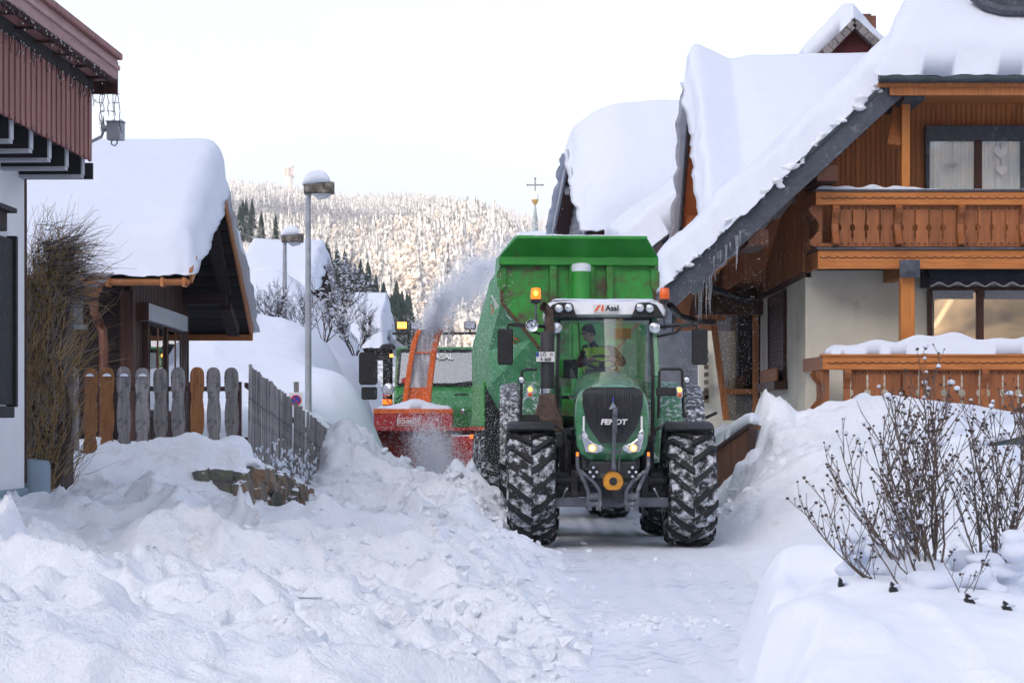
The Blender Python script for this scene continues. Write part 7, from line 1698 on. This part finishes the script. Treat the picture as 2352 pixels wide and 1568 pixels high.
# running gear
ch = MB(); ch.bx(-.42, .42, -.1, 6.2, 1.1, 1.5); ch.bar((-.38, .1, 1.2), (0, -1.75, .75), .14, .2); ch.bar((.38, .1, 1.2), (0, -1.75, .75), .14, .2)
for yw in (4.0, 5.5): ch.bar((-1.0, yw, .75), (1.0, yw, .75), .16, .16)
ch.build('chassis', M['iron_dk'], trailer, bevel=.01)
for s in (-1, 1):
    MB().loft([[(s*.95, 2.75, 2.28), (s*1.27, 2.75, 2.28), (s*1.27, 2.75, 1.55), (s*.95, 2.75, 1.55)], [(s*.95, 6.3, 2.28), (s*1.27, 6.3, 2.28), (s*1.27, 6.3, 1.55), (s*.95, 6.3, 1.55)]]).build('side_box', M['dgreen'], trailer, bevel=.02)
    MB().bx(s*.92, s*1.25, 2.72, 2.80, 1.0, 2.2).build('mud_flap', M['black_m'], trailer)
    for yw in (4.0, 5.5): tyre_parts(trailer, s*1.0, yw, .74, .74, .52, 22, M['rubber_snow'], M['rubber'], M['iron_dk'], lug_h=.03, lug_w=.07, sweep=.12)
# ------------------------------------------------------------------ the snow-blower truck
M['ugreen'] = paint('truck_green', (.022, .21, .035), .35, var=.1, scale=3, coat=.25, dirt=(.6, .66, .64), dirt_amt=.10, dirt_scale=14)
M['sred'] = paint('blower_red', (.42, .018, .014), .5, var=.2, scale=4, dirt=(.74, .70, .72), dirt_amt=.16, dirt_scale=11)
M['sorange'] = paint('blower_orange', (.66, .115, .008), .45, var=.15, scale=4, dirt=(.25, .07, .03), dirt_amt=.16, dirt_scale=5)
M['truck_glass'] = glassmat('truck_glass', (.30, .36, .38), .5, .02)
M['dirty_pane'] = paint('frosted_pane', (.36, .36, .40), .35, var=.35, scale=5, dirt=(.72, .73, .78), dirt_amt=.35, dirt_scale=5, stretch=(3, 1, .4))
TK = Vector((-1.40, 44.0, 0))
truck = empty('blower_truck', TK, label='green utility truck carrying the orange snow blower, amber roof lamps lit', cat='truck')
def U(x, y, ly): return P(x, y, 44.0+ly)-TK
cabs = MB().loft([[(-.98, 0.02, 2.36), (.98, .02, 2.36), (.94, .22, 3.10), (-.94, .22, 3.10)], [(-1.02, .35, 1.0), (1.02, .35, 1.0), (.95, .34, 3.17), (-.95, .34, 3.17)], [(-1.02, 2.0, 1.0), (1.02, 2.0, 1.0), (.95, 2.0, 3.2), (-.95, 2.0, 3.2)]]).build('cab', M['ugreen'], truck, bevel=.04)
MB().loft([[(-.96, -.95, 1.25), (.96, -.95, 1.25), (.90, -.93, 1.93), (-.90, -.93, 1.93)], [(-1.0, -.5, 1.2), (1.0, -.5, 1.2), (.97, -.5, 2.14), (-.97, -.5, 2.14)], [(-1.0, .1, 1.2), (1.0, .1, 1.2), (.98, .05, 2.38), (-.98, .05, 2.38)]]).build('bonnet', M['ugreen'], truck, bevel=.05)
ws = MB().grid(bil((-.88, -.01, 2.42), (.88, -.01, 2.42), (.85, .19, 3.06), (-.85, .19, 3.06), 2, 2)).build('windscreen', M['truck_glass'], cabs, fix=False)
fm = MB()
for a, c in (((-.91, -.02, 2.40), (.91, -.02, 2.40)), ((.91, -.02, 2.40), (.87, .19, 3.09)), ((.87, .19, 3.09), (-.87, .19, 3.09)), ((-.87, .19, 3.09), (-.91, -.02, 2.40))): fm.bar(a, c, .055, .05, up=(0, 1, 0))
fm.build('window_seal', M['black'], cabs)
lettering('ASAL', .17, M['white_p'], ws, (.02, .11, 2.965), rx=74, ext=.004, bold=.003)
MB().lathe([(.001, -.004), (.07, -.004), (.07, 0)], (-.77, -.02, 2.47), 'Y', 18).build('sticker', M['sred'], ws); MB().lathe([(.001, -.004), (.055, -.004), (.055, 0)], (-.60, -.02, 2.47), 'Y', 18).build('sticker', M['yellow'], ws)
wp = MB(); wp.tube([(.1, -.05, 2.40), (.55, -.04, 2.46), (.86, -.03, 2.44)], .012, 6); wp.tube([(-.3, -.05, 2.40), (-.7, -.04, 2.45)], .012, 6); wp.build('wiper', M['black'], cabs)
MB().bx(.24, .52, -.42, -.36, 2.165, 2.21).build('bonnet_handle', M['black'], truck, bevel=.01)
for z in (1.84, 1.79): MB().bx(.62, .95, -.955, -.935, z-.014, z+.014).build('vent_slot', M['black'], truck)
MB().lathe([(.001, -.02), (.05, -.015), (.055, 0)], (.43, -.955, 1.85), 'Y', 18).build('badge', M['chrome'], truck)
sw = MB(); sw.tube([(-.72+.19*math.cos(a), -.80+.0*a, 2.03+.14*math.sin(a)) for a in [R(50+24*k) for k in range(10)]], .018, 6); sw.tube([(-.70+.13*math.cos(a), -.82, 2.02+.09*math.sin(a)) for a in [R(60+24*k) for k in range(9)]], .013, 6)
sw.build('curl_mark', M['ink'], truck)
MB().bx(-.95, .95, -1.02, -.90, .70, 1.22).build('bumper', M['black_m'], truck, bevel=.03)
MB().bx(-.60, -.42, -.975, -.96, 1.80, 1.95).build('number_plate', M['plate_b'], truck)
for x, y0 in ((.78, -1.04),): 
    MB().bx(.55, 1.0, -1.06, -1.0, 1.15, 1.55).build('light_frame', M['sorange'], truck)
    MB().lathe([(.001, -.02), (.11, -.01), (.12, .03)], (.85, -1.07, 1.38), 'Y', 18).build('headlamp', M['lens'], truck)
# roof bar with four work lamps
bar = MB().bar((-1.03, .2, 3.44), (1.03, .2, 3.44), .06, .05).build('roof_bar', M['black'], truck)
for x in (-.7, .7): MB().bar((x, .25, 3.15), (x, .2, 3.42), .05, .05, up=(0, 1, 0)).build('bar_leg', M['black'], bar)
for x, on in ((-.83, True), (-.55, False), (.55, False), (.84, True)):
    l = MB().loft([[(x+a*.12*k, y, 3.60+c*.085*k) for a, c in ((-.8, -1), (.8, -1), (1, -.7), (1, .7), (.8, 1), (-.8, 1), (-1, .7), (-1, -.7))] for y, k in ((.12, .98), (.14, 1.0), (.22, .8))]).build('roof_lamp', M['black'], truck, bevel=.01)
    MB().bx(x-.095, x+.095, .105, .118, 3.535, 3.665).build('lens', M['amber_hot'] if on else M['lens'], l, bevel=.004)
    MB().bx(x-.02, x+.02, .15, .19, 3.46, 3.53).build('stem', M['black'], l)
# air intake, mirrors, lamps on the left corner
MB().lathe([(.10, 1.9), (.10, 3.10), (.16, 3.12), (.16, 3.17), (.10, 3.22), (.001, 3.23)], (-1.12, .15, 0), 'Z', 18).build('air_intake', M['black_m'], truck, 'auto')
for s in (-1, 1):
    mi = MB(); mi.loft([[(s*1.50+x*.19*k, y, 2.72+z*.33*k) for x, z in ((-.8, -1), (.8, -1), (1, -.85), (1, .85), (.8, 1), (-.8, 1), (-1, .85), (-1, -.85))] for y, k in ((-.12, .95), (-.09, 1), (0, .97))])
    mi.loft([[(s*1.48+x*.16*k, y, 2.22+z*.13*k) for x, z in ((-.8, -1), (.8, -1), (1, -.85), (1, .85), (.8, 1), (-.8, 1), (-1, .85), (-1, -.85))] for y, k in ((-.12, .95), (-.09, 1), (0, .97))])
    mi.tube([(s*1.0, .15, 3.0), (s*1.40, -.04, 3.12), (s*1.50, -.04, 3.08), (s*1.50, -.04, 3.0)], .02, 6)
    mi.build('mirror', M['black_m'], truck)
MB().lathe([(.07, .08), (.125, .03), (.13, 0), (.12, -.01)], (-1.10, -.1, 2.30), 'Y', 20).build('round_lamp', M['chrome'], truck, 'auto')
MB().lathe([(.001, -.02), (.06, -.018), (.11, -.005), (.11, 0)], (-1.10, -.115, 2.30), 'Y', 20).build('lens', M['lens'], truck, 'auto')
MB().bx(-1.21, -1.03, -.16, -.05, 1.99, 2.10).build('indicator', M['amber_on'], truck, bevel=.02)
MB().box((-1.03, -.12, 2.98), (.07, .05, .06)).build('side_light', M['amber_hot'], truck)
MB().tube([(-1.3, .1, 1.2), (-1.33, .1, 1.9)], .02, 6).build('marker_rod', M['sred'], truck)
rd = MB(); rd.bx(-.98, .98, 2.1, 4.6, .9, 2.1); rd.bx(-.4, .4, -.9, 4.4, .6, 1.0); rd.build('load_bed', M['iron_dk'], truck, bevel=.03)
for s in (-1, 1):
    for yw in (.45, 3.4): tyre_parts(truck, s*.84, yw, .55, .55, .36, 20, M['rubber_snow'], M['rubber'], M['iron_dk'], lug_h=.03, lug_w=.06, sweep=.2)

# blower head: a separate machine hung on the truck
BH = Vector((-1.62, 41.6, 0))
blow = empty('snow_blower', BH, label='orange and red snow blower head throwing snow through its tall chute', cat='snow blower')
s_ = FPX/41.6
def B(x, y, ly=0.0): return P(x, y, 41.6+ly)-BH
x0, x1 = B(859, 0).x, B(1038, 0).x; zt, zm = PZ(941, 41.6), PZ(981, 41.6); xr = B(1099, 0).x
box = MB().bx(x0, x1, -.03, .9, zm, zt).build('fan_box', M['sred'], blow, bevel=.015)
MB().bx(x0-.01, x1+.01, -.045, .92, zt-.075, zt+.02).build('box_rim', M['sorange'], box, bevel=.008)
for k in range(3): MB().bx(x0+.42+k*.42, x0+.436+k*.42, -.034, -.028, zm, zt-.08).build('seam', M['black'], box)
pl = MB().bx(B(912, 0).x, B(966, 0).x, -.040, -.032, PZ(977, 41.6), PZ(959, 41.6)).build('name_plate', M['white_p'], box)
MB().bx(B(913.5, 0).x, B(964.5, 0).x, -.046, -.041, PZ(976, 41.6)+.004, PZ(960, 41.6)-.004).build('name_field', M['sred'], pl)
lettering('SCHMIDT', .115, M['white_p'], pl, (B(939, 0).x, -.049, PZ(968.3, 41.6)), bold=.003, sx=.86)
snow_slab('snow_cap', bil((x0+.05, -.02, zt+.02), (x1-.02, -.02, zt+.02), (x1-.02, .85, zt+.02), (x0+.05, .85, zt+.02), 40, 16), .05+.13*np.exp(-((np.linspace(0, 1, 40)-.52)/.22)**2)[:, None]*np.ones((1, 16)), parent=box, edge=(.06, .06, .12, .12), jag=.02, amp=.03, seed=2)
# auger housing: back, roof, side plates, spiral augers
ah = MB(); ah.bx(x0, xr, .75, .85, .12, zm-.004); ah.bx(x0, xr, -.02, .8, zm-.06, zm-.006); ah.bx(x0, xr, .0, .8, .06, .12)
ah.build('auger_housing', M['sred'], blow)
MB().bx(x1+.004, xr, -.02, .75, 1.28, 1.33).build('side_rail', M['sorange'], blow)
for k, x in enumerate((x0+.02, xr-.02)):
    MB().prism([(x, -.55, .25), (x, .75, .06), (x, .75, zm-.02), (x, -.15, zm-.08), (x, -.35, 1.0)], (-.02, 0, 0), (.02, 0, 0)).build('side_plate', M['sred'], blow)
wdg = MB().prism([(B(1040, 0).x, 0, 1.36), (xr, 0, 1.36), (xr, 0, .95), (xr-.42, 0, .45), (xr-.52, 0, .40), (B(1040, 0).x, 0, .9)], (0, -.50, 0), (0, -.44, 0)).build('cutter_plate', M['sred'], blow)
MB().bx(xr-.5, xr, -.50, -.40, 1.363, 1.39).build('snow_cap', M['snow'], wdg)
MB().box((xr-.12, -.52, 1.36), (.07, .05, .08)).build('marker_light', M['amber_on'], blow)
au = MB(); prev = None
for k in range(110):
    a = k*.45; x = x0+.1+(xr-x0-.2)*k/109; q = [(x, .25+.10*math.cos(a), .62+.10*math.sin(a)), (x, .25+.46*math.cos(a), .62+.46*math.sin(a))]
    if prev: au.add([prev[0], prev[1], q[1], q[0]], [(0, 1, 2, 3)])
    prev = q
au.build('auger', M['iron'], blow, fix=False); MB().tube([(x0, .25, .62), (xr, .25, .62)], .1, 12).build('auger_shaft', M['iron_dk'], blow)
# chute: two rails, back plate, base panel, frosted panes
yc = .25
ctr = [(957, 927), (961, 890), (966, 850), (972, 810), (979, 778), (988, 758)]; hwid = [26.5, 25.5, 25, 24.5, 24, 23]
L, Rr = [], []
for (x, y), h in zip(ctr, hwid): L.append(B(x-h, y, yc)); Rr.append(B(x+h, y, yc))
for side in (L, Rr):
    m = MB()
    m.loft([[p+Vector((-.05, -.18, 0)), p+Vector((.05, -.18, 0)), p+Vector((.05, .22, 0)), p+Vector((-.05, .22, 0))] for p in side])
    m.build('chute_rail', M['sorange'], blow, bevel=.008)
m = MB(); m.loft([[a+Vector((0, .20, 0)), c+Vector((0, .20, 0)), c+Vector((0, .23, 0)), a+Vector((0, .23, 0))] for a, c in zip(L, Rr)]); m.build('chute_back', M['dirty_pane'], blow)
i0 = [a*.55+c*.45 for a, c in zip(L[:-1], L[1:])]; 
m = MB(); m.loft([[L[0]+Vector((.03, -.12, 0)), Rr[0]+Vector((-.03, -.12, 0)), Rr[0]+Vector((-.03, -.09, 0)), L[0]+Vector((.03, -.09, 0))], [L[1]+Vector((.03, -.12, 0)), Rr[1]+Vector((-.03, -.12, 0)), Rr[1]+Vector((-.03, -.09, 0)), L[1]+Vector((.03, -.09, 0))]]); m.build('chute_base', M['sorange'], blow)
for a, c in ((1, 3), (3, 5)):
    m = MB(); m.loft([[L[k]+Vector((.035, -.10, 0)), Rr[k]+Vector((-.035, -.10, 0)), Rr[k]+Vector((-.035, -.085, 0)), L[k]+Vector((.035, -.085, 0))] for k in range(a, c+1)]); m.build('pane', M['dirty_pane'], blow)
MB().bar(L[3]+Vector((0, -.11, 0)), Rr[3]+Vector((0, -.11, 0)), .03, .05, up=(0, 1, 0)).build('cross_bar', M['sorange'], blow)
MB().tube([B(880, 905, .4), B(890, 920, .3), B(905, 940, .2)], .015, 6).build('hose', M['sred'], blow)
# ------------------------------------------------------------------ blown snow: jet, mist at the blower, specks in the air
def flakemat():        # loose crystals let light through
    m = bpy.data.materials.new('flake'); m.use_nodes = True; nt = m.node_tree; nt.nodes.clear(); out = nt.nodes.new('ShaderNodeOutputMaterial')
    a, b, mx = nt.nodes.new('ShaderNodeBsdfDiffuse'), nt.nodes.new('ShaderNodeBsdfTranslucent'), nt.nodes.new('ShaderNodeMixShader')
    n = noise_tex(nt, coords(nt), 3.0, 3); c = ramp(nt, n, [(.3, (.88, .90, .94)), (.7, (.93, .95, .98))]); nt.links.new(c, a.inputs[0]); nt.links.new(c, b.inputs[0])
    mx.inputs[0].default_value = .5; nt.links.new(a.outputs[0], mx.inputs[1]); nt.links.new(b.outputs[0], mx.inputs[2]); nt.links.new(mx.outputs[0], out.inputs[0]); return m
M['flake'] = flakemat()
tet = np.array([(1, 1, 1), (-1, -1, 1), (-1, 1, -1), (1, -1, -1)], float)*.6; tf = np.array([(0, 1, 2), (0, 3, 1), (0, 2, 3), (1, 3, 2)])
def flakes(name, pos, size, label):
    n = len(pos); rg = np.random.default_rng(len(pos))
    q = rg.normal(size=(n, 4)); q /= np.linalg.norm(q, axis=1, keepdims=True); w, x, y, z = q.T
    Rm = np.stack([1-2*(y*y+z*z), 2*(x*y-z*w), 2*(x*z+y*w), 2*(x*y+z*w), 1-2*(x*x+z*z), 2*(y*z-x*w), 2*(x*z-y*w), 2*(y*z+x*w), 1-2*(x*x+y*y)], 1).reshape(n, 3, 3)
    v = np.einsum('nij,kj->nki', Rm, tet)*np.asarray(size)[:, None, None]+pos[:, None, :]
    f = tf[None]+4*np.arange(n)[:, None, None]
    o = link(name, np_mesh(name, v.reshape(-1, 3), f.reshape(-1, 3), M['flake'], smooth=False)); return tag(o, label, 'snow', kind='stuff')
rg = np.random.default_rng(4)
jc = [P(985, 770, 41.8), P(992, 742, 41.6), P(1008, 712, 41.2), P(1036, 680, 40.4), P(1072, 651, 39.2), P(1108, 628, 38.0), P(1140, 612, 37.0), P(1185, 618, 35.8)]
jr = [.19, .23, .30, .38, .46, .54, .64, .74]
t = rg.random(64000)**.9*(len(jc)-1); i = np.minimum(t.astype(int), len(jc)-2); fr_ = (t-i)[:, None]
A = np.array([p[:] for p in jc]); C = A[i]*(1-fr_)+A[i+1]*fr_; rad = (np.array(jr)[i]*(1-fr_[:, 0])+np.array(jr)[i+1]*fr_[:, 0])
off = rg.normal(size=(len(t), 3)); off /= np.linalg.norm(off, axis=1, keepdims=True); rr = rad*1.1*np.abs(rg.normal(0, .55, len(t)))*(1+.35*(rg.random(len(t)) < .12)*rg.random(len(t)))
pos = C+off*rr[:, None]
pos += .20*np.stack([fbm(pos[:, 0]*2.4, pos[:, 1]*2.4, pos[:, 2]*2.4, s, 3) for s in (1, 2, 3)], 1)
flakes('snow_jet', pos, rg.uniform(.003, .012, len(t)), 'jet of blown snow arching from the chute into the dump trailer')
# ragged crumbs falling away from the jet
k = rg.integers(0, len(t), 2600); p2 = pos[k]+np.stack([rg.normal(0, .12, 2600)+.05, rg.normal(0, .2, 2600), -np.abs(rg.normal(0, .30, 2600))+.10], 1)
flakes('falling_snow', p2, rg.uniform(.006, .016, 2600), 'crumbs of snow falling away below the blown jet')
# cloud at the mouth of the blower
n = 58000; c = np.array([B(985, 1035, 0)+BH])[0]
p = rg.normal(size=(n, 3))*np.array([.22, .35, .36]); p[:, 0] += .15*(-p[:, 2]); p[:, 0] *= 1+.4*(p[:, 2] < 0)
pos = np.array(P(1000, 1058, 40.7)[:])+p
pos += .22*np.stack([fbm(pos[:, 0]*1.8, pos[:, 1]*1.8, pos[:, 2]*1.8, s, 3) for s in (11, 12, 13)], 1)
pos = pos[(pos[:, 2] > .05) & (pos[:, 1] < 41.55)]
flakes('snow_mist', pos, rg.uniform(.002, .008, len(pos)), 'white cloud of powder at the mouth of the snow blower')
# specks in the air around trailer, blower and porch
sp = []
for (xa, xb, ya, yb, d0, d1, n) in ((860, 1140, 760, 1100, 36, 41.5, 5200), (1560, 1760, 560, 960, 33, 43, 1700), (1080, 1180, 620, 1100, 31.5, 37.5, 4200), (1180, 1560, 560, 800, 33.2, 41, 500), (1640, 1900, 500, 1000, 34, 37, 420)):
    x = rg.uniform(xa, xb, n); y = rg.uniform(ya, yb, n); d = rg.uniform(d0, d1, n)
    sp.append(np.stack([(x-CX)/FPX*d, d, EYE-(y-HY)/FPX*d], 1))
sp = np.concatenate(sp); sp = sp[sp[:, 2] > .02]
flakes('drifting_snow', sp, rg.uniform(.002, .008, len(sp)), 'fine snow specks drifting in the air around the machines')
# ------------------------------------------------------------------ thin winter haze over the valley
hm = bpy.data.materials.new('haze'); hm.use_nodes = True; hn = hm.node_tree; hn.nodes.clear()
ho = hn.nodes.new('ShaderNodeOutputMaterial'); hv = hn.nodes.new('ShaderNodeVolumePrincipled'); hv.inputs['Color'].default_value = (.96, .97, 1, 1); hv.inputs['Density'].default_value = .00015; hv.inputs['Anisotropy'].default_value = .2
hn.links.new(hv.outputs[0], ho.inputs['Volume'])
tag(MB().bx(-1650, 1650, -1650, 5400, -3, 745).build('haze', hm), 'thin bright haze over the valley', 'haze', kind='stuff')
